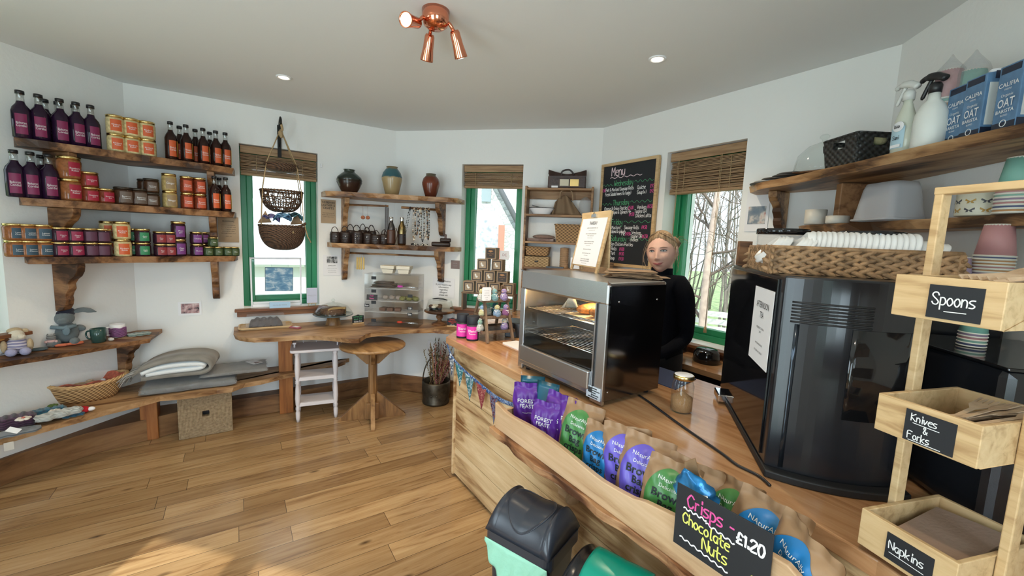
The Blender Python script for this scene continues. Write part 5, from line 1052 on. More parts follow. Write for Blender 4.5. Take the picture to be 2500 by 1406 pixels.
# right hand pedestal cake stand
q = bz(1070, 795)+Vector((0, .06, 0)); t = thing('cake_stand', 'turned dark wood cake pedestal with a small ribbed dome in the corner', 'cake stand', (q.x, q.y, BZ))
mb = MB(); mb.lathe([(.072, 0), (.074, .006), (.066, .014), (.040, .024), (.022, .036), (.018, .046), (.028, .058), (.034, .074), (.028, .088), (.017, .096), (.020, .104), (.030, .110)], seg=32); part('pedestal', mb, m_shelf, t)
mb = MB(); mb.lathe([(.03, .108), (.12, .112), (.140, .122), (.142, .134), (.13, .138), (0, .138)], seg=44); part('plate', mb, m_shelf, t)
mb = MB(); mb.lathe([(.132, .139), (.126, .150), (.108, .222), (.10, .230), (0, .232)], seg=20, sm=False); part('plastic_dome', mb, m_glass, t)
for i in range(6):
    a = i*1.1; rr = .05 if i else 0; o = (q.x+rr*math.cos(a)-.03, q.y+rr*math.sin(a), BZ+.139)
    t2 = thing('muffin', 'small dark muffin %s under the ribbed dome' % ('in the middle' if not i else ['', 'at the right', 'at the back right', 'at the back left', 'at the left', 'at the front'][i]), 'muffin', o, 0, 'muffins under the dome')
    mb = MB(); mb.lathe([(.016, 0), (.021, .028)], seg=14); part('case', mb, m_slate, t2); mb = MB(); mb.ball((0, 0, .030), (.023, .023, .016), 12, 8); part('top', mb, mat('muffin_top', (.10, .05, .025), .8, bmp=.6) if i % 2 else mat('cream_icing', (.66, .60, .50), .6), t2)
mb = MB(); mb.tube(smooth([(-.075, 0, .003), (0, -.004, .006), (.075, 0, .002)], 4), .0035, 6); mb.tube(smooth([(-.075, .02, .003), (0, .014, .012), (.075, 0, .002)], 4), .0035, 6); solo('cake_tongs', mb, m_black, 'dark tongs lying on top of the small ribbed dome', 'tongs', (q.x, q.y, BZ+.2325), -.3)

# clear acrylic display cabinet
ca, cb_ = at_z(890, 795, BZ), at_z(1020, 801, BZ); d = (cb_-ca).normalized(); nn = Vector((-d.y, d.x, 0)); CWd, CDp, CHt = (cb_-ca).length, .20, .46
cc = (ca+cb_)/2+nn*CDp/2; CRz = math.atan2(d.y, d.x)
t = thing('acrylic_cabinet', 'clear acrylic cake cabinet with four shelves on the corner of the worktop', 'cabinet', (cc.x, cc.y, BZ), CRz)
mb = MB(); th = .004
for x in (-CWd/2, CWd/2): mb.box((x, 0, CHt/2), (th, CDp, CHt))
mb.box((0, CDp/2, CHt/2), (CWd, th, CHt)); mb.box((0, 0, CHt), (CWd, CDp, th)); mb.box((0, 0, th/2), (CWd, CDp, th)); mb.box((-.11, 0, CHt*.5), (th*.7, CDp*.8, CHt)) if False else None
part('case', mb, m_acryl, t)
SHc = [.012, .125, .225, .335]
for z in SHc[1:]:
    mb = MB(); mb.box((0, 0, z), (CWd-.01, CDp-.01, .004)); part('shelf', mb, film('acrylic_shelf', (.9, .92, .93), .45, .2), t)
mb = MB(); mb.box((0, -CDp/2, CHt/2), (CWd, .003, CHt)); part('front_door', mb, m_acryl, t)
for x, z, wd, s in ((-.155, .42, .05, None), (-.155, .305, .05, None), (-.155, .205, .05, None), (-.155, .045, .05, None), (.165, .275, .05, None), (.165, .165, .05, '3.50'), (.165, .112, .05, 'Slice'), (-.215, .175, .05, 'Scone')):
    mb = MB(); mb.box((x, -CDp/2-.003, z+.008), (.042, .002, .027)); o = part('price_label', mb, m_slate, t)
    if s: mb = MB(); hand(mb, s, x, z+.002, .012, .0018, T=Tr(0, -CDp/2-.0045, 0) @ UP, align='c', maxw=.036); part('lettering', mb, m_chalkw, o)
CT = Matrix.Translation((cc.x, cc.y, BZ)) @ Rz(CRz)
def inC(x, y, z): return CT @ Vector((x, y, z+.003))
for x in (-.055, .085):
    tt = thing('bowl_stack', 'stack of cream cardboard bowls, %s one on the acrylic cabinet' % ('left' if x < 0 else 'right'), 'bowls', inC(x, 0, CHt), CRz, 'cream bowls on the cabinet')
    mb = MB(); mb.box((0, 0, .022), (.085, .08, .038), taper=(1.25, 1.25)); part('lower_bowl', mb, mat('cream_pulp', (.66, .62, .52), .8), tt, bevel=.004)
    mb = MB(); mb.box((0, 0, .058), (.118, .11, .030), taper=(1.04, 1.04)); part('upper_bowl', mb, MT['cream_pulp'], tt, bevel=.004)
m_slice = mat('chocolate_slice', (.13, .06, .035), .7, bmp=.6)
mb = MB(); 
for i in range(6): mb.box((random.uniform(-.02, .02), random.uniform(-.02, .02), .006+.008*i), (.21-.012*i, .10, .0065), T=Rz(random.uniform(-.12, .12)))
solo('chocolate_bark', mb, mat('bark_brown', (.07, .035, .018), .6, bmp=.5), 'pile of flat brown flapjack strips on the top shelf of the acrylic cabinet', 'flapjack', inC(-.085, 0, SHc[3]), CRz)
for i in range(3):
    mb = MB(); mb.box((0, 0, .014), (.055, .07, .028)); solo('cake_slice', mb, m_slice, 'square brown cake slice, %s of three on the third shelf of the cabinet' % ('left', 'middle', 'right')[i], 'cake slice', inC(-.10+.065*i, 0, SHc[1]), CRz+.2*(i-1), 'brown slices in the cabinet', bevel=.004)
for i in range(3):
    mb = MB(); mb.ball((0, 0, .02), (.03, .03, .022)); solo('wrapped_treat', mb, film('cellophane_ball', (.5, .42, .36), .6, .1), 'round cellophane wrapped treat, %s of three in the cabinet' % ('left', 'middle', 'right')[i], 'wrapped cake', inC(-.085+.06*i, .0, SHc[2]), 0, 'wrapped treats in the cabinet')
for i in range(5):
    mb = MB(); mb.ball((0, 0, .018), (.029, .029, .020)); solo('green_cake', mb, mat('matcha', (.17, .17, .05), .8, bmp=.6), 'round mossy green cake, %s from the left in the cabinet' % ORD[i], 'cake', inC(.075+.031*i, (.02 if i % 2 else -.02), SHc[2]+(.0 if i < 9 else 0)), 0, 'green cakes in the cabinet')
mb = MB(); mb.box((0, 0, .02), (.095, .006, .05)); o = solo('recipe_card', mb, m_slate, 'dark chalk card leaning inside the left of the acrylic cabinet', 'card', inC(-.19, -.05, SHc[2]+.0), CRz, rot=(-.15, 0, CRz)); mb = MB(); hand(mb, 'Fruit', 0, .028, .013, .002, T=Tr(0, -.004, 0) @ UP, align='c'); hand(mb, 'Scones', 0, .006, .012, .002, T=Tr(0, -.004, 0) @ UP, align='c'); part('lettering', mb, m_chalkp, o)
for (x, z, mc, lab) in ((.10, SHc[3], mat('magenta_silicone', (.50, .03, .36), .4), 'tongs with a magenta tip on the top shelf of the cabinet'), (.10, SHc[0], mat('red_silicone', (.62, .05, .02), .4), 'tongs with a red tip at the bottom of the cabinet')):
    tt = thing('serving_tongs', lab, 'tongs', inC(x, -.03, z), CRz); mb = MB(); mb.ball((-.045, 0, .016), (.026, .016, .012)); part('tip', mb, mc, tt); mb = MB(); mb.tube([(-.02, -.004, .014), (.12, -.004, .006)], .004, 6); mb.tube([(-.02, .008, .018), (.12, .004, .012)], .004, 6); part('handle', mb, m_chrome, tt)

# ================================================================== round table, white stool, bucket of dried flowers
c = Vector((-1.140, 3.405)); TZ = .645
t = thing('round_side_table', 'round oak pedestal table with three triangular feet beside the white stool', 'table', (c.x, c.y, 0), math.radians(-71))
mb = MB(); mb.lathe([(0, TZ-.026), (.255, TZ-.026), (.264, TZ-.018), (.264, TZ-.006), (.258, TZ), (0, TZ)], seg=64); part('tabletop', mb, m_table, t)
mb = MB(); mb.lathe([(.036, .10), (.036, TZ-.03)], seg=8, sm=False); part('column', mb, m_leg, t)
mb = MB(); mb.box((0, 0, .075), (.10, .10, .14)); part('foot_block', mb, m_leg, t, bevel=.004)
UPX = Matrix(((1, 0, 0, 0), (0, 0, 1, 0), (0, 1, 0, 0), (0, 0, 0, 1)))
for i in range(4):
    mb = MB(); mb.prism([(.03, .0), (.27, 0), (.27, .015), (.04, .225), (.03, .225)], -.017, .017, T=Rz(PI/2*i) @ UPX); part('foot', mb, m_leg, t, bevel=.002)
    mb = MB(); mb.prism([(.03, TZ-.027), (.185, TZ-.027), (.185, TZ-.04), (.05, TZ-.17), (.03, TZ-.17)], -.015, .015, T=Rz(PI/2*i) @ UPX); part('brace', mb, m_leg, t, bevel=.002)
m_ww = mat('painted_white_wood', (.70, .65, .66), .5, bmp=.08, bs=60)
fl_, fr_ = at_z(728, 1030, 0), at_z(820, 1018, 0); d = (fr_-fl_).normalized(); nn = Vector((-d.y, d.x, 0)); SWd = (fr_-fl_).length; sc_ = (fl_+fr_)/2+nn*.10
t = thing('white_step_stool', 'white painted plant stand with turned legs and two slatted shelves', 'stool', (sc_.x, sc_.y, 0), math.atan2(d.y, d.x))
SH_ = .585; lp = [(.010, 0), (.016, .03), (.018, .08), (.012, .10), (.019, .107), (.012, .114), (.019, .121), (.012, .128), (.017, .15), (.020, .20), (.017, .27), (.013, .32), (.019, .327), (.012, .334), (.019, .341), (.012, .348), (.016, .37), (.020, .44), (.017, .53), (.013, .55), (.018, .56), (.018, SH_)]
for x in (-SWd/2, SWd/2):
    for y in (-.10, .10): mb = MB(); mb.lathe(lp, (x, y, 0), 16); part('leg', mb, m_ww, t)
mb = MB(); mb.prism(rrect(SWd+.10, .285, .03), SH_, SH_+.022); part('seat', mb, m_ww, t, bevel=.005)
for z in (.150, .365): mb = MB(); mb.box((0, 0, z), (SWd-.02, .19, .02)); mb.box((0, -.10, z-.006), (SWd-.02, .014, .03)); part('shelf', mb, m_ww, t, bevel=.003)
mb = MB()
for x in (-.10, 0, .10): mb.tube([(x, .12, SH_+.02), (x, .12, SH_+.062)], .005, 6)
mb.box((0, .12, SH_+.066), (SWd-.02, .016, .01)); part('back_rail', mb, m_ww, t)
for x in (-SWd/2-.02, SWd/2+.02): mb = MB(); mb.box((x, -.005, SH_+.060), (.024, .09, .014)); mb.tube([(x, -.03, SH_+.02), (x, -.03, SH_+.055)], .007, 6); part('side_rail', mb, m_ww, t)
bu = at_z(1062, 985, 0)+Vector((0, .04, 0)); t = thing('copper_bucket', 'old dark brass coal bucket with hoop handle holding dried flowers', 'bucket', (bu.x, bu.y, 0)); m_ob = mat('old_brass', (.075, .062, .045), .45, .75, bmp=.3, bs=30, var=.4, vs=20)
mb = MB(); mb.lathe([(.110, 0), (.125, .004), (.126, .02), (.118, .03), (.132, .12), (.130, .20), (.126, .215), (.120, .213), (.122, .12), (.108, .03), (0, .03)], seg=36); part('pail', mb, m_ob, t)
mb = MB(); mb.tube([(.124*math.cos(a), 0, .20+.25*math.sin(a)) for a in [PI*i/18 for i in range(19)]], .006, 8, T=Rz(.2)); part('handle', mb, m_ob, t)
for x in (-.02, .03): mb = MB(); mb.ball((x, -.131, .10), (.009, .006, .009)); part('rivet', mb, m_ob, t)
rn = random.Random(4); fc = [mat('straw_stem', (.28, .20, .08), .9), mat('dried_red', (.22, .05, .05), .9), mat('dried_pink', (.38, .14, .14), .9), mat('dried_green', (.12, .13, .05), .9), mat('dried_brown', (.10, .05, .025), .9)]
flo = thing('dried_flowers', 'bunch of dried red and straw coloured flowers standing in the brass bucket', 'flowers', (bu.x, bu.y, 0))
for k in range(44):
    mb = MB(); a = rn.uniform(0, 2*PI); rr = rn.uniform(.01, .06); h = rn.uniform(.36, .60); tx, ty = rr*2.6*math.cos(a)+rn.uniform(-.03, .06), rr*2.2*math.sin(a); pts_ = smooth([(rr*math.cos(a), rr*math.sin(a), .034), (rr*1.3*math.cos(a), rr*1.3*math.sin(a), .22), (tx, ty, h)], 5); mb.tube(pts_, .0016, 4)
    ci = 1 if tx > .03 and k % 2 else rn.choice((0, 2, 3, 4, 0))
    q0, q1 = pts_[-5], pts_[-1]
    for j in range(16):
        s = j/16; p = pts_[-7].lerp(q1, s); dd = Vector((rn.uniform(-1, 1), rn.uniform(-1, 1), 1.3)).normalized(); mb.tube([p, p+dd*rn.uniform(.012, .035)], [.0052, .0012], 5, mi=1)
    part('stem', mb, [fc[0], fc[ci]], flo)
# ================================================================== sales counter
CZ = .91
def KX(t, o): p = K(t, o, 0); return (p.x, p.y)
top = [KX(0, 0), KX(1.0, 0), KX(1.95, 0), KX(2.06, .003), (.796, .815), (.838, .62), (.868, .40), (.885, .10), (1.335, .215), (1.36, .26), (1.66, 1.66), KX(1.62, -.743), KX(.6, -.743), (.215, 3.06), (.335, 3.745), (-.215, 3.865), (-.375, 2.872)]
t = thing('sales_counter', 'long wooden shop counter with ash plank front and glossy beech worktop', 'counter')
mb = MB(); mb.prism(top, CZ-.045, CZ); part('countertop', mb, m_top, t, bevel=.004)
fp = [KX(.105, -.03), KX(2.05, -.03), (.815, .80), (.858, .60), (.888, .38), (.905, .12)]
mb = MB(); zs = [.02, .205, .39, .575, .76, .866]
for a, b in zip(zs[:-1], zs[1:]):
    for p, q in zip(fp[:-1], fp[1:]):
        d = (Vector(q)-Vector(p)).normalized(); nn = Vector((-d.y, d.x))*.022; mb.prism([p, q, (q[0]+nn.x, q[1]+nn.y), (p[0]+nn.x, p[1]+nn.y)], a+.0015, b-.0015)
part('front_planks', mb, m_panel, t, bevel=.002)
pa = K(.105, -.03, 0); e1 = Vector((.155, .98, 0)).normalized()
mb = MB(); nn = Vector((e1.y, -e1.x, 0))
for a, b in zip(zs[:-1], zs[1:]):
    q = pa+e1*1.12; mb.prism([(pa.x, pa.y), (q.x, q.y), (q.x+nn.x*.02, q.y+nn.y*.02), (pa.x+nn.x*.02, pa.y+nn.y*.02)], a+.0015, b-.0015)
part('end_planks', mb, m_panel, t, bevel=.002)
mb = MB(); mb.box((0, 0, .44), (.022, .022, .85)); o = part('corner_post', mb, m_panel, t, bevel=.004); o.location = (pa.x-.006, pa.y+.004, 0); o.rotation_euler = (0, 0, KR)
mb = MB()
for a, b in ((KX(.25, -.70), KX(1.55, -.70)), (KX(.25, -.70), (.34, 3.70))):
    d = (Vector(b)-Vector(a)).normalized(); n2 = Vector((-d.y, d.x))*.02; mb.prism([a, b, (b[0]+n2.x, b[1]+n2.y), (a[0]+n2.x, a[1]+n2.y)], .02, .866)
part('back_panel', mb, m_shelf, t)
# bunting
def cloth_pat(nm, stops, sc=70, rough=.9):
    m, n, l, b = new_mat(nm); v = coords(n, l); x = n.new('ShaderNodeTexVoronoi'); x.inputs['Scale'].default_value = sc; l.new(v, x.inputs[0])
    ns = noise(n, l, v, sc*.6, 3, .6, 2.5); a = node(n, 'ShaderNodeMath', operation='ADD'); l.new(x.outputs['Distance'], a.inputs[0]); l.new(ns, a.inputs[1])
    r = ramp(n, l, a.outputs[0], stops); r.node.color_ramp.interpolation = 'CONSTANT'; l.new(r, b.inputs['Base Color']); b.inputs['Roughness'].default_value = rough; return m
m_f1 = cloth_pat('white_lace_print', [(.0, (.02, .03, .06)), (.72, (.75, .78, .78)), (.95, (.05, .07, .12))]); m_f2 = cloth_pat('teal_print', [(.0, (.02, .12, .22)), (.78, (.55, .68, .70)), (.92, (.02, .14, .16))])
m_f3 = cloth_pat('blue_paisley', [(.0, (.02, .08, .16)), (.80, (.55, .66, .68)), (.95, (.03, .13, .15))], 80); m_f4 = cloth_pat('red_floral', [(.0, (.22, .025, .03)), (.92, (.55, .30, .22)), (1.0, (.20, .02, .03))], 70); m_f5 = cloth_pat('plum_floral', [(.0, (.03, .02, .05)), (.9, (.30, .07, .05)), (1.02, (.10, .12, .20))], 70); m_f6 = cloth_pat('cream_blue', [(.0, (.55, .55, .50)), (.82, (.05, .10, .22)), (1.0, (.5, .52, .5))], 70)
m_tape = cloth_pat('blue_tape', [(.0, (.02, .05, .16)), (.8, (.35, .45, .6)), (.95, (.02, .06, .2))], 90)
t = thing('bunting', 'patterned triangular bunting swagged across the left of the counter front', 'bunting')
sw = smooth([(.03, .862, 0), (.11, .80, 0), (.25, .765, 0), (.43, .742, 0), (.60, .725, 0), (.72, .728, 0), (.84, .752, 0), (.95, .80, 0)], 6)
mb = MB(); N = len(sw)
vs = []
for p in sw:
    for dz in (.011, -.011): q = K(p.x, .004, p.y+dz); vs.append(q)
mb.add(vs, [(2*i, 2*i+1, 2*i+3, 2*i+2) for i in range(N-1)], 0, True); part('tape', mb, m_tape, t, solid=.002)
def swz(tt):
    for a, b in zip(sw[:-1], sw[1:]):
        if a.x <= tt <= b.x: return a.y+(b.y-a.y)*(tt-a.x)/(b.x-a.x+1e-9)
    return sw[-1].y
for (t0, t1, L, m_) in ((.055, .14, .13, m_f1), (.155, .27, .125, m_f2), (.285, .40, .15, m_f3), (.425, .54, .135, m_f4), (.575, .66, .155, m_f5), (.80, .93, .12, m_f6)):
    z0, z1 = swz(t0), swz(t1); mb = MB(); a, b, c = K(t0, .006, z0), K(t1, .006, z1), K((t0+t1)/2+.01, .007, (z0+z1)/2-L)
    mb.grid(lambda u, v: tuple((a.lerp(b, u)).lerp(c, v)+Vector((Kn.x, Kn.y, 0))*.004*math.sin(7*u+5*v)*(1-v)), 8, 8); part('flag', mb, m_, t, solid=.0016)

# ------------------------------------------------------------------ crisp trough on the counter front
t = thing('crisp_trough', 'long live-edge wooden trough fixed to the counter front, full of crisp bags', 'trough')
m_tr = wood('trough_wood', (.25, .11, .045), (.52, .33, .18), (.64, .44, .27), (1.0, 13, 13), KR, .45, .4, 1.1)
m_trd = wood('trough_edge_wood', (.07, .025, .01), (.26, .115, .05), (.45, .25, .12), (2.2, 16, 16), KR, .5, .8, 1.6)
zt = lambda tt: .80+.03*math.exp(-((tt-.90)/.07)**2)+.012*math.sin((tt-1.0)*7)*(1 if tt < 1.7 else .4)+(.055*max(0, tt-1.55)/.5)+(.02 if tt > 2.0 else 0)
TS = [.90+i*(2.13-.90)/30 for i in range(31)]
mb = MB(); vs = []
for tt in TS:
    e = .03*max(0, (tt-2.07)/.06)**2 if tt > 2.07 else 0
    for o, z in ((.150, .705), (.172, .705), (.172+.004*math.sin(9*tt), zt(tt)-e), (.152+.004*math.sin(9*tt), zt(tt)-e)): vs.append(K(tt, o, z))
n_ = len(TS); fs = [(4*i+k, 4*i+(k+1) % 4, 4*(i+1)+(k+1) % 4, 4*(i+1)+k) for i in range(n_-1) for k in range(4)]+[(3, 2, 1, 0), (4*n_-4, 4*n_-3, 4*n_-2, 4*n_-1)]
mb.add(vs, [f[::-1] for f in fs]); part('front_board', mb, m_tr, t, bevel=.003)
mb = MB(); rn = random.Random(3); fe = [KX(tt, .19+.012*math.sin(6*tt+1)+.007*math.sin(17*tt)+.004*math.sin(41*tt)) for tt in [.88+i*(2.12-.88)/44 for i in range(45)]]
mb.prism(fe+[KX(2.12, -.005), KX(.88, -.005)], .675, .7045); part('base_board', mb, m_trd, t, bevel=.003)
for tt in (.90, 2.115): mb = MB(); mb.prism([KX(tt, -.005), KX(tt+.014, -.005), KX(tt+.014, .152), KX(tt, .152)], .705, .78); part('end_board', mb, m_tr, t)
for tt in (1.235, 1.86): mb = MB(); bracket(mb, .17, .20, .05, Matrix.Translation(K(tt, -.028, .674)) @ Rz(KR)); part('bracket', mb, m_tr, t, bevel=.004)
# crisp bags
m_bagb = mat('brown_bag', (.33, .195, .10), .5, var=.12, vs=14, bmp=.35, bs=24, spec=.5)
ellc = {'green': mat('bag_green', (.06, .22, .055), .35), 'blue': mat('bag_blue', (.015, .17, .42), .35), 'violet': mat('bag_violet', (.13, .095, .50), .35)}
m_bagw = mat('bag_white', (.78, .78, .74), .5); m_bagk = mat('bag_dark', (.012, .02, .022), .5)
_bm = {}
def crisp_bag(kind, lab, c, rz, tilt=-.12, roll=0, sc=1.0, plump=1):
    t = thing('crisp_bag', lab, 'crisp bag', c, group='%s brown paper crisp bags' % kind if kind != 'nut' else 'purple nut pouches', rot=(tilt, roll, rz)); t.scale = (sc*1.06,)*3
    w_, h_, d_ = (.155, .225, .055) if kind != 'nut' else (.125, .205, .045)
    key = (kind, plump)
    if key not in _bm:
        def surf(u, v, side):        # u across, v up
            x = (u-.5)*w_; z = v*h_; e = max(0, 1-(2*u-1)**4)*max(0, 1-(2*min(1, v*1.12)-1)**6) if v < .9 else 0
            e = max(e, .02); y = side*(d_/2*e*plump)+.0035*math.sin(23*u+9*v)*math.sin(11*v)+(.006*math.sin(3*PI*u) if v > .88 else 0)
            x += .004*math.sin(8*v)*(1 if v > .5 else .3)
            return x, y, z
        mb = MB(); mb.grid(lambda u, v: surf(u, v, -1), 34, 40); mb.grid(lambda u, v: surf(u, v, 1), 22, 26, flip=True)
        me = {'bag': mb.mesh('bag', m_bagb if kind != 'nut' else mat('nut_purple', (.095, .02, .24), .35, var=.15, vs=12, bmp=.3, bs=20))}
        def onbag(mb, off): mb.v = [(x, surf(min(1, max(0, (x-.004*math.sin(8*z/h_)*(1 if z/h_ > .5 else .3))/w_+.5)), min(.99, max(0, z/h_)), -1)[1]-off, z) for x, y, z in mb.v]
        if kind != 'nut':
            mb = MB(); cx_, cz_, rx, rz_ = 0, h_*.46, w_*.43, h_*.42; mb.grid(lambda u, v: (cx_+rx*u*math.cos(2*PI*v), 0, cz_+rz_*u*math.sin(2*PI*v)), 14, 48); onbag(mb, .0022); me['ell'] = mb.mesh('roundel', ellc[kind])
            mb = MB(); T = UP
            for s, z, h, mw in (('NAturAlly', .72, .055, .6), ('Delicious', .625, .05, .62), ('packed by small hands', .15, .022, .45)): print_text(mb, s, 0, h_*z, h_*h, maxw=w_*mw, T=T, lift=0, bold=.0, rot=-.03)
            onbag(mb, .0036); me['w'] = mb.mesh('w', m_bagw)
            mb = MB()
            for s, z, h, mw in (('Brown', .485, .11, .78), ('Bag', .365, .10, .52), ('crisps', .24, .10, .78)): print_text(mb, s, 0, h_*z, h_*h, maxw=w_*mw, T=T, lift=0, bold=.025)
            onbag(mb, .0036); me['k'] = mb.mesh('k', m_bagk)
        else:
            mb = MB(); T = UP
            for s, z, h, mw in (('FOREST', .60, .085, .75), ('FEAST', .49, .085, .66), ('roasted nuts', .38, .03, .5), ('120g', .12, .03, .3)): print_text(mb, s, 0, h_*z, h_*h, maxw=w_*mw, T=T, lift=0)
            onbag(mb, .0016); me['w'] = mb.mesh('w', m_bagw)
        _bm[key] = me
    me = _bm[key]; b = put('bag', me['bag'], t)
    if 'ell' in me:
        e = put('roundel', me['ell'], b)
    put('lettering_white', me['w'], b)
    if 'k' in me: put('lettering_dark', me['k'], b)
    return t
def on_k(px, py, o, z=.706): p = at_k(px, py, o); return Vector((p.x, p.y, z))
KRb = KR+math.radians(16)
bags = [('green', 1404, 1040, .075, 0.0, -.20, .06, 1.0, 'green brown-paper crisp bag nearest the purple pouches'),
 ('blue', 1462, 1075, .085, -.1, -.12, .0, .88, 'blue labelled crisp bag between the first green and the violet one'),
 ('violet', 1562, 1120, .085, 0.05, -.22, .05, 1.0, 'violet labelled crisp bag standing at the front'),
 ('violet', 1530, 1110, .055, 0.1, -.05, -.05, 1.0, 'violet labelled crisp bag partly hidden behind the front violet one'),
 ('green', 1620, 1190, .105, .1, -.15, .10, .92, 'green labelled crisp bag low in front beside the chalk sign'),
 ('green', 1668, 1160, .062, 0.0, -.10, .12, .95, 'green labelled crisp bag leaning behind the low green one'),
 ('green', 1795, 1240, .060, -.5, -.2, -.15, .95, 'green labelled crisp bag standing edge on behind the chalk sign'),
 ('blue', 1850, 1240, .085, -.25, -.16, .10, 1.0, 'blue labelled crisp bag rising above the chalk sign'),
 ('blue', 1925, 1290, .095, -.75, -.05, .22, 1.0, 'crumpled blue crisp bag at the right end of the trough')]
for kind, px, py, o, rz, tilt, roll, sc, lab in bags: crisp_bag(kind, lab, on_k(px, py, o), KRb+rz, tilt, roll, sc)
for px, py, o, rz, tilt, roll, sc, lab in ((1292, 965, .055, .5, -.05, -.05, .98, 'purple nut pouch turned side on at the left end of the trough'), (1326, 985, .105, .25, -.12, .05, .88, 'small purple nut pouch at the front of the group'), (1354, 965, .065, .05, -.15, .08, 1.05, 'purple nut pouch in the middle of the purple group'), (1398, 965, .045, 0, -.06, .05, 1.05, 'purple nut pouch behind the first green crisp bag')):
    crisp_bag('nut', lab, on_k(px, py, o), KRb+rz, tilt, roll, sc)
for px, py, o, rz, lab in ((1300, 940, .028, .6, 'teal topped pouch behind the leftmost purple pouch'), (1335, 940, .022, .1, 'dark teal pouch behind the middle purple pouches')):
    mb = MB(); mb.grid(lambda u, v: ((u-.5)*.11, -.015*(1-(2*u-1)**2)*(1-v), .235*v), 10, 8); mb.grid(lambda u, v: ((u-.5)*.11, .015*(1-(2*u-1)**2)*(1-v), .235*v), 10, 8, flip=True); solo('nut_pouch', mb, mat('teal_foil', (.012, .10, .16), .3), lab, 'pouch', on_k(px, py, o), 0, rot=(-.06, 0, KRb+rz))
t = thing('torn_crisp_bag', 'torn open blue and silver crisp bag lying on the others', 'crisp bag', on_k(1735, 1170, .055, .79), rot=(.35, -.3, KRb-.2))
mb = MB(); mb.grid(lambda u, v: ((.06+.008*math.sin(17*v*2))*math.sin(PI*v)*math.cos(2*PI*u), (.032+.005*math.sin(31*u))*math.sin(PI*v)*math.sin(2*PI*u), .17*v), 28, 16, wrap=True); part('bag', mb, mat('blue_silver', (.02, .17, .40), .25, var=.8, vs=18, bmp=.7, bs=22, metal=.3), t)
mb = MB(); mb.grid(lambda u, v: (.02+.045*u, -.036+.01*math.sin(6*v), .04+.085*v), 6, 6); part('silver_tear', mb, mat('foil', (.7, .7, .66), .2, .9, bmp=.9, bs=60), t, solid=.001)
mb = MB(); mb.prism([(-.05, .0), (-.01, .0), (.02, .18), (-.02, .16)], -.036, -.033, T=UP); part('brown_seam', mb, m_bagb, t)
# chalk sign on the trough
so = .182; TL, TRp, BL = at_k(1656, 1177, so), at_k(1892, 1307, so), at_k(1644, 1321, so)
ux = (TRp-TL); sw_ = ux.length; uy = (TL-BL); sh_ = uy.length; ux.normalize(); nz = Vector((Kn.x, Kn.y, 0)); uy = nz.cross(ux).normalized()
t = bpy.data.objects.new('chalk_sign', None); COL.objects.link(t); O = BL; t.matrix_world = Matrix(((ux.x, uy.x, nz.x, O.x), (ux.y, uy.y, nz.y, O.y), (ux.z, uy.z, nz.z, O.z), (0, 0, 0, 1))); tag(t, 'black chalk sign reading Crisps, Chocolate, Nuts on the trough front', 'sign')
mb = MB(); mb.box((sw_/2, sh_/2, 0), (sw_, sh_, .004)); part('board', mb, m_slate, t, bevel=.001)
random.seed(11)
def L_(items, m_):
    mb = MB()
    for s, x, y, h, w_, sl in items: hand(mb, s, sw_*x, sh_*y, sh_*h, sh_*w_, T=Tr(0, 0, .002), slope=sl)
    part('lettering', mb, m_, t)
L_([('Crisps -', .14, .72, .20, .026, -.04)], m_chalkp); L_([('Chocolate', .10, .44, .16, .022, -.04), ('Nuts', .34, .20, .18, .022, -.04), ('-£1', .76, .10, .18, .024, 0)], m_chalky); L_([('£1.20', .68, .62, .155, .030, .0)], mat('chalk_bright', (.95, .95, .95), .7))
mb = MB(); wavy(mb, sw_*.10, sw_*.36, sh_*.66, sh_*.018, 4, sh_*.022, T=Tr(0, 0, .002)); wavy(mb, sw_*.36, sw_*.66, sh_*.62, sh_*.018, 4, sh_*.022, T=Tr(0, 0, .002), slope=-.12); wavy(mb, sw_*.08, sw_*.62, sh_*.17, sh_*.016, 7, sh_*.022, T=Tr(0, 0, .002), slope=-.10); part('wavy_underline', mb, MT['chalk_bright'], t)

# ------------------------------------------------------------------ food warmer
WT0, WT1, WO, WD, WZ = .752, 1.330, -.045, .352, .475
c = K((WT0+WT1)/2, WO-WD/2, CZ+.018); WW = WT1-WT0
t = thing('food_warmer', 'stainless steel hot food display cabinet with wire racks standing on the counter', 'food warmer', (c.x, c.y, c.z), KR)
m_mir = mat('dark_polished_steel', (.20, .19, .20), .14, 1.0, bmp=.02, bs=5)
hx, hy = WW/2, WD/2
mb = MB(); mb.box((0, 0, WZ-.01), (WW, WD, .02)); mb.box((0, -hy+.012, WZ-.045), (WW, .024, .09)); tp = part('top_cover', mb, m_steel, t, bevel=.012)
mb = MB(); mb.box((hx-.006, .0, WZ/2-.005), (.012, WD-.01, WZ-.02)); part('side_panel', mb, m_mir, t)
mb = MB(); mb.box((-hx+.006, 0, WZ/2-.005), (.012, WD-.01, WZ-.02)); part('side_panel', mb, m_steel, t)
mb = MB(); mb.box((0, hy-.006, WZ/2), (WW-.02, .012, WZ-.03)); part('back_panel', mb, mat('oven_inside', (.08, .075, .07), .35, .8), t)
mb = MB(); mb.box((0, 0, .012), (WW-.02, WD-.02, .024)); part('base_pan', mb, MT['oven_inside'], t)
for x, w_ in ((-hx+.018, .036), (hx-.034, .068)): mb = MB(); mb.box((x, -hy+.008, .19), (w_, .016, .40)); part('front_post', mb, m_steel, t, bevel=.003)
mb = MB(); mb.box((hx-.052, -hy-.002, .20), (.006, .004, .38)); part('door_track', mb, m_black, t)
mb = MB(); mb.box((-.015, -hy-.008, .075), (WW-.10, .022, .075)); part('lower_door', mb, m_steel, t, bevel=.005)
mb = MB(); mb.box((-.01, -hy+.004, .025), (WW-.04, .012, .022)); part('front_ledge', mb, m_steel, t, bevel=.003)
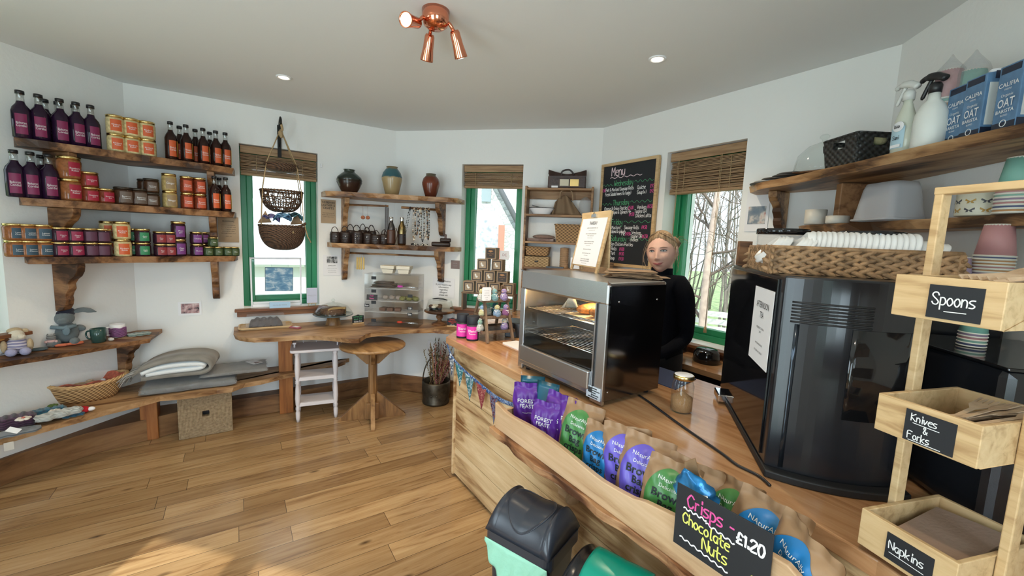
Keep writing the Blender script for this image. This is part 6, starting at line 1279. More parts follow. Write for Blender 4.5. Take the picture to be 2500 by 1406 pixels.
mb = MB(); mb.box((-.015, -hy+.004, .25), (WW-.11, .004, .27)); part('glass_door', mb, m_glass, t)
mb = MB(); mb.box((hx-.045, -hy-.0025, .03), (.075, .003, .05)); lb = part('rating_label', mb, mat('label_silver', (.55, .58, .62), .4), t)
mb = MB(); 
for i in range(5): mb.box((hx-.045+.01*(i % 2), -hy-.0045, .012+.009*i), (.05-.01*(i % 3), .001, .0035))
mb.box((hx-.062, -hy-.0045, .038), (.02, .0012, .02)); part('label_print', mb, m_ink, lb)
for z in (.175, .295):
    mb = MB(); x0, x1, y0, y1 = -hx+.03, hx-.07, -hy+.03, hy-.02
    mb.tube([(x0, y0, z), (x1, y0, z), (x1, y1, z), (x0, y1, z)], .0028, 6, closed=True)
    for i in range(1, 14): y = y0+(y1-y0)*i/14; mb.tube([(x0, y, z), (x1, y, z)], .0014, 5)
    for i in range(1, 5): x = x0+(x1-x0)*i/5; mb.tube([(x, y0, z-.002), (x, y1, z-.002)], .002, 5)
    part('wire_rack', mb, m_chrome, t)
mb = MB(); mb.lathe([(0, 0), (.012, .003), (.012, .18), (0, .183)], (0, 0, 0), 12, T=Tr(.0, .02, .395) @ Ry(PI/2)); part('heat_lamp', mb, mat('heater_glow', (1, .6, .25), .5, emit=(1, .55, .20), es=9), t)
l = light('heater_light', 'POINT', (.09, -.02, .375), 2.6, (1, .58, .22), .03); l.parent = t
for x in (-hx+.04, hx-.04):
    for y in (-hy+.04, hy-.04): mb = MB(); mb.lathe([(.014, -.018), (.016, 0)], (x, y, 0), 12); part('foot', mb, m_black, t)
for x, z in ((.0, .0),): pass
mb = MB()
for y, z in ((-hy+.06, .40), (hy-.06, .40), (-hy+.03, .04)): mb.ball((hx+.0005, y, z), (.002, .004, .004), 8, 6)
part('rivets', mb, m_chrome, t)
def inW(x, y, z): return Matrix.Translation(c) @ Rz(KR) @ Vector((x, y, z))
m_pastry = mat('baked_pastry', (.30, .13, .045), .6, var=.5, vs=60, bmp=.8, bs=60)
for i, x in enumerate((.03, .10, .165)):
    mb = MB(); mb.ball((0, 0, .026), (.034, .085, .026), 18, 10); solo('pastry', mb, m_pastry, 'golden brown sausage roll, %s of three on the upper rack of the warmer' % ('left', 'middle', 'right')[i], 'pastry', inW(x, 0, .299), KR+.15*(i-1), 'pastries in the warmer')
mb = MB(); mb.grid(lambda u, v: (.075*(u-.5)*2*(1-.3*v)+.006*math.sin(9*v), .06*math.sin(PI*u)*math.cos(3*v)*(1-v)-.01, .075*v*math.sin(PI*u)+.001), 16, 12); solo('paper_bag', mb, mat('greaseproof', (.62, .58, .50), .6, bmp=.8, bs=40), 'crumpled white greaseproof bag on the upper rack of the warmer', 'paper bag', inW(-.10, 0, .299), KR, solid=.002)
mb = MB(); mb.box((.06, 0, 0), (.26, .20, .001)); solo('baking_sheet_paper', mb, MT['greaseproof'], 'white baking paper under the pastries in the warmer', 'paper', inW(0.03, 0, .2985), KR)
# thursday menu board on the warmer
WTZ = CZ+.018+WZ; a, b = at_z(1391, 656, WTZ), at_z(1456, 668, WTZ); d = (b-a).normalized(); nn = Vector((-d.y, d.x, 0)); q = (a+b)/2; mw = (b-a).length
t = thing('menu_easel', 'small wooden A-frame easel on the warmer holding the THURSDAY menu', 'menu stand', (q.x, q.y, WTZ), math.atan2(d.y, d.x)); MH = .315
lean = Tr(0, .0, 0) @ Rx(-.20)
mb = MB(); mb.box((0, .006, MH*.54), (mw, .010, MH*.92), T=lean)
for x in (-mw/2+.012, mw/2-.012): mb.box((x, .006, .025), (.022, .010, .05), T=lean)
part('front_board', mb, m_bamboo, t, bevel=.002)
mb = MB(); T2 = Tr(0, .075, 0) @ Rx(.03); mb.box((0, -.006, MH*.54), (mw, .008, MH*.90), T=T2)
for x in (-mw/2+.012, mw/2-.012): mb.box((x, -.006, .025), (.022, .008, .05), T=T2)
part('back_board', mb, m_bamboo, t, bevel=.002)
mb = MB(); mb.box((0, -.001, MH*.50), (mw*.86, .0015, MH*.80), T=lean); pp = part('menu_sheet', mb, m_paper, t)
mb = MB(); TT = lean @ Tr(0, -.0022, 0) @ UP
print_text(mb, 'THURSDAY', 0, MH*.79, MH*.055, T=TT, maxw=mw*.5, sx=.7)
for i, (s, h) in enumerate((('CHEESE AND ONION PASTIES  4.50', .018), ('served with coleslaw and salad', .013), ('', 0), ('SPICED CHICKPEA & SPINACH PIE', .018), ('TART  SALADS  4.50', .018), ('with home made chutney', .013), ('', 0), ('VENISON TAGINE & BUTTERED', .018), ('GREENS OR CHICKEN  6.50', .018), ('served with couscous', .013), ('', 0), ('FRESH SOUP OF THE DAY', .018), ('', 0), ('QUICHE AND SALAD  5.00', .018), ('with new potatoes', .013), ('', 0), ('TODAYS CAKES AND BAKES', .018), ('SCONES WITH JAM & CREAM', .018), ('please ask at the counter', .013))):
    if s: print_text(mb, s, 0, MH*(.725-.033*i), MH*h, T=TT, maxw=mw*.74)
part('lettering', mb, m_ink, pp)
mb = MB(); mb.box((0, -.006, MH*.935), (.05, .012, .016), T=lean); mb.tube([(-.012, -.010, MH*.95), (0, -.014, MH*.99), (.012, -.010, MH*.95)], .0018, 6, T=lean); part('bulldog_clip', mb, m_chrome, t)
# kraft bags lying on the warmer
a, b = at_z(1475, 672, WTZ), at_z(1632, 690, WTZ); q = (a+b)/2+Vector((.01, .05, 0)); rn = random.Random(8)
for i in range(7):
    mb = MB(); w_, h_ = .21, .15; mb.grid(lambda u, v: ((u-.5)*w_, (v-.5)*h_, .001+.004*math.sin(3*u+i)*math.sin(4*v+i)**2), 8, 8)
    solo('paper_bag', mb, m_kraft, 'flat brown paper bag, %s from the bottom of the pile on the warmer' % ORD[i], 'paper bag', (q.x+rn.uniform(-.03, .03), q.y+rn.uniform(-.02, .02), WTZ+.003+.0045*i), KR+.9+rn.uniform(-.4, .4), 'paper bags on the warmer', solid=.002)

# ------------------------------------------------------------------ things on the left of the counter
m_tin = mat('black_tin_card', (.012, .013, .020), .6); m_pink = mat('hot_pink_label', (.70, .03, .34), .5)
for i, (px, py) in enumerate(((1127, 826), (1152, 833))):
    p = at_z(px, py, CZ)+Vector((.0, .035, 0)); t = thing('tea_tube', 'black cardboard tube with hot pink label, %s of the two on the counter corner' % ('left', 'right')[i], 'tube', p, 0, 'pink labelled tubes')
    mb = MB(); mb.lathe([(.037, 0), (.038, .002), (.038, .105)], seg=30); part('tube', mb, m_tin, t)
    mb = MB(); mb.lathe([(.0385, .105), (.0395, .107), (.0395, .153), (.037, .155), (0, .154)], seg=30); part('lid', mb, m_tin, t)
    label_patch(.0386, .012, .092, 2.3, m_pink, t, [('Blend', .55, .22), ('Tisanes', .36, .14)], a0=-.15)
# ladder display with knitted chicks
fl, frr = at_z(1193, 838, CZ), at_z(1250, 833, CZ); bl = at_z(1132, 772, CZ)
t = thing('ladder_display', 'little dark wooden ladder stand with three trays of knitted birds', 'display stand'); ax = (frr-fl); ax.z = 0; lw = ax.length+.015; ax.normalize(); ay = Vector((-ax.y, ax.x, 0)); ac = (fl+frr)/2
t.matrix_world = Matrix(((ax.x, ay.x, 0, ac.x), (ax.y, ay.y, 0, ac.y), (0, 0, 1, CZ), (0, 0, 0, 1)))
DP, TH = .27, .34
m_lad = wood('ladder_wood', (.05, .03, .018), (.15, .09, .055), (.24, .16, .10), (14, 14, 2), 0, .6, .4)
def bar(p, q, w_, d_):
    P, Q = Vector(p), Vector(q); z = (Q-P); L = z.length; z.normalize(); x = Vector((1, 0, 0)); y = z.cross(x).normalized(); x = y.cross(z)
    M_ = Matrix(((x.x, y.x, z.x, P.x), (x.y, y.y, z.y, P.y), (x.z, y.z, z.z, P.z), (0, 0, 0, 1))); mb = MB(); mb.box((0, 0, L/2), (w_, d_, L), T=M_); return mb
for s in (-1, 1):
    part('leg', bar((s*lw/2, 0, 0), (s*lw/2*.85, .12, TH), .013, .022), m_lad, t); part('leg', bar((s*lw/2, DP, 0), (s*lw/2*.85, .15, TH), .013, .022), m_lad, t)
mb = MB(); mb.tube([(-lw/2, .13, TH-.03), (lw/2, .13, TH-.03)], .006, 8); part('rung', mb, m_lad, t)
tray_z = [.055, .145, .245]
for i, z in enumerate(tray_z):
    dd = .20-.05*i; w2 = lw*(1.25-.1*i); cyy = .125; mb = MB(); mb.box((0, cyy, z), (w2, dd, .008))
    for x in (-w2/2, w2/2): mb.box((x, cyy, z+.008), (.006, dd, .016))
    for y in (cyy-dd/2, cyy+dd/2): mb.box((0, y, z+.008), (w2, .006, .016))
    part('tray', mb, m_lad, t)
mb = MB(); mb.prism(rrect(.062, .085, .01), -.001, .001, T=Tr(-.082, .055, .30) @ Rx(PI/2-.0)); tg = part('hang_tag', mb, m_paper, t)
mb = MB()
for i, s in enumerate(('KNITTED', 'CHICKS', 'with an egg', 'inside', '2.50')): print_text(mb, s, -.082, .318-.014*i, .006, T=Tr(0, .0535, 0) @ UP, maxw=.05)
part('lettering', mb, m_grey, tg)
LT = t.matrix_world.copy()
yarn = {k: knit(k+'_yarn', tuple(x*.6 for x in c_), c_, 500) for k, c_ in (('lemon', (.66, .62, .35)), ('aqua', (.25, .48, .52)), ('lilac', (.42, .32, .62)), ('mint', (.30, .50, .42)), ('cream', (.70, .68, .60)), ('sky', (.30, .45, .66)), ('purple', (.10, .03, .28)), ('teal', (.03, .16, .18)))}
chicks = ((-.055, .10, 2, 'lemon', 'lemon', 'behind'), (-.012, .085, 2, 'aqua', 'aqua', 'front left'), (.055, .085, 2, 'lilac', 'lilac', 'front right'), (-.095, .10, 2, 'lemon', 'cream', 'far left'),
          (-.085, .10, 1, 'sky', 'lemon', 'far left'), (-.035, .13, 1, 'mint', 'cream', 'back left'), (.0, .065, 1, 'lemon', 'sky', 'front middle'), (.065, .07, 1, 'lilac', 'purple', 'front right'), (.025, .15, 1, 'teal', 'teal', 'back middle'),
          (.06, .07, 0, 'cream', 'lilac', 'front right'), (-.06, .12, 0, 'cream', 'lemon', 'back left'), (-.11, .08, 0, 'mint', 'cream', 'far left'))
for i, (x, y, lv, hcol, bcol, wh) in enumerate(chicks):
    p = LT @ Vector((x, y, tray_z[lv]+.0045)); t = thing('knitted_chick', '%s and %s knitted chick, %s on the %s ladder tray' % (hcol, bcol, wh, ('bottom', 'middle', 'top')[lv]) if hcol != bcol else '%s knitted chick, %s on the %s ladder tray' % (hcol, wh, ('bottom', 'middle', 'top')[lv]), 'knitted chick', p, .6*math.sin(i*2), 'knitted chicks')
    mb = MB(); mb.lathe([(.014, 0), (.024, .008), (.027, .024), (.020, .042), (.012, .050)], seg=16); part('body', mb, yarn[bcol], t)
    mb = MB(); mb.ball((0, 0, .060), (.018, .018, .018)); h_ = part('head', mb, yarn[hcol], t)
    mb = MB(); mb.lathe([(.004, 0), (0, .009)], (0, 0, 0), 8, T=Tr(0, -.016, .058) @ Rx(PI/2)); part('beak', mb, mat('beak_orange', (.7, .35, .08), .8), h_)
    mb = MB(); mb.tube([(-.012, -.018, .044), (0, -.024, .040), (.012, -.018, .044)], .0022, 5); mb.tube([(0, -.024, .040), (.004, -.027, .026)], .0018, 5); part('ribbon_bow', mb, m_white, t)
# boxes pyramid on a little table on the sill of the middle window
bt = thing('sill_stand', 'low brown wooden stand on the middle window sill carrying stacked boxes', 'stand', W('B', 1.00, .10, WZ0), gb)
mb = MB(); mb.box((0, 0, .160), (.50, .12, .012)); part('board', mb, m_lad, bt); mb = MB(); 
for x in (-.24, .24): mb = MB(); mb.box((x, 0, .077), (.012, .12, .154)); part('leg', mb, m_lad, bt)
m_card = mat('brown_card_box', (.30, .21, .13), .7, var=.1, vs=30); m_dk = mat('dark_print', (.035, .022, .015), .5)
def gift(x, row, lab, kind=0):
    q = W('B', 1.00+x, .10, WZ0+.167+.1035*row); t = thing('soap_box', lab, 'gift box', q, gb+random.uniform(-.12, .12), 'small brown boxes in a pyramid'); s = .101
    mb = MB(); mb.box((0, 0, s/2), (s, s, s)); part('box', mb, m_card, t, bevel=.0015)
    mb = MB(); mb.box((0, -s/2-.0006, s/2), (s*.80, .001, s*.80)); pn = part('front_print', mb, m_dk, t)
    if kind: mb = MB(); mb.prism([(-.025, .07), (0, .06), (.025, .07), (.012, .078), (-.012, .078)], s/2+.0014, s/2+.002, T=UP @ Matrix.Identity(4)); print_text(mb, 'HIGHLAND', 0, .044, .008, T=Tr(0, -s/2-.0016, 0) @ UP, maxw=.06); print_text(mb, 'SOAP', 0, .030, .007, T=Tr(0, -s/2-.0016, 0) @ UP); part('emblem', mb, mat('amber_print', (.45, .22, .08), .5), pn)
    else:
        mb = MB(); mb.box((0, -s/2-.0014, s/2), (s*.62, .001, s*.62)); part('window_patch', mb, mat('tan_print', (.36, .27, .18), .6), pn)
        mb = MB(); mb.ball((.0, -s/2-.002, s*.42), (.012, .002, .010), 10, 6); mb.ball((-.010, -s/2-.002, s*.58), (.008, .002, .012), 10, 6); part('picture', mb, m_bagw, pn)
gift(.015, 3, 'small brown box with dark emblem crowning the box pyramid', 1)
for i, x in enumerate((-.06, .075)): gift(x, 2, 'brown picture box, %s of two in the second layer of the pyramid' % ('left', 'right')[i])
for i, x in enumerate((-.115, .005, .125)): gift(x, 1, 'brown box, %s of three in the third layer of the pyramid' % ('left', 'middle', 'right')[i], i == 2)
for i, x in enumerate((-.19, -.065, .06, .185)): gift(x, 0, 'brown box, %s from the left in the bottom layer of the pyramid' % ORD[i])
t = thing('sill_card', 'white card printed DE beside the topmost brown box', 'card', W('B', 1.125, .09, WZ0+.167+.1035*3), gb); mb = MB(); mb.box((0, 0, .04), (.085, .002, .08)); part('card', mb, m_paper, t); mb = MB(); print_text(mb, 'DE', .0, .03, .024, T=Tr(0, -.0015, 0) @ UP); part('lettering', mb, mat('rose_ink', (.45, .28, .28), .8), t)
# black till box behind the ladder
p = at_z(1262, 828, CZ)+Vector((.02, .12, 0)); mb = MB(); mb.box((0, 0, .05), (.15, .18, .10)); solo('cash_box', mb, m_black, 'black box on the counter between the ladder display and the steel warmer', 'box', (p.x-.01, p.y, CZ), gb, bevel=.006)
p = at_z(1268, 850, CZ); mb = MB(); mb.prism(rrect(.20, .12, .02), 0, .006); solo('cutting_board', mb, m_white, 'white rounded board lying on the counter left of the warmer', 'board', (p.x-.005, p.y+.05, CZ+.0005), KR)
# sugar jar, blue mat, cable
p = at_z(1671, 1012, CZ)+Vector((.0, .035, 0)); t = thing('sugar_jar', 'clear glass jar half full of brown sugar with a white lid on the counter', 'jar', (p.x, p.y, CZ+.0005))
mb = MB(); mb.lathe([(.036, 0), (.040, .004), (.041, .02), (.041, .105), (.036, .120), (.034, .125), (.034, .135)], seg=36); part('glass', mb, m_glass, t)
mb = MB(); mb.lathe([(.034, .004), (.0385, .008), (.0388, .058), (.024, .066), (.008, .078), (0, .081)], seg=32); part('sugar', mb, mat('brown_sugar', (.33, .18, .08), .95, bmp=.6, bs=200), t)
mb = MB(); mb.lathe([(.036, .130), (.0385, .131), (.0385, .144), (.036, .147)], seg=36); ld = part('lid', mb, m_gold, t); mb = MB(); mb.lathe([(.0350, .1472), (.034, .148), (0, .148)], seg=30); part('lid_top', mb, m_white, ld)
a = at_z(1640, 915, CZ); mb = MB(); mb.prism([KX(1.02, -.50), KX(1.345, -.50), KX(1.30, -.73), KX(1.02, -.73)], CZ, CZ+.004); solo('counter_mat', mb, mat('navy_mat', (.03, .045, .11), .8, bmp=.4, bs=200), 'dark blue mat on the counter between the warmer and the shop assistant', 'mat')
cb = [at_z(x, y, CZ+.005) for x, y in ((1560, 965), (1590, 985), (1640, 1022), (1700, 1064), (1760, 1105), (1800, 1135), (1850, 1160), (1880, 1185))]
mb = MB(); mb.tube(smooth([tuple(p) for p in cb], 6), .0042, 8); solo('power_cable', mb, m_black, 'black power cable running across the counter from the warmer to the coffee machine', 'cable')

# ------------------------------------------------------------------ bins in front of the counter
m_bin = mat('slate_grey_plastic', (.030, .034, .045), .28, spec=.5); m_bin2 = mat('gloss_black_plastic', (.010, .010, .012), .22, spec=.5)
A_, B_, C_ = Vector((-.052, 1.395, 0)), Vector((.164, 1.242, 0)), Vector((.279, 1.437, 0)); bd = (B_-A_).normalized(); bn = (C_-B_).normalized(); bw, bd_ = (B_-A_).length, (C_-B_).length; bc = (A_+C_)/2; brz_ = math.atan2(bd.y, bd.x)
def swing_bin(lab, c, rz, w_, d_, zr, zt_, m1, m2, green=False):
    t = thing('swing_bin', lab, 'bin', (c.x, c.y, 0), rz)
    mb = MB(); a, b = rrect(w_*.80, d_*.80, .03), rrect(w_*.95, d_*.95, .035); n = len(a); mb.add([(x, y, 0) for x, y in a]+[(x, y, zr) for x, y in b], [(i, (i+1) % n, n+(i+1) % n, n+i) for i in range(n)]+[tuple(range(n-1, -1, -1))], 0, False); part('body', mb, m1, t, bevel=0)
    # domed lid: arched along y, saddle in the middle
    mb = MB(); H_ = zt_-zr
    def lid(u, v):
        x = (u-.5)*w_; y = (v-.5)*d_; xx = abs(2*u-1); arch_ = (1-abs(2*v-1)**2.4)**.62
        e = (1-xx**7)**.5 if xx < 1 else 0; z = zr+.012+H_*arch_*(e*.98+.02)*(1 if xx > .72 else 1)
        if xx < .74 and arch_ > .2: z -= .012+.022*(1-xx/.74)*arch_*.5
        return (x, y, z)
    mb.grid(lid, 44, 36); b = rrect(w_*1.02, d_*1.02, .03); n = len(b); mb.add([(x, y, zr-.03) for x, y in b]+[(x, y, zr+.015) for x, y in b], [(i, (i+1) % n, n+(i+1) % n, n+i) for i in range(n)], 0, False)
    part('lid', mb, m2, t, solid=.003)
    if not green:
        mb = MB(); tz = lid(.5, .42)[2]; mb.grid(lambda u, v: (w_*.33*u*math.cos(2*PI*v), -.014+d_*.38*u*math.sin(2*PI*v), lid(.5+.33*u*math.cos(2*PI*v), .5-.014/d_+.38*u*math.sin(2*PI*v))[2]+.004-.014*(1-u*u)), 8, 40, flip=False); part('push_flap', mb, m1, t)
        mb = MB(); pp_ = [(w_*.335*math.cos(a), -.014+d_*.385*math.sin(a), lid(.5+.335*math.cos(a), .5-.014/d_+.385*math.sin(a))[2]+.004) for a in [2*PI*i/40 for i in range(40)]]; mb.tube(pp_, .002, 6, closed=True); part('flap_rim', mb, m1, t)
    else:
        mb = MB(); mb.grid(lambda u, v: ((u-.5)*w_*.58, (v*.74-.48)*d_, lid(.5+(u-.5)*.58, .02+v*.74)[2]+.012+.006*(1-(2*u-1)**2)), 20, 24); part('flap', mb, mat('teal_green_plastic', (.0, .27, .19), .3), t, solid=.004)
        mb = MB(); e_ = lid(.24, .78); mb.tube([(e_[0]+.016*math.cos(a), e_[1]+.007*math.sin(a), e_[2]+.001) for a in [2*PI*i/20 for i in range(20)]], .0012, 5, closed=True); part('moulded_mark', mb, m2, t)
    return t
sb = swing_bin('slate grey swing top bin with a mint liner showing, under the crisp trough', bc, brz_, bw, bd_, .50, .618, m_bin, m_bin)
mb = MB(); Tb = Matrix.Translation((bc.x, bc.y, 0)) @ Rz(brz_)
mb.grid(lambda u, v: ((u-.5)*bw*.98, -bd_*.5-.004-.012*v*math.sin(PI*u)-.006*math.sin(34*u+4*v)*v, .485-(.02+.13*math.sin(PI*u**.8)**1.5+.012*math.sin(21*u))*v), 40, 8)
o = part('bin_liner', mb, mat('mint_liner', (.30, .62, .46), .5, bmp=.6, bs=40), sb, solid=.0015)
mb = MB(); mb.box((-.03, -bd_*.44-.006, .30), (.11, .002, .09)); part('front_sticker', mb, m_black, sb)
c2 = bc+bd*(.275)+bn*(-.115); c2 = Vector((.340, 1.105, 0))
swing_bin('glossy black bin with a teal green flap lid, cut by the bottom edge', c2, brz_-.02, .30, .245, .50, .615, m_bin2, m_bin2, True)
# ================================================================== coffee machine, basket of lids
MA, MB_, MD = Vector((.752, 1.150, 0)), Vector((1.060, 1.058, 0)), Vector((.952, 1.815, 0))
mx = (MB_-MA).normalized(); my = Vector((-mx.y, mx.x, 0)); MW = (MB_-MA).length; ML = .68; MRZ = math.atan2(mx.y, mx.x); MZ = 1.483
m_gb = mat('gloss_black_panel', (.008, .008, .009), .07, spec=.6); m_sb = mat('satin_black', (.012, .013, .016), .22, spec=.5); m_mb = mat('matt_black', (.010, .010, .011), .55)
mc = MA+mx*MW/2+my*ML/2
t = thing('coffee_machine', 'tall glossy black coffee machine on the counter under the wicker tray', 'coffee machine', (mc.x, mc.y, CZ+.001), MRZ); h_ = MZ-CZ
def fy(x): return -ML/2-.035*(1-(2*x/MW)**2)
mb = MB(); fp_ = [(-MW/2+MW*i/16, fy(-MW/2+MW*i/16)) for i in range(17)]
mb.prism(fp_+[(MW/2, ML/2), (-MW/2, ML/2)], .02, h_, sm=False); part('body', mb, m_sb, t, bevel=.006)
mb = MB(); mb.box((-MW/2-.003, .01, h_/2+.012), (.006, ML-.06, h_-.05)); part('side_panel', mb, m_gb, t, bevel=.002)
mb = MB(); bp_ = [(-MW/2-.006+(MW+.02)*i/16, fy(-MW/2+MW*i/16)-.03) for i in range(17)]; mb.prism(bp_+[(MW/2, ML/2), (-MW/2-.006, ML/2)], 0, .022); part('base_plate', mb, m_mb, t, bevel=.004)
mb = MB()
for i in range(7): z = h_-.070-.009*i; mb.tube([(-MW/2+.02+(MW*.55)*k/10, fy(-MW/2+.02+(MW*.55)*k/10)-.001, z) for k in range(11)], .0026, 5)
part('vent_grille', mb, m_mb, t)
mb = MB(); x0, x1 = -.005, MW/2-.02; mb.grid(lambda u, v: (x0+(x1-x0)*u, fy(x0+(x1-x0)*u)-.002, .20+(h_-.33)*v), 10, 2); part('front_glass', mb, m_gb, t, solid=.002)
mb = MB(); mb.grid(lambda u, v: (-MW/2+.03+.012*u, fy(-MW/2+.03)-.003-.003*u*0, .03+(h_-.16)*v), 1, 4); part('chrome_strip', mb, mat('smoked_chrome', (.05, .06, .075), .15, .8), t, solid=.002)
mb = MB(); mb.box((-MW/2-.015, ML/2-.10, .025), (.04, .10, .03)); part('steam_tray', mb, m_chrome, t, bevel=.004)
# paper notice taped on its side
sd = my; TLp, TRp_, BLp, BRp = [at_pl(x, y, MA-mx*.009, MD-mx*.009) for x, y in ((1846, 697), (1893, 708), (1827, 866), (1870, 898))]
ux = (TRp_-TLp); wpa = ux.length; ux.z = 0; ux.normalize(); O = Vector((TLp.x, TLp.y, BLp.z)); nz = ux.cross(Vector((0, 0, 1))); hpa = TLp.z-BLp.z
t = bpy.data.objects.new('afternoon_tea_notice', None); COL.objects.link(t); t.matrix_world = Matrix(((ux.x, 0, nz.x, O.x), (ux.y, 0, nz.y, O.y), (0, 1, 0, O.z), (0, 0, 0, 1))); tag(t, 'white AFTERNOON TEA notice taped to the side of the coffee machine', 'notice')
mb = MB(); mb.box((wpa/2, hpa/2, 0), (wpa, hpa, .0012)); part('paper', mb, m_paper, t)
mb = MB()
for s, y, h in (('AFTERNOON', .74, .085), ('TEA', .61, .085), ('WEDNESDAY TO FRIDAY', .46, .028), ('2-4PM', .41, .028), ('ANY TEA AND CAKE 4.50', .25, .026), ('HOT DRINK AND CAKE 5.50', .15, .026)): print_text(mb, s, wpa/2, hpa*y, hpa*h, T=Tr(0, 0, .0008), maxw=wpa*.86, sx=.8)
part('lettering', mb, m_ink, t)
# bean hoppers standing on the machine
for i, (s, o_, r) in enumerate(((.10, .38, .082), (.27, .42, .055))): pass
def hopper(c, r, hh, lab):
    t = thing('bean_hopper', lab, 'hopper', (c.x, c.y, MZ+.002), 0, 'bean hoppers on the coffee machine')
    mb = MB(); mb.lathe([(r*.93, 0), (r*.95, .01), (r*.97, hh-.02)], seg=40); part('clear_wall', mb, m_acryl, t)
    mb = MB(); mb.lathe([(r*.98, hh-.022), (r*1.02, hh-.02), (r*1.02, hh-.004), (r*.99, hh), (0, hh)], seg=44); part('lid', mb, m_gb, t)
    mb = MB(); mb.lathe([(0, .002), (r*.90, .003), (r*.9, .03), (r*.5, .04), (0, .045)], seg=30); part('coffee_beans', mb, mat('coffee_beans', (.05, .022, .012), .5, bmp=1, bs=90, var=.5, vs=80), t)
def azr(px, py, r): d = ray(px, py); h = math.hypot(d.x, d.y); return Vector((d.x/h*r, d.y/h*r, 0))
hopper(azr(1912, 560, 1.94), .088, .150, 'large clear hopper with black lid behind the left end of the wicker tray')
hopper(azr(2128, 560, 1.70), .082, .135, 'large clear hopper with black lid behind the right part of the wicker tray')
hopper(azr(2022, 560, 1.88), .05, .118, 'small clear hopper with black lid between the two large ones')
# wicker tray
BA, BB = Vector((.775, 1.262, 0)), Vector((.905, 1.605, 0)); by = (BB-BA).normalized(); bx = Vector((by.y, -by.x, 0)); BW, BD = .435, (BB-BA).length; brz2 = math.atan2(bx.y, bx.x); bcen = BA+bx*BW/2+by*BD/2; BH = .070
t = thing('wicker_tray', 'rectangular braided water-hyacinth tray full of white cup lids on the coffee machine', 'basket', (bcen.x, bcen.y, MZ+.002), brz2)
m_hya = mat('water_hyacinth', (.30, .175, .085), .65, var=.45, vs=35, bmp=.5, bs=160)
def braid(mb, p, q, z0, rows, step=.034, rr=.0075):
    p, q = Vector(p), Vector(q); L = (q-p).length; d = (q-p)/L; n = int(L/step*1.0); nn = Vector((d.y, -d.x, 0)); R = rn.uniform
    for r_ in range(rows):
        for i in range(n+1):
            s = (i+.5*(r_ % 2))*L/n; 
            if s > L: continue
            c = p+d*s+Vector((0, 0, z0+rr*1.55*r_)); sl = .42*(1 if r_ % 2 else -1)+R(-.08, .08)
            e = (d*math.cos(sl)+Vector((0, 0, 1))*math.sin(sl)).normalized(); y_ = e.cross(nn).normalized(); M_ = Matrix(((e.x, nn.x, y_.x, c.x), (e.y, nn.y, y_.y, c.y), (e.z, nn.z, y_.z, c.z), (0, 0, 0, 1)))
            mb.ball((0, 0, 0), (step*.78, rr*.8, rr*R(.9, 1.1)), 8, 6, T=M_)
rn = random.Random(2)
co = [(-BW/2, -BD/2), (BW/2, -BD/2), (BW/2, BD/2), (-BW/2, BD/2)]
mb = MB()
for i in (0, 1, 2): p, q = co[i], co[(i+1) % 4]; braid(mb, (*p, 0), (*q, 0), .008, 6)
braid(mb, (*co[3], 0), (*co[0], 0), .008, 2); braid(mb, (-BW/2, BD/2, 0), (-BW/2, BD*.14, 0), .030, 4); braid(mb, (-BW/2, -BD*.14, 0), (-BW/2, -BD/2, 0), .030, 4); braid(mb, (-BW/2, BD/2, 0), (-BW/2, -BD/2, 0), .072, 1)
for x, y in co: braid(mb, (x, y, 0), (x, y, .0001), .0, 1) if False else mb.tube([(x, y, 0), (x, y, BH+.004)], .009, 8)
mb.tube([(*p, BH+.006) for p in co], .007, 8, closed=True)
part('woven_sides', mb, m_hya, t)
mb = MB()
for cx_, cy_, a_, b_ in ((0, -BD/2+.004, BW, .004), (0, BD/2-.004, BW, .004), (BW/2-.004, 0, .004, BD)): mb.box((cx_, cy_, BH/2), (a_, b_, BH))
part('dark_backing', mb, mat('gap_shade', (.13, .075, .035), .8), t)  # dark panels added behind the braids, their colour standing for shade in the gaps
mb = MB(); mb.box((0, 0, .003), (BW, BD, .005)); part('base', mb, m_hya, t)
# cup lids: rows standing on edge
m_lid = mat('white_lid', (.80, .79, .77), .35)
lidp = thing('cup_lid', 'x', 'cup lid', (0, 0, 0), 0, 'white cup lids in the wicker tray')
mb = MB(); mb.lathe([(.046, 0), (.047, .002), (.047, .006), (.043, .008), (.041, .016), (.037, .018), (.034, .012), (0, .011)], seg=32); part('lid', mb, m_lid, lidp)
rn = random.Random(6)
def lidpose(s, o_, tilt, z=.0525): # s along the tray from left, o_ from front edge
    p = bcen+bx*(s-BW/2)+by*(o_-BD/2); M_ = Rz(brz2) @ Ry(-(PI/2-tilt)); return Vector((p.x, p.y, MZ+z)), M_.to_euler()
first = True; idx = 0
def putlid(s, o_, tilt, z, lab):
    global first
    loc, e = lidpose(s, o_, tilt, z)
    if first: lidp.location = loc; lidp.rotation_euler = e; lidp['label'] = lab; first = False
    else: dup(lidp, loc, rot=tuple(e), label=lab)
lidp.scale = (1.16,)*3
for i in range(19): putlid(.112+.0138*i, .085, .22+rn.uniform(-.05, .05), .078, 'white cup lid standing in the long front row, %s from the left' % ORD[i])
for i in range(4): putlid(.378+.012*i, .10, .50+.08*i, .062, 'white cup lid leaning over at the right end of the front row, %s of four' % ORD[i])
for k, (s0, o0, nm) in enumerate(((.020, .11, 'left corner'), (.050, .24, 'back left'), (.075, .07, 'front left'))):
    for i in range(3): putlid(s0+.012*i, o0, .75-.05*i, .066, 'white cup lid tilted in the %s bundle of the wicker tray, %s of three' % (nm, ORD[i]))
for k in range(9): putlid(.14+.026*k, .235, .3, .075, 'white cup lid in the back row behind the long front row, %s from the left' % ORD[k])
p = bcen+bx*(.36-BW/2+.03)+by*(.25-BD/2)
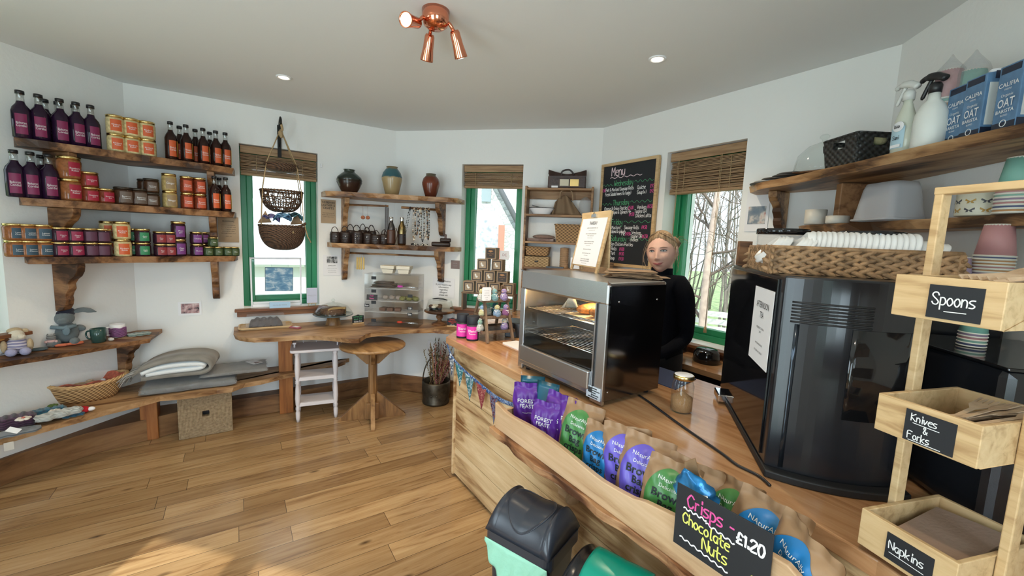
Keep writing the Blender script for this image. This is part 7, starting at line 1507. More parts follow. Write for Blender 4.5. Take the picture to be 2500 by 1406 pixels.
for k in range(4):
    o = dup(lidp, (p.x, p.y, MZ+.030+.014*k), rot=(0, 0, 0), label='white cup lid lying flat at the right of the wicker tray, %s from the bottom' % ORD[k])
# kraft napkin dispenser corner seen behind the tray
mb = MB(); mb.box((0, 0, .05), (.045, .05, .10)); solo('wooden_box', mb, m_shelf, 'small dark wooden block at the left end of the coffee machine top', 'box', (.965, 1.76, MZ+.002), MRZ)
# second black machine to the right
M2 = Vector((1.305, 1.12, 0)); t = thing('grinder_machine', 'low glossy black machine behind the bamboo stand with paper cups on top', 'coffee machine', (1.33, 1.08, CZ+.001), MRZ+.12)
mb = MB(); mb.box((0, 0, .20), (.36, .40, .39)); part('body', mb, m_sb, t, bevel=.02)
mb = MB(); mb.box((0, 0, .397), (.37, .41, .008)); part('top_glass', mb, m_gb, t, bevel=.003)
mb = MB(); mb.tube(smooth([(-.12, -.21, .05), (-.06, -.24, .12), (.0, -.23, .05), (.03, -.22, .002)], 6), .005, 8); part('blue_tube', mb, mat('blue_tube', (.03, .06, .20), .3), t)
GZ = CZ+.001+.402
# paper cups
cupc = {'pink': (.55, .27, .27), 'teal': (.22, .46, .38), 'lavender': (.36, .27, .37), 'orange': (.58, .30, .13), 'navy': (.12, .14, .26), 'mint': (.30, .52, .42)}
cm = {k: mat(k+'_paper_cup', v_, .55) for k, v_ in cupc.items()}; m_rim = mat('cup_rim', (.72, .68, .60), .5)
def cup_stack(c, cols, lab, z, grp, sc=1.0, inv=True, pitch=.010, wrap=False, rot=None):
    """inverted nested cups: bottom rims stacked, last one fully seen; every cup its own thing"""
    n = len(cols)
    for i, col in enumerate(cols):
        t = thing('paper_cup', '%s paper cup, %s, %s' % (col, 'topmost' if i == n-1 else 'number %d up' % (i+1) if False else '%s from the bottom' % ORD[i], lab), 'cup', (c.x, c.y, z+pitch*i*sc), 0, grp, rot=rot); t.scale = (sc,)*3
        mb = MB(); pr = [(.0445, .004), (.032, .098)]
        mb.lathe(pr, seg=30); part('cup', mb, cm[col], t)
        mb = MB(); mb.lathe([(.0445, .0), (.0465, .001), (.0465, .005), (.0445, .006)], seg=30); part('rim', mb, m_rim, t)
        if i == n-1: mb = MB(); mb.lathe([(.0325, .090), (.0322, .099), (.029, .1), (.029, .095), (0, .095)], seg=26); part('base_ring', mb, m_rim, t)
mb = MB(); mb.box((0, 0, .255), (.24, .22, .508)); solo('water_boiler', mb, m_sb, 'taller satin black box behind the low black machine, carrying cup stacks', 'appliance', (1.445, 1.415, CZ+.001), MRZ+.06, bevel=.01)
BZ2 = CZ+.512
q = azr(2432, 600, 1.96)
cup_stack(q, ['teal', 'lavender', 'pink', 'teal', 'navy', 'pink', 'orange', 'teal', 'lavender', 'orange', 'pink', 'orange', 'orange', 'navy', 'pink'], 'pink topped stack behind the Spoons tray', BZ2, 'tall stack of cups behind the top tray', 1.0, pitch=.0098)
q = azr(2370, 845, 1.70); 
cup_stack(q, ['navy', 'mint', 'pink', 'lavender', 'teal'], 'short stack under the Spoons tray', GZ, 'short stack of cups', .64, pitch=.014)
q = azr(2341, 640, 1.93); cup_stack(q, ['pink', 'teal', 'lavender', 'orange', 'lavender', 'pink', 'lavender', 'navy', 'lavender'], 'lavender stack behind the stand post', BZ2, 'lavender stack of cups', .80, pitch=.0085)
mb = MB(); mb.lathe([(.048, 0), (.049, .01), (.044, .018), (.02, .022), (0, .022)], seg=28); 
p = azr(2372, 600, 2.05); t = thing('black_cup_lids', 'black jagged lids leaning beside the lavender cup stack', 'lids', (p.x, p.y, 1.51), rot=(.9, .3, .4)); part('lid', mb, m_black, t); mb = MB(); mb.lathe([(.048, 0), (.049, .01), (.044, .018), (.02, .022), (0, .022)], (.02, .03, -.04), seg=28); part('lid', mb, m_black, t)

# ------------------------------------------------------------------ bamboo cutlery stand
SF, SE = Vector((.776, .847, 0)), Vector((.820, .690, 0)); sx_ = (SE-SF).normalized(); sy_ = Vector((-sx_.y, sx_.x, 0)); SW_ = (SE-SF).length; SD_ = .24; srz = math.atan2(sx_.y, sx_.x)
t = thing('cutlery_stand', 'three tier bamboo stand with trays labelled Spoons, Knives and Forks, and Napkins', 'display stand', (SF.x, SF.y, CZ), srz)
trays = ((.016, .097, 'Napkins'), (.277, .355, 'Knives'), (.522, .604, 'Spoons'))
th = .009
for z0, z1, nm in trays:
    mb = MB()
    mb.box((SW_/2, th/2, (z0+z1)/2), (SW_, th, z1-z0)); mb.box((SW_/2, SD_-th/2, (z0+z1)/2), (SW_, th, z1-z0))
    for x in (th/2, SW_-th/2): mb.box((x, SD_/2, (z0+z1)/2), (th, SD_-2*th, z1-z0))
    mb.box((SW_/2, SD_/2, z0+.004), (SW_-th, SD_-th, .006)); tr = part('tray', mb, m_bamboo, t, bevel=.0015)
    lw, lh = (.078, .062) if nm != 'Napkins' else (.078, .055); lx = SW_*.60-lw/2 if nm == 'Spoons' else SW_*.56-lw/2; lz_ = (z0+z1)/2-lh/2-.004
    mb = MB(); mb.box((lx+lw/2, -.001, lz_+lh/2), (lw, .0015, lh)); lb = part('chalk_label', mb, m_slate, tr)
    mb = MB(); TT = Tr(lx, -.0020, lz_) @ UP
    if nm == 'Spoons': hand(mb, 'Spoons', .007, .026, .022, .0022, T=TT, maxw=.064); ribbon(mb, [(.027, .014), (.058, .015)], .0016, T=TT)
    elif nm == 'Knives':
        hand(mb, 'Knives', .010, .042, .014, .0018, T=TT, maxw=.056); ribbon(mb, [(.014, .038), (.055, .037)], .0014, T=TT); hand(mb, '&', .032, .024, .012, .0018, T=TT); hand(mb, 'Forks', .008, .006, .014, .0018, T=TT, maxw=.056); ribbon(mb, [(.010, .003), (.060, .003)], .0014, T=TT)
    else: hand(mb, 'Napkins', .006, .024, .017, .0020, T=TT, maxw=.066); ribbon(mb, [(.008, .016), (.066, .014)], .0015, T=TT)
    part('lettering', mb, m_chalkw, lb)
PH = .770
for x, yy in ((-.008, .105), (SW_+.008, .105)): mb = MB(); mb.box((x, yy+.01, PH/2), (.015, .028, PH)); part('post', mb, m_bamboo, t, bevel=.002)
mb = MB(); mb.box((SW_/2, .115, PH+.007), (SW_+.034, .028, .015)); part('top_bar', mb, m_bamboo, t, bevel=.002)
ST = Matrix.Translation((SF.x, SF.y, CZ)) @ Rz(srz)
m_wc = mat('birch_cutlery', (.50, .36, .235), .7, var=.12, vs=40)
def cutlery(kind):
    o = [(-.0045, 0), (.0045, 0)]
    if kind == 'spoon': pl_ = [(-.005, 0), (.005, 0), (.004, .08), (.011, .105), (.014, .125), (.011, .145), (0, .155), (-.011, .145), (-.014, .125), (-.011, .105), (-.004, .08)]
    elif kind == 'fork': pl_ = [(-.005, 0), (.005, 0), (.004, .085), (.013, .105), (.014, .155), (.010, .155), (.009, .125), (.007, .125), (.006, .155), (.002, .155), (.001, .125), (-.001, .125), (-.002, .155), (-.006, .155), (-.007, .125), (-.009, .125), (-.010, .155), (-.014, .155), (-.013, .105), (-.004, .085)]
    else: pl_ = [(-.005, 0), (.005, 0), (.005, .07), (.010, .08), (.010, .14), (.004, .155), (-.007, .15), (-.007, .08), (-.005, .07)]
    mb = MB(); mb.prism(pl_, -.0008, .0008); return mb.mesh('wooden_'+kind, m_wc)
cmesh = {k: cutlery(k) for k in ('spoon', 'fork', 'knife')}; rn = random.Random(9)
def lay(kind, x, y, z, rz, tilt, lab, roll=0):
    o = bpy.data.objects.new('wooden_'+kind, cmesh[kind]); COL.objects.link(o); p = ST @ Vector((x, y, z)); o.location = p; o.rotation_euler = (Rz(srz+rz) @ Rx(tilt) @ Ry(roll)).to_euler(); tag(o, lab, kind, 'wooden %s in the bamboo stand' % {'spoon': 'spoons', 'fork': 'forks', 'knife': 'knives'}[kind])
for i in range(14): lay('spoon', SW_*.25+.007*i, .03+rn.uniform(0, .03), .540+.0048*i, rn.uniform(-.3, .1), .10+rn.uniform(0, .06), 'wooden spoon heaped in the top tray, %s from the bottom' % ORD[i], rn.uniform(-.4, .5))
for i in range(6): lay('spoon', SW_*.45+.013*i, .05, .606, -.35+.03*i, .10, 'wooden spoon fanned out on top of the heap, %s from the left' % ORD[i], .9)
for i in range(12): lay('knife', SW_*.22+.005*i, .045, .292+.0044*i, -.25+rn.uniform(-.12, .12), .05+rn.uniform(0, .1), 'wooden knife in the left half of the middle tray, %s from the bottom' % ORD[i], rn.uniform(-.3, .3))
for i in range(9): lay('fork', SW_*.58+.007*(i % 5), .040, .300+.006*i, -.10+rn.uniform(-.2, .2), .05+rn.uniform(0, .12), 'wooden fork in the right half of the middle tray, %s from the bottom' % ORD[i], rn.uniform(-.3, .3))
lay('fork', SW_*.62, .03, .338, .12, .14, 'wooden fork with tines raised at the front of the middle tray'); lay('fork', SW_*.84, .04, .345, -.15, .12, 'wooden fork with tines pointing right in the middle tray')
m_nap = mat('napkin_kraft', (.30, .205, .155), .9, bmp=.3, bs=120)
for i in range(8):
    mb = MB(); mb.box((0, 0, 0), (.118, .165, .0045)); p = ST @ Vector((SW_/2+.002*(i % 2), .12+.003*(i % 3), .030+.0065*i)); o = solo('paper_napkin', mb, m_nap, 'brown folded paper napkin, %s from the bottom in the lowest bamboo tray' % ORD[i], 'napkin', p, 0, 'brown napkins', rot=(.16, -.10, srz+.05*math.sin(i*2)), bevel=.0015)

# ================================================================== right wall shelves
RQ, RP = W('C', 1.335, .14, 0), W('D', 1.06, .205, 0); rdir = (RP-RQ).normalized(); rnn = Vector((rdir.y, -rdir.x, 0)); RRz = math.atan2(rdir.y, rdir.x)
def R3(px, py, back, z): a = RQ-rnn*back; p = at_pl(px, py, a, a+rdir); return Vector((p.x, p.y, z))
RZ1, RZ2 = 1.915, 1.688
m_rsh = wood('right_shelf_wood', (.07, .03, .012), (.30, .155, .065), (.48, .29, .14), (2, 20, 20), math.radians(-88), .45, .8, 1.6)
for i, (z, q0, q1, u0, u1, lab) in enumerate(((RZ1, RQ, RP+rdir*.25, 1.335, 1.32, 'upper right live-edge shelf with baskets, spray bottles and cartons'), (RZ2, W('C', 1.60, .10, 0), RP+rdir*.25+Vector((.11, 0, 0)), 1.60, 1.32, 'lower right live-edge shelf with bowls, tub and tin'))):
    t = thing('wall_shelf', lab, 'shelf', group='live-edge shelves on the right wall'); fr = live_edge(q0, q1, seed=21+i, amp=.008)
    part('board', slab(fr, [L2('D', u1, .004), L2('D', 0, .004), L2('C', u0, .004)], z, .036), m_rsh, t)
    if i == 0:
        for k, u, d_ in (('C', 1.50, .15),):
            mb = MB(); bracket(mb, d_, .21, .045, Matrix.Translation(W(k, u, .003, z-.037)) @ Rz(wrot(k))); part('bracket', mb, m_pine if False else m_rsh, t, bevel=.004)
mb = MB(); mb.box((0, -.12, -.115), (.045, .235, .225)); o = part('support_board', mb, m_shelf, bpy.data.objects['wall_shelf'], bevel=.004); o.location = W('D', .12, .003, RZ1-.037); o.rotation_euler = (0, 0, wrot('D'))
# slates
for i, (px, bk, r, dz) in enumerate(((1885, .10, .115, 0), (1892, .11, .115, .008), (1905, .11, .105, .017), (1925, .12, .095, .026), (1932, .12, .085, .034))):
    p = R3(px, 450, bk, RZ1+.001+dz); mb = MB(); mb.lathe([(r*.97, 0), (r, .003), (r*.98, .007), (0, .007)], seg=26, sy=.85); solo('slate_plate', mb, mat('slate_plate', (.06, .055, .05), .6, bmp=.3) if i != 1 else mat('grey_plate', (.32, .32, .30), .4), '%s round plate, %s from the bottom of the pile on the upper right shelf' % ('dark' if i != 1 else 'grey', ORD[i]), 'plate', p, .3*i, 'pile of round plates')
p = R3(2010, 420, .16, RZ1+.001); t = thing('cake_dome', 'clear cake dome with glass knob on a wooden plate, partly behind the black basket', 'cake dome', (p.x, p.y, p.z+.03), rot=(.10, -.15, 0))
mb = MB(); mb.lathe([(.125, .010), (.122, .03), (.105, .085), (.06, .125), (.014, .138)], seg=44); part('dome', mb, m_glass, t); mb = MB(); mb.lathe([(.010, .138), (.010, .148), (.020, .156), (.020, .164), (.010, .172), (0, .173)], seg=20); part('knob', mb, m_glass, t); mb = MB(); mb.lathe([(.105, 0), (.128, .006), (.128, .010), (0, .010)], seg=40); part('plate', mb, m_shelf, t)
a, b, c_ = R3(2012, 415, .045, RZ1), R3(2118, 398, .045, RZ1), None; bxr = (b-a).normalized(); bwid = .17
t = thing('black_basket', 'black woven rectangular basket with cut-out handle on the upper right shelf', 'basket', a+bxr*bwid/2-rnn*.085+Vector((0, 0, .001)), RRz)
m_bw = weave('black_weave', (.004, .004, .004), (.03, .03, .028), 210, 240, .4)
mb = MB(); W1, D1, H1 = bwid, .17, .125; tp_ = 1.14
b0 = rrect(W1, D1, .012, 3); n = len(b0)
def bwall(p, q, hole=False): pass
def ringp(k, z): return [(x*k, y*k, z) for x, y in b0]
mb.add(ringp(1, 0)+ringp(1+.14*.62, H1*.62), [(i, (i+1) % n, n+(i+1) % n, n+i) for i in range(n)]+[tuple(range(n-1, -1, -1))])
mb.add(ringp(1+.14*.86, H1*.86)+ringp(1.14, H1), [(i, (i+1) % n, n+(i+1) % n, n+i) for i in range(n)])
k1, k2 = 1+.14*.62, 1+.14*.86
for sx1, sy1, fxd in ((1, 0, 0), (-1, 0, 0), (0, 1, 1), (0, -1, 1)):
    for sg in (-1, 1):
        if fxd == 0: # x faces: strips leaving a gap in the middle
            xs1, xs2 = sx1*W1/2*k1, sx1*W1/2*k2; y0, y1 = sg*D1/2*k1, sg*.03; mb.add([(xs1, y0, H1*.62), (xs1, y1, H1*.62), (xs2, y1, H1*.86), (xs2, sg*D1/2*k2, H1*.86)], [(0, 1, 2, 3)])
        else:
            ys1, ys2 = sy1*D1/2*k1, sy1*D1/2*k2; x0, x1 = sg*W1/2*k1, sg*(.032 if sy1 < 0 else .0); mb.add([(x0, ys1, H1*.62), (x1, ys1, H1*.62), (x1, ys2, H1*.86), (sg*W1/2*k2, ys2, H1*.86)], [(0, 1, 2, 3)])
part('body', mb, m_bw, t, solid=.005)
mb = MB(); mb.tube(ringp(1.145, H1), .005, 6, closed=True); part('rim', mb, m_bw, t)
mb = MB(); mb.grid(lambda u, v: ((u-.5)*.14, (v-.5)*.14, .07+.012*math.sin(9*u+7*v)), 8, 8); p = t.location; solo('cleaning_cloth', mb, mat('green_cloth', (.05, .22, .13), .9, bmp=.5), 'green cloth inside the black woven basket', 'cloth', (p.x, p.y, p.z), RRz, solid=.003)
# spray bottles
def spray(lab, c, rz, body, mt_body, mt_head, r, h, shoulder, lbl=False, sc=1):
    t = thing('spray_bottle', lab, 'spray bottle', c, rz); t.scale = (sc,)*3
    mb = MB(); mb.lathe(body, seg=30, sy=.72 if not shoulder else 1); part('bottle', mb, mt_body, t)
    z = h; mb = MB(); mb.lathe([(.017, z-.004), (.018, z+.02), (.013, z+.03)], seg=18); mb.tube(smooth([(.03, 0, z+.035), (.0, 0, z+.052), (-.035, 0, z+.058), (-.055, 0, z+.050)], 4), [.012]*4+[.014]*4+[.010]*4+[.007], 10, flat=.8); mb.tube(smooth([(-.018, 0, z+.045), (-.030, 0, z+.02), (-.045, 0, z-.012)], 4), [.006]*8+[.003], 8, flat=.6); part('trigger', mb, mt_head, t); return t
m_pe = mat('frosted_plastic', (.74, .75, .70), .35, spec=.4); m_clear = mat('cloudy_plastic', (.60, .62, .52), .25, spec=.6)
p = R3(2198, 385, .045, RZ1+.001); t = spray('cloudy clear spray bottle with a bio label left of the white one', p, 2.7-PI+RRz+1.0, [(.028, 0), (.037, .004), (.038, .06), (.032, .09), (.034, .12), (.022, .155), (.015, .175), (.015, .19)], m_clear, m_acryl if False else mat('clear_head', (.66, .67, .64), .25), .038, .19, False)
lp_ = math.radians(-60); t.rotation_euler = (0, 0, RRz)
mb = MB(); mb.grid(lambda u, v: (.0385*math.sin((u-.5)*1.5), -.0385*.72*math.cos((u-.5)*1.5)-.001, .018+.075*v), 10, 1); lb = part('label', mb, mat('pale_blue_label', (.42, .58, .66), .5), t)
mb = MB(); mb.ball((.006, -.0285, .093), (.022, .003, .018)); part('label_cap', mb, m_paper, lb)
mb = MB(); print_text(mb, 'bio', .006, .087, .013, T=Tr(0, -.0325, 0) @ UP, bold=.02); hand(mb, 'Sani', -.008, .048, .013, .0016, T=Tr(0, -.0305, 0) @ UP); part('lettering', mb, m_ink, lb)
mb = MB(); mb.box((.004, -.029, .026), (.036, .002, .010)); part('label_stripe', mb, m_paper, lb)
p = R3(2262, 365, .05, RZ1+.001); spray('white spray bottle with a black trigger head on the upper right shelf', p, RRz, [(.040, 0), (.045, .004), (.045, .085), (.043, .115), (.030, .145), (.017, .160), (.015, .185)], m_pe, m_black, .04, .185, True)
# cups in plastic sleeves on the upper shelf
for px, bk, cols, lab in ((2297, .10, ['orange', 'teal', 'pink', 'teal', 'orange', 'pink', 'lavender', 'teal', 'pink', 'orange', 'teal', 'pink'], 'pink topped sleeve on the upper right shelf'), (2352, .135, ['pink', 'orange', 'teal', 'pink', 'lavender', 'orange', 'pink', 'teal', 'pink', 'lavender', 'teal'], 'green topped sleeve on the upper right shelf')):
    p = R3(px, 330, bk, RZ1+.001); cup_stack(p, cols, lab, RZ1+.001, lab.split(' sleeve')[0]+' cups in plastic', 1.0, pitch=.0145)
    mb = MB(); mb.lathe([(.049, 0), (.050, .02), (.050, .16), (.044, .235), (.036, .26), (.010, .295), (.002, .31)], seg=22); t_ = solo('plastic_sleeve', mb, m_film, 'clear plastic sleeve around the %s cups' % lab.split(' topped')[0], 'sleeve', (p.x, p.y, p.z), 0)
# oat drink cartons
m_cb = mat('carton_blue', (.10, .20, .34), .45, var=.25, vs=20); m_cn = mat('carton_navy', (.015, .022, .045), .45); m_cw = mat('carton_white', (.62, .64, .62), .5)
def carton(lab, c, rz):
    t = thing('drink_carton', lab, 'carton', c, rz, 'blue oat drink cartons'); w_, d_, h_ = .070, .092, .195
    mb = MB(); mb.add([(-w_/2, -d_/2, 0), (w_/2, -d_/2, 0), (w_/2, d_/2, 0), (-w_/2, d_/2, 0), (-w_/2, -d_/2, h_*.93), (w_/2, -d_/2, h_*.93), (w_/2, d_/2, h_), (-w_/2, d_/2, h_)], [(3, 2, 1, 0), (4, 5, 6, 7), (0, 1, 5, 4), (1, 2, 6, 5), (2, 3, 7, 6), (3, 0, 4, 7)]); part('carton', mb, m_cb, t, bevel=.002)
    mb = MB(); mb.box((0, -d_/2-.0006, .012), (w_*.96, .001, .022)); mb.box((w_/2+.0006, 0, .014), (.001, d_*.96, .026)); mb.box((0, -d_/2-.0006, h_*.86), (w_*.8, .001, .018)); mb.box((w_/2+.0006, 0, h_*.90), (.001, d_*.55, .022)); part('navy_bands', mb, m_cn, t)
    mb = MB(); mb.box((w_/2+.0006, 0, h_*.48), (.001, d_*.80, h_*.62)); pn = part('white_panel', mb, m_cw, t)
    mb = MB(); FT = Tr(w_/2+.0014, 0, 0) @ Rz(PI/2) @ UP
    for i in range(13): 
        yy = h_*.20+h_*.56*i/12; L = d_*(.32 if i % 3 else .5); print_text(mb, ('INGREDIENTS', 'oat water', 'sea salt and oil')[i % 3], .0, yy, .0042, T=FT, maxw=L)
    part('small_print', mb, m_grey, pn)
    mb = MB(); fT = Tr(0, -d_/2-.0012, 0) @ UP
    print_text(mb, 'CALIFIA', 0, h_*.62, .012, T=fT, maxw=w_*.86, bold=.01); print_text(mb, 'FARMS', 0, h_*.57, .005, T=fT); print_text(mb, 'Organic', 0, h_*.48, .008, T=fT); print_text(mb, 'OAT', 0, h_*.33, .024, T=fT, maxw=w_*.7, bold=.01, sx=.8); print_text(mb, 'BARISTA', 0, h_*.25, .010, T=fT, maxw=w_*.8, bold=.01); print_text(mb, 'BLEND', 0, h_*.20, .005, T=fT)
    mb.tube([(.009*math.cos(a), -d_/2-.0012, h_*.10+.009*math.sin(a)) for a in [2*PI*i/20 for i in range(20)]], .0012, 4, closed=True); mb.tube([(w_/2+.0012, .012+.010*math.cos(a), h_*.93+.010*math.sin(a)-.002) for a in [2*PI*i/20 for i in range(20)]], .0012, 4, closed=True)
    part('lettering', mb, m_chalkw, t); mb = MB(); mb.lathe([(.014, 0), (.014, .012), (.012, .014), (0, .014)], (0, 0, h_*.965), 20, T=Matrix()); part('cap', mb, m_white, t); return t
pc = R3(2389, 308, .03, RZ1+.001)
# the printed front (-Y) looks left-forward, the white panel side (-X) looks at the viewer
crz = math.radians(-100)
def cart_at(px, py, back, lab):
    p = R3(px, py, back, RZ1+.001); M_ = Rz(crz); cnr = M_ @ Vector((.035, -.046, 0)); return carton(lab, (p.x-cnr.x, p.y-cnr.y, p.z), crz)
cart_at(2391, 308, .03, 'nearest whole blue oat drink carton on the upper right shelf'); cart_at(2345, 330, .055, 'blue oat drink carton tucked behind the nearest whole one'); cart_at(2478, 296, .02, 'blue oat drink carton cut off by the right frame edge')
mb = MB(); mb.ball((0, 0, .02), (.03, .02, .02)); solo('sponge', mb, mat('sponge_yellow2', (.5, .45, .25), .9, bmp=.8), 'pale yellow sponge peeping over the back of the black basket', 'sponge', (lambda q: (q.x, q.y, RZ1+.085))(R3(2140, 400, .15, 0)), .3)
# lower shelf
def R4(px, py, z): return R3(px, py, -.0, z)
def on2(px, py, back): a = RQ+Vector((.11, 0, 0))-rnn*back; p = at_pl(px, py, a, a+rdir); return Vector((p.x, p.y, RZ2+.001))
m_ram = mat('cream_ceramic', (.66, .63, .56), .4)
for px, bk, r, h, lab in ((1990, .05, .046, .072, 'taller cream ramekin on the lower right shelf'), (2044, .07, .046, .036, 'low cream ramekin right of the taller one')):
    mb = MB(); mb.lathe([(r*.94, 0), (r, .004), (r, h), (r*.93, h), (r*.92, .006), (0, .006)], seg=32); solo('ramekin', mb, m_ram, lab, 'bowl', on2(px, 540, bk), 0, 'cream ramekins')
p = on2(2165, 540, .06); mb = MB(); a, b = rrect(.20, .15, .03), rrect(.15, .11, .03); n = len(a); z1 = .150
mb.add([(x, y, 0) for x, y in a]+[(x, y, z1*.85) for x, y in rrect(.165, .12, .03)]+[(x, y, z1) for x, y in b], [(i, (i+1) % n, n+(i+1) % n, n+i) for i in range(n)]+[(n+i, n+(i+1) % n, 2*n+(i+1) % n, 2*n+i) for i in range(n)]+[tuple(range(2*n, 3*n))], 0, True)
mb.tube([(x, y, .004) for x, y in rrect(.205, .155, .03)], .005, 6, closed=True); mb.tube(smooth([(-.10, 0, .01), (-.128, 0, .02), (-.128, 0, .075), (-.115, 0, .085)], 4), .011, 8)
m, n_, l_, b_ = new_mat('frosted_tub'); tr_ = n_.new('ShaderNodeBsdfTransparent'); x_ = n_.new('ShaderNodeMixShader'); x_.inputs[0].default_value = .55; b_.inputs['Base Color'].default_value = (.62, .62, .64, 1); b_.inputs['Roughness'].default_value = .3; l_.new(tr_.outputs[0], x_.inputs[1]); l_.new(b_.outputs[0], x_.inputs[2]); l_.new(x_.outputs[0], n_['Material Output'].inputs[0])
solo('plastic_tub', mb, m, 'frosted clear plastic jug standing upside down on the lower right shelf', 'tub', p, RRz)
p = on2(2388, 520, .045); t = thing('butterfly_tin', 'round cream tin printed with butterflies, on the lower right shelf behind the stand', 'tin', p, RRz)
mb = MB(); mb.lathe([(.054, 0), (.055, .002), (.055, .072)], seg=36); part('tin', mb, mat('cream_tin', (.62, .58, .46), .35), t); mb = MB(); mb.lathe([(.0555, .070), (.057, .072), (.057, .080), (.053, .082), (0, .081)], seg=36); part('lid', mb, m_chrome, t)
for k, a0 in enumerate((-.95, -.3, .35, 1.0, 1.65)):
    for zz, mcol in ((.044, (mat('moth_orange', (.42, .24, .05), .5), mat('moth_dark', (.06, .06, .07), .5))[k % 2]), (.016, (mat('moth_dark', (.06, .06, .07), .5), mat('moth_orange', (.42, .24, .05), .5))[k % 2])):
        mb = MB()
        for sx1 in (-1, 1): mb.prism([(0, 0), (sx1*.012, .008), (sx1*.013, .002), (sx1*.006, -.001), (sx1*.009, -.007), (sx1*.003, -.006)], 0, .0003)
        mb.v = [((.0556)*math.sin(a0+x/.0556), -(.0556+z)*math.cos(a0+x/.0556), zz+y) for x, y, z in mb.v]; part('butterfly', mb, mcol, t)
p = on2(2478, 500, .035); cup_stack(p, ['orange', 'navy', 'pink', 'lavender', 'mint', 'pink', 'teal'], 'teal topped stack on the lower right shelf', RZ2+.001, 'teal topped stack of cups', 1.0, pitch=.011)
# ================================================================== staff worktop, menu board, bookcase
t = thing('staff_worktop', 'wooden staff worktop along the wall under the right window', 'worktop')
mb = MB(); mb.prism([L2('C', .55, .004), L2('C', .55, .34), L2('C', 1.92, .34), L2('C', 1.92, .004)], .80, .835); part('top', mb, m_top, t, bevel=.003)
mb = MB(); mb.prism([L2('C', .57, .02), L2('C', .57, .30), L2('C', 1.85, .30), L2('C', 1.85, .02)], 0, .80); part('dark_block', mb, m_mb, t)  # matt black block stands for the darkness under the worktop
p = at_z(1700, 845, .836); t = thing('paper_towel_box', 'tall white dispenser in a dark holder beside the right window', 'dispenser', W('C', .93, .13, .836), wrot('C'))
mb = MB(); mb.box((0, -.01, .13), (.085, .10, .26)); part('white_box', mb, m_white, t, bevel=.008); mb = MB(); mb.box((.065, 0, .18), (.035, .12, .36)); mb.box((0, .045, .31), (.12, .02, .10)); part('dark_holder', mb, m_sb, t, bevel=.004); mb = MB(); mb.box((-.0, -.02, .285), (.05, .05, .05)); part('red_roll', mb, mat('red_card', (.55, .02, .02), .5), t)
mb = MB(); mb.box((0, -.062, .05), (.05, .004, .02)); part('slot', mb, m_black, t)
t = thing('knock_box', 'black curved appliance on the staff worktop before the right window', 'appliance', W('C', 1.22, .17, .836), wrot('C')); mb = MB(); mb.lathe([(.07, 0), (.075, .01), (.07, .06), (.055, .085), (0, .09)], seg=30, sx=1.1); part('body', mb, m_gb, t); mb = MB(); mb.tube([(-.07, 0, .06), (0, -.07, .075), (.07, 0, .06)], .004, 6); part('chrome_strip', mb, m_chrome, t)
mb = MB(); mb.box((0, 0, .012), (.20, .16, .024)); mb2 = MB(); mb2.lathe([(.045, .024), (.045, .03), (0, .03)], seg=24); o = solo('hot_plate', mb, m_chrome, 'steel topped square plate on the staff worktop', 'hot plate', W('C', 1.52, .20, .8355), wrot('C'), bevel=.004); part('ring', mb2, m_black, o)
# chalk menu board on the wall
BT, BBm = 2.215, 1.372; u0_, u1_ = .035, .622
t = thing('menu_chalkboard', 'tall black chalkboard headed Menu in a thin oak frame on the back right wall', 'menu board', W('C', (u0_+u1_)/2, .016, BBm), wrot('C')); bw_, bh_ = u1_-u0_, BT-BBm
mb = MB(); mb.box((0, 0, bh_/2), (bw_-.02, .012, bh_-.02)); part('board', mb, m_slate, t)
mb = MB()
for cx_, cz_, a_, b_ in ((0, .012, bw_, .024), (0, bh_-.012, bw_, .024), (-bw_/2+.012, bh_/2, .024, bh_-.048), (bw_/2-.012, bh_/2, .024, bh_-.048)): mb.box((cx_, -.004, cz_), (a_, .024, b_))
part('frame', mb, m_bamboo, t, bevel=.003)
random.seed(5); TT = Tr(-bw_/2, -.0068, 0) @ UP; X = lambda f: bw_*f; Y = lambda f: bh_*f
W_, Gn, Pk, Ti = MB(), MB(), MB(), MB()
hand(Ti, 'Menu', X(.20), Y(.875), .068, .0075, T=TT, maxw=X(.42)); wavy(Ti, X(.18), X(.74), Y(.855), .006, 5, .005, T=TT)
for s, y in (('Wednesday', .775), ('Thursday', .590), ('Friday', .405), ('Saturday', .245)):
    wd = hand(Gn, s, X(.26), Y(y), .042, .0045, T=TT, maxw=X(.44)); wavy(Gn, X(.05), X(.24), Y(y)+.012, .009, 3, .003, T=TT); wavy(Gn, X(.28)+wd, X(.93), Y(y)+.018, .009, 4, .003, T=TT)
wl = [('Pork & Mustard Sausage Rolls', .10, .728, .52), ('Fresh Salads homes (in fudge)', .10, .685, .48), ('Quiche', .68, .725, .2), ('Soup(v)', .68, .680, .2), ('Cheese & Onion Pasties', .10, .545, .44), ('Spiced Chickpea & Spinach Pie', .08, .508, .52), ('Salads', .11, .468, .17), ('Venison', .70, .545, .17), ('Tagine OR', .66, .508, .21), ('Chicken Latta', .68, .468, .26), ('Pork & Mustard', .12, .360, .34), ('Sausage Rolls', .50, .360, .26), ('Spiced chickpea & spinach', .09, .322, .44), ('Pie', .46, .300, .06), ('Salads', .10, .285, .17), ('Venison', .64, .312, .17), ('Tagine OR', .62, .280, .2), ('chicken', .62, .248, .14), ('Coronation Chicken Pasties', .12, .200, .60), ('Sausage Rolls', .12, .155, .27), ('Quiche/Tart', .12, .110, .25), ('Veggie Soup', .12, .062, .26)]
for s, x, y, mw_ in wl: hand(W_, s, X(x), Y(y), .026, .0034, T=TT, maxw=X(mw_))
for x, y, a_ in ((.10, .455, .28), (.09, .272, .26)): wavy(W_, X(x), X(a_), Y(y), .003, 2, .003, T=TT)
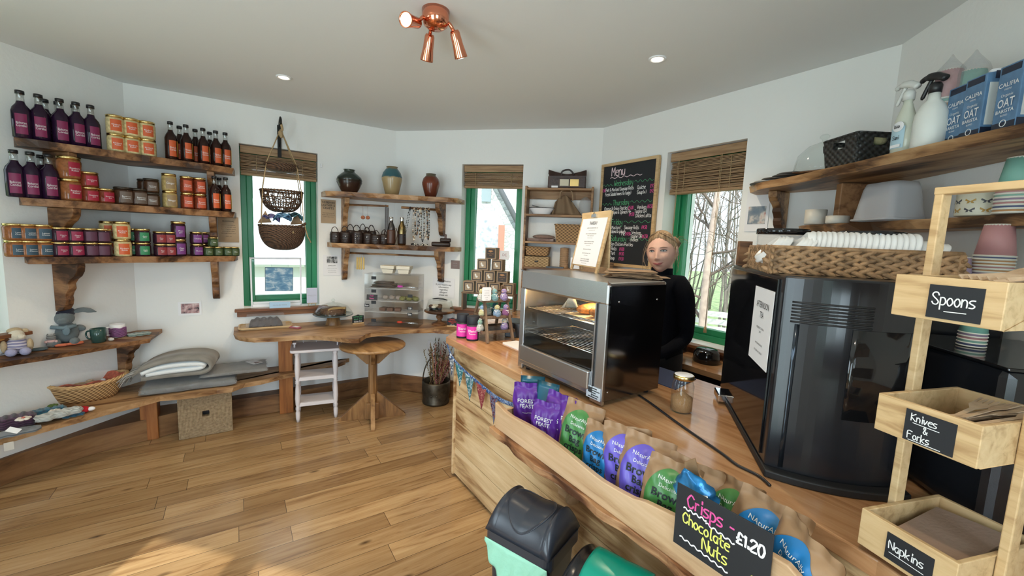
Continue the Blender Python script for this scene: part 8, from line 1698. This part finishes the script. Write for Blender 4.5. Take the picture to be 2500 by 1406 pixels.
for s, x, y in (('£4.50', .012, .728), ('£4.50', .89, .728), ('£4.50', .89, .684), ('£5.00', .55, .545), ('£4.50', .57, .482), ('£6.50', .87, .548), ('£4.50', .80, .362), ('£4.50', .53, .302), ('£6.50', .82, .280), ('£4.00', .44, .155), ('£4.50', .44, .110), ('£4.50', .44, .062)): hand(Pk, s, X(x), Y(y), .024, .0032, T=TT, maxw=X(.09))
for m_, mm in ((Ti, mat('chalk_rose', (.80, .62, .66), .8)), (W_, m_chalkw), (Gn, m_chalkg), (Pk, m_chalkp)): part('lettering', m_, mm, t)
# bookcase beside the middle window
t = thing('wall_bookcase', 'narrow open wooden shelf unit right of the middle window', 'shelf unit', W('B', 1.590, .075, 1.0), gb); BKW = .565
m_bk = m_shelf if False else wood('bookcase_wood', (.10, .05, .022), (.27, .14, .06), (.38, .23, .11), (2, 20, 20), 0, .5, .5)
for x in (-BKW/2, BKW/2): mb = MB(); mb.box((x, 0, .505), (.018, .14, 1.03)); part('side', mb, m_bk, t, bevel=.002)
BKZ = (1.323, 1.548, 1.782, 2.006)
for z in (1.03,)+BKZ: mb = MB(); mb.box((0, 0, z-1.0-.009), (BKW-.02, .14, .018)); part('shelf', mb, m_bk, t, bevel=.002)
mb = MB(); mb.box((0, .064, .955), (BKW-.02, .010, .07)); part('top_rail', mb, m_bk, t)
def bk(x, z, y=0): return W('B', 1.590+x, .075-y, z)
t = thing('leather_bag', 'old dark leather gladstone bag with brass lock on top of the bookcase', 'bag', bk(.06, BKZ[3]+.0005), gb+.03)
mb = MB(); mb.box((0, 0, .05), (.32, .12, .10)); mb.grid(lambda u, v: ((u-.5)*.32, -.06+.02*v, .10+.055*v*(.35+.65*abs(2*u-1)**1.5)), 14, 3); mb.grid(lambda u, v: ((u-.5)*.32, .06-.02*v, .10+.06*v*(.35+.65*abs(2*u-1)**2)), 14, 3); part('body', mb, mat('worn_leather', (.040, .017, .012), .4, bmp=.4, bs=80, var=.4), t, bevel=.008)
mb = MB(); mb.box((.065, -.062, .045), (.075, .006, .06)); mb2 = MB(); mb2.box((-.02, -.062, .045), (.075, .005, .055)); part('brass_lock', mb, m_gold, t, bevel=.002); part('tag_card', mb2, mat('cream_card', (.62, .56, .42), .6), t)
mb = MB(); mb.tube(smooth([(-.05, -.05, .10), (-.04, -.055, .14), (.02, -.055, .15), (.06, -.05, .11)], 5), .007, 8); part('handle', mb, m_lea, t); mb = MB(); mb.box((-.10, -.062, .010), (.055, .003, .016)); part('small_label', mb, m_paper, t)
t = thing('enamel_dish', 'white enamel dish with a black rim on the top shelf of the bookcase', 'dish', bk(-.15, BKZ[2]+.0005, .0), gb); mb = MB(); mb.lathe([(.07, 0), (.075, .003), (.11, .055), (.113, .057), (.107, .055), (.07, .008), (0, .008)], seg=36, sy=.55); part('dish', mb, m_white, t); mb = MB(); mb.tube([(.112*math.cos(a), .062*math.sin(a), .057) for a in [2*PI*i/40 for i in range(40)]], .003, 6, closed=True); part('rim', mb, m_black, t)
mb = MB(); mb.box((0, 0, .065), (.12, .05, .006), T=Ry(.25)); solo('dark_packet', mb, m_black, 'dark packet lying across the white enamel dish', 'packet', bk(-.19, BKZ[2]+.0005), gb)
mb = MB(); mb.grid(lambda u, v: ((u-.5)*.26*(1-.45*v)-.03*v, .05*math.sin(2*PI*u)*(1-.6*v)+.01*math.sin(17*u), .17*v*(1-.35*abs(2*u-1)**2)), 24, 12); o = solo('canvas_bag', mb, mat('brown_canvas', (.20, .13, .075), .9, bmp=.6, bs=30), 'crumpled brown canvas bag on the top shelf of the bookcase', 'bag', bk(.07, BKZ[2]+.0005), gb, solid=.008)
mb = MB(); mb.tube(smooth([(-.06, -.02, .14), (-.05, -.03, .20), (.03, -.03, .205), (.05, -.02, .12)], 5), .008, 6, flat=.5); part('handle', mb, mat('tan_strap', (.32, .22, .13), .8), o)
mb = MB(); mb.ball((0, 0, .075), (.055, .05, .085), 18, 12); solo('plastic_bag', mb, m_film, 'clear plastic bag standing at the right of the top bookcase shelf', 'bag', bk(.225, BKZ[2]+.0005), gb)
t = thing('square_basket', 'square brown wicker basket on the middle shelf of the bookcase', 'basket', bk(.10, BKZ[1]+.0005), gb)
mb = MB(); mb.box((0, 0, .075), (.20, .13, .15), taper=(1.2, 1.05)); part('body', mb, m_wicker, t); mb = MB(); mb.tube([(x, y, .15) for x, y in rrect(.24, .137, .01)], .006, 6, closed=True); part('rim', mb, m_wicker, t)
mb = MB(); mb.box((0, 0, .014), (.23, .12, .022)); mb.ball((.02, 0, .04), (.10, .05, .022)); solo('wrapped_parcel', mb, film('brown_film', (.30, .18, .14), .7, .2), 'plastic wrapped reddish parcel left of the square wicker basket', 'parcel', bk(-.14, BKZ[1]+.0005), gb)
t = thing('lidded_basket', 'open oval woven basket on top of the pale woven box', 'basket', bk(-.165, BKZ[0]+.0005-.0+.095), gb); mb = MB(); mb.box((0, 0, .04), (.19, .12, .075), taper=(1.12, 1.05)); part('body', mb, m_wicker, t, bevel=.01); mb = MB(); mb.tube([(x, y, .078) for x, y in rrect(.215, .128, .03)], .005, 6, closed=True); part('rim', mb, m_wicker, t)
BOX2 = BKZ[0]+.0005
t = thing('woven_box', 'pale woven box with oval finger hole on the low bookcase shelf', 'box', bk(-.165, BOX2), gb); mb = MB(); mb.box((0, 0, .046), (.215, .125, .092)); part('body', mb, weave('pale_weave', (.20, .12, .05), (.44, .31, .16), 160, 260), t, bevel=.004); mb = MB(); mb.ball((0, -.063, .050), (.018, .003, .008)); part('finger_hole', mb, m_black, t)
mb = MB(); mb.lathe([(.036, 0)]+[(.036+.003*(i % 2), .008*i) for i in range(1, 23)]+[(0, .18)], seg=24, sm=False); solo('kraft_cup_stack', mb, m_kraft, 'tall column of nested brown kraft cups on the low bookcase shelf', 'cups', bk(.07, BOX2), gb)
mb = MB(); mb.box((0, 0, .05), (.10, .10, .10)); solo('white_box', mb, m_white, 'white box behind the THURSDAY easel on the bookcase', 'box', bk(.18, BOX2), gb, bevel=.004)
mb = MB(); mb.box((0, 0, .006), (.15, .04, .012)); solo('dark_folded_knife', mb, m_black, 'thin dark bar lying beside the pale woven box', 'bar', bk(-.0, BOX2, -.052), gb)
# stacks of kraft bowls behind the warmer on the staff side
p = W('C', .22, .20, 0); t = thing('kraft_bowls', 'large tapered stack of kraft paper bowls behind the THURSDAY easel', 'bowls', (p.x, p.y, 1.158)); mb = MB(); mb.lathe([(.11, 0), (.125, .12), (.135, .20), (.14, .24), (.125, .24), (0, .23)], seg=40); part('outer_bowl', mb, m_kraft, t); mb = MB(); [mb.tube([(r*math.cos(a), r*math.sin(a), z) for a in [2*PI*i/40 for i in range(40)]], .003, 6, closed=True) for r, z in ((.140, .24), (.137, .222), (.133, .204), (.130, .186))]; part('bowl_rims', mb, m_kraft, t)
p2 = W('C', .52, .17, 0); mb = MB(); mb.ball((0, 0, .035), (.075, .05, .038)); mb.tube(smooth([(-.05, -.04, .05), (0, -.055, .065), (.05, -.03, .04)], 4), .012, 8); solo('rolled_napkins', mb, m_kraft, 'crumpled roll of brown paper right of the kraft bowls', 'paper', (p2.x, p2.y, 1.158), wrot('C'))
t = thing('back_shelf', 'plain wooden wall shelf under the menu board holding the kraft bowls', 'shelf'); mb = MB(); mb.prism([L2('C', .03, .004), L2('C', .03, .36), L2('C', .70, .30), L2('C', .70, .004)], 1.13, 1.157); part('board', mb, m_bk, t, bevel=.003)
for u in (.15, .58): mb = MB(); bracket(mb, .22, .18, .03, Matrix.Translation(W('C', u, .003, 1.129)) @ Rz(wrot('C'))); part('bracket', mb, m_bk, t)
# ================================================================== the shop assistant
m_skin = mat('skin', (.70, .43, .34), .5, var=.05, vs=30); m_skin.node_tree.nodes['Principled BSDF'].inputs['Subsurface Weight'].default_value = .12; m_skin.node_tree.nodes['Principled BSDF'].inputs['Subsurface Radius'].default_value = (.02, .008, .004)
m_knit = mat('black_jumper', (.004, .005, .009), .95, bmp=.5, bs=160, spec=.15); m_trs = mat('dark_trousers', (.012, .012, .016), .8)
m_hair = wood('blonde_hair', (.09, .05, .025), (.25, .16, .085), (.48, .35, .22), (60, 60, 3), 0, .45, .35, bmp=.35)
m_lips = mat('lips', (.50, .16, .15), .4); m_brow = mat('eyebrow', (.14, .08, .05), .9); m_eye = mat('eye_white', (.60, .58, .56), .2); m_iris = mat('iris', (.05, .06, .07), .15); m_lash = mat('lashes', (.02, .014, .012), .8)
PX, PY_ = .868, 2.425
prs = thing('person', 'person with tied back fair hair in black jumper, smiling behind the counter', 'person', (PX, PY_, 0), math.radians(-50))
def skinned(name, verts, edges, radii, m, parent, sub=2, root=0):
    me = bpy.data.meshes.new(name); me.from_pydata(verts, edges, []); o = bpy.data.objects.new(name, me); COL.objects.link(o); o.parent = parent
    me.materials.append(m); md = o.modifiers.new('skin', 'SKIN'); md.use_smooth_shade = True
    for i, r in enumerate(radii): me.skin_vertices[0].data[i].radius = r if isinstance(r, tuple) else (r, r)
    me.skin_vertices[0].data[root].use_root = True
    s = o.modifiers.new('sub', 'SUBSURF'); s.levels = sub; s.render_levels = sub
    dg = bpy.context.evaluated_depsgraph_get(); me2 = bpy.data.meshes.new_from_object(o.evaluated_get(dg)); o.modifiers.clear(); old = o.data; o.data = me2; bpy.data.meshes.remove(old)
    for p in me2.polygons: p.use_smooth = True
    return o
# body: hips, torso, arms bent forward to the counter, legs standing
Vb = [(0, 0, .90), (0, .005, 1.02), (0, .0, 1.14), (0, -.005, 1.26), (0, .0, 1.345), (0, .002, 1.385),
      (.10, .0, 1.335), (.142, .0, 1.300), (.158, .02, 1.16), (.160, .03, 1.04), (.145, -.10, .985), (.120, -.205, .965),
      (-.10, .0, 1.335), (-.142, .0, 1.300), (-.160, .01, 1.16), (-.165, .02, 1.04), (-.150, -.10, .990), (-.120, -.205, .965),
      (.085, .0, .84), (.090, .0, .66), (.092, -.01, .48), (.094, .012, .25), (.094, .02, .09), (.094, -.09, .035),
      (-.085, .0, .84), (-.090, .0, .66), (-.092, -.01, .48), (-.094, .012, .25), (-.094, .02, .09), (-.094, -.09, .035)]
Eb = [(0, 1), (1, 2), (2, 3), (3, 4), (4, 5), (4, 6), (6, 7), (7, 8), (8, 9), (9, 10), (10, 11), (4, 12), (12, 13), (13, 14), (14, 15), (15, 16), (16, 17), (0, 18), (18, 19), (19, 20), (20, 21), (21, 22), (22, 23), (0, 24), (24, 25), (25, 26), (26, 27), (27, 28), (28, 29)]
Rb = [(.155, .11), (.145, .11), (.138, .105), (.15, .105), (.085, .075), (.060, .060), (.075, .068), (.066, .062), (.052, .052), (.044, .044), (.038, .038), (.030, .030), (.075, .068), (.066, .062), (.052, .052), (.044, .044), (.038, .038), (.030, .030), (.092, .09), (.075, .075), (.058, .058), (.054, .056), (.040, .042), (.036, .03), (.092, .09), (.075, .075), (.058, .058), (.054, .056), (.040, .042), (.036, .03)]
bdy = skinned('body', Vb, Eb, Rb, m_knit, prs)
bdy.data.materials.append(m_trs)
for p in bdy.data.polygons:
    if p.center.z < .93: p.material_index = 1
mb = MB(); mb.lathe([(.070, -.03), (.064, .005), (.060, .03), (.0605, .052), (.057, .055), (.052, .03)], (0, -.004, 1.372), 32); part('collar', mb, m_knit, prs)
# head: built about its centre, face towards -Y
HX, HZ = (0, .0, 1.515), .112
def yface(x, z):
    g = lambda cx, cz, sx, sz, a: a*math.exp(-((x-cx)/sx)**2-((z-cz)/sz)**2)
    d = 0
    d += g(0, -.010, .0085, .022, .012)+g(0, -.027, .0105, .010, .015)+g(.011, -.031, .006, .006, .006)+g(-.011, -.031, .006, .006, .006)   # nose
    for s in (-1, 1):
        d -= g(s*.031, .013, .016, .012, .0085); d += g(s*.030, .031, .020, .007, .0028); d += g(s*.040, -.024, .019, .017, .0065); d -= g(s*.052, -.055, .016, .02, .003); d -= g(s*.029, -.050, .0035, .010, .0018)
    d += g(0, -.056, .022, .011, .0045); d -= g(0, -.0725, .016, .006, .0035); d += g(0, -.093, .020, .014, .0065); d -= g(0, -.0455, .004, .006, .0012)
    d -= g(0, .045, .05, .02, .001)
    return d
def wx(z):
    t_ = max(0, -z/HZ); return .0745*(1-.34*t_**2.2)
def headp(th, ph):   # th around (0 = front), ph -pi/2..pi/2
    cz = math.sin(ph); cr = math.cos(ph); z = HZ*cz; zz = z
    x = wx(z)*cr*math.sin(th); f = math.cos(th)
    y = -(.088 if f > 0 else .100)*cr*f*(1 if f > 0 else (1-.35*max(0, -cz)))
    if f > 0: y -= .012*max(0, -cz)*f*cr; y -= yface(x, z)*min(1, f*2.2)
    return (x, y, z)
hd = MB(); NU, NV = 128, 96
hd.grid(lambda u, v: headp(2*PI*u+PI, (v-.5)*PI*.998), NU, NV, wrap=True, flip=True)
head = bpy.data.objects.new('head', hd.mesh('head', m_skin)); COL.objects.link(head); head.parent = prs; head.location = (0, -.022, 1.513); head.rotation_euler = (math.radians(2), math.radians(-5), math.radians(15)); head.scale = (1.05,)*3
def fsurf(x, z, off=0):
    cz = z/HZ; cr = math.sqrt(max(1e-6, 1-cz*cz)); sn = max(-1, min(1, x/(wx(z)*cr))); f = math.sqrt(1-sn*sn); y = -.088*cr*f-.012*max(0, -cz)*f*cr-yface(x, z)*min(1, f*2.2); return Vector((x, y-off, z))
mb = MB(); mb.tube([(0, .012, -.155), (0, .014, -.11), (0, .012, -.06)], [.054, .050, .052], 24); part('neck', mb, m_skin, head)
for s in (-1, 1):
    ec = Vector((s*.0305, 0, .0125)); base = fsurf(ec.x, ec.z)
    mb = MB(); mb.grid(lambda u, v: tuple(fsurf(ec.x+.0145*(2*u-1), ec.z-.0005+(1-(2*u-1)**2)**.7*(.0048-.0092*v)+.0012*s*(2*u-1)*0, .0016+.0018*(1-(2*u-1)**2)*math.sin(PI*v))), 14, 8, flip=True); e = part('eye', mb, m_eye, head)
    mb = MB(); mb.ball((0, 0, 0), (.0048, .0016, .0046), 16, 8); q = fsurf(ec.x-.0015, ec.z, .0030); mb.v = [(x+q.x, y+q.y, z+q.z) for x, y, z in mb.v]; part('iris', mb, m_iris, e)
    mb = MB(); mb.tube([fsurf(ec.x+.0158*k/8, ec.z+.0052*(1-(k/8)**2)**.8-.0005, .0035) for k in range(-8, 9)], .0013, 6); mb.tube([fsurf(ec.x+.014*k/8, ec.z-.0046*(1-(k/8)**2)**.8-.0008, .0028) for k in range(-8, 9)], .0006, 5); part('eyelid', mb, m_lash, head)
    mb = MB(); mb.tube([fsurf(ec.x+.0165*k/8, ec.z+.0092*(1-(k/8)**2)**.8, .0014) for k in range(-8, 9)], .0016, 6); part('eyelid_fold', mb, m_skin, head)
    mb = MB(); mb.tube([fsurf(s*(.014+.034*k/10), .0270+.0042*math.sin(PI*(k/10)**.8), .0008) for k in range(11)], [.0007+.0011*math.sin(PI*(k+1)/12) for k in range(11)], 6); part('eyebrow', mb, m_brow, head)
    mb = MB(); mb.ball((s*.0745, .012, .002), (.008, .018, .028), 14, 10); mb.tube([(s*.078, .012+.017*math.cos(a), .004+.026*math.sin(a)) for a in [-.9+PI*1.5*i/14 for i in range(15)]], .0032, 6); part('ear', mb, m_skin, head)
    mb = MB(); mb.tube([(s*.079, .008+.006*math.cos(a), -.034+.009*math.sin(a)) for a in [2*PI*i/16 for i in range(16)]], .0009, 5, closed=True); part('earring', mb, m_chrome, head)
def lipline(k, up): # k -1..1 ; smile rises at the corners
    x = .0285*k; return x, -.0575+.0085*k*k
mb = MB(); mb.grid(lambda u, v: tuple(fsurf(lipline(2*u-1, 1)[0], lipline(2*u-1, 1)[1]+v*.0068*(1-abs(2*u-1)**2.2)*(1-.22*math.exp(-((2*u-1)/.18)**2)), .0012+.0022*math.sin(PI*v)*(1-(2*u-1)**2))), 22, 6, flip=False)
mb.grid(lambda u, v: tuple(fsurf(lipline(2*u-1, 1)[0], lipline(2*u-1, 1)[1]-v*.0080*(1-abs(2*u-1)**2.0), .0012+.0030*math.sin(PI*v)*(1-(2*u-1)**2))), 22, 6, flip=True); mo = part('mouth', mb, m_lips, head)
mb = MB(); mb.tube([fsurf(*lipline(k/8, 1), .0012) for k in range(-8, 9)], [.0005]+[.0011]*15+[.0005], 5); part('lip_line', mb, mat('lip_dark', (.16, .04, .04), .6), mo)
# hair: cap swept back from a side parting, bun and loose strands
def hairp(u, v):
    th = 2*PI*u+PI; f = math.cos(th); at_ = abs((th-2*PI+PI) % (2*PI)-PI); at2 = abs(at_-.10); lo = .80-.42*at2**1.3+.02*math.sin(19*th) if at_ < 1.5 else max(-.62, .09-1.2*(at_-1.5)); ph = lo+(PI/2-lo)*v
    x, y, z = headp(th, ph); k = 1.09+.012*math.sin(26*th)+.03*(1-v)*0
    n_ = Vector((x, y, z)); q = n_*k
    if v < .2: q = n_*(1.005+.085*(v/.2)**.6)
    return tuple(q)
mb = MB(); mb.grid(hairp, 120, 30, wrap=True, flip=True); hr = part('hair', mb, m_hair, head)
mb = MB(); mb.ball((.03, .115, .045), (.040, .036, .038), 20, 14); 
for i in range(5): a = i*1.25; mb.tube(smooth([(.03+.034*math.cos(a), .115, .045+.034*math.sin(a)), (.03+.02*math.cos(a+.8), .150, .045+.02*math.sin(a+.8)), (.03+.03*math.cos(a+2), .12, .045+.03*math.sin(a+2))], 4), .010, 6)
part('hair_bun', mb, m_hair, head)
rn = random.Random(12); mb = MB()
for i in range(70):   # swept strands over the brow line
    s = -1 if i < 30 else 1; a = rn.uniform(.0, 1.0); x0 = -.012+rn.uniform(-.004, .004); pts_ = []
    for k in range(7):
        t_ = k/6; th = s*(.25+1.75*t_)*(.60+.40*a)+(-.16); ph = 1.12-.75*t_*(.3+.7*a)-.04*math.sin(PI*t_); q = Vector(headp(th, ph))*(1.085+.03*math.sin(PI*t_)+.015*rn.random()); pts_.append(q)
    mb.tube(pts_, [.0016, .0026, .0026, .0026, .0024, .002, .001], 5)
part('swept_strands', mb, m_hair, head)
mb = MB()
for i in range(16):
    s = -1 if i % 2 else 1; y0 = rn.uniform(-.045, .03); z0 = rn.uniform(.0, .05); pts_ = [(s*.072, y0, z0+.02), (s*(.082+rn.uniform(0, .01)), y0-.01, z0-.03), (s*(.080+rn.uniform(-.005, .015)), y0-.012, z0-.08), (s*(.074+rn.uniform(-.01, .02)), y0-.01+rn.uniform(-.02, .02), z0-.115)]; mb.tube(smooth(pts_, 4), .0007, 4)
for i in range(22):
    a = rn.uniform(-1.5, 1.5); mb.tube(smooth([(rn.uniform(-.03, .06), .09, .03+rn.uniform(-.03, .05)), (.03+.06*math.sin(a), .12, .045+.05*math.cos(a)), (.03+.085*math.sin(a), .11+rn.uniform(-.03, .03), .045+.075*math.cos(a)-.02)], 4), .0006, 4)
part('loose_strands', mb, m_hair, head)
# hands resting on the counter edge, five fingers each
def hand_mesh(s, parent):
    root = Vector((s*.118, -.208, .962)); d = Vector((-s*.30, -.92, -.10)).normalized(); side = Vector((-s, 0, 0)); side = (side-d*side.dot(d)).normalized(); upv = side.cross(d)*(1)
    if upv.z < 0: upv = -upv
    vs = [root, root+d*.035, root+d*.075]; es = [(0, 1), (1, 2)]; rs = [(.022, .016), (.034, .014), (.036, .012)]
    pal = skinned('hand', vs, es, rs, m_skin, parent, 2)
    for k, (off, L, yaw) in enumerate(((-.027, .068, -.14), (-.010, .078, -.04), (.008, .074, .04), (.025, .058, .14))):
        b0 = root+d*.070+side*off; dd = (d+side*yaw).normalized(); p1 = b0+dd*L*.45; p2 = p1+(dd-upv*.5).normalized()*L*.32; p3 = p2+(dd-upv*1.1).normalized()*L*.25
        skinned('finger', [b0-dd*.015, b0, p1, p2, p3], [(0, 1), (1, 2), (2, 3), (3, 4)], [.009, .0092, .0086, .0078, .0062], m_skin, pal, 1)
    b0 = root+d*.022+side*.026; p1 = b0+(d*.6+side*.8).normalized()*.034; p2 = p1+(d*.9+side*.35-upv*.2).normalized()*.026
    skinned('thumb', [b0-side*.012, b0, p1, p2], [(0, 1), (1, 2), (2, 3)], [.012, .0115, .0098, .0075], m_skin, pal, 1)
for s in (1, -1): hand_mesh(s, prs)
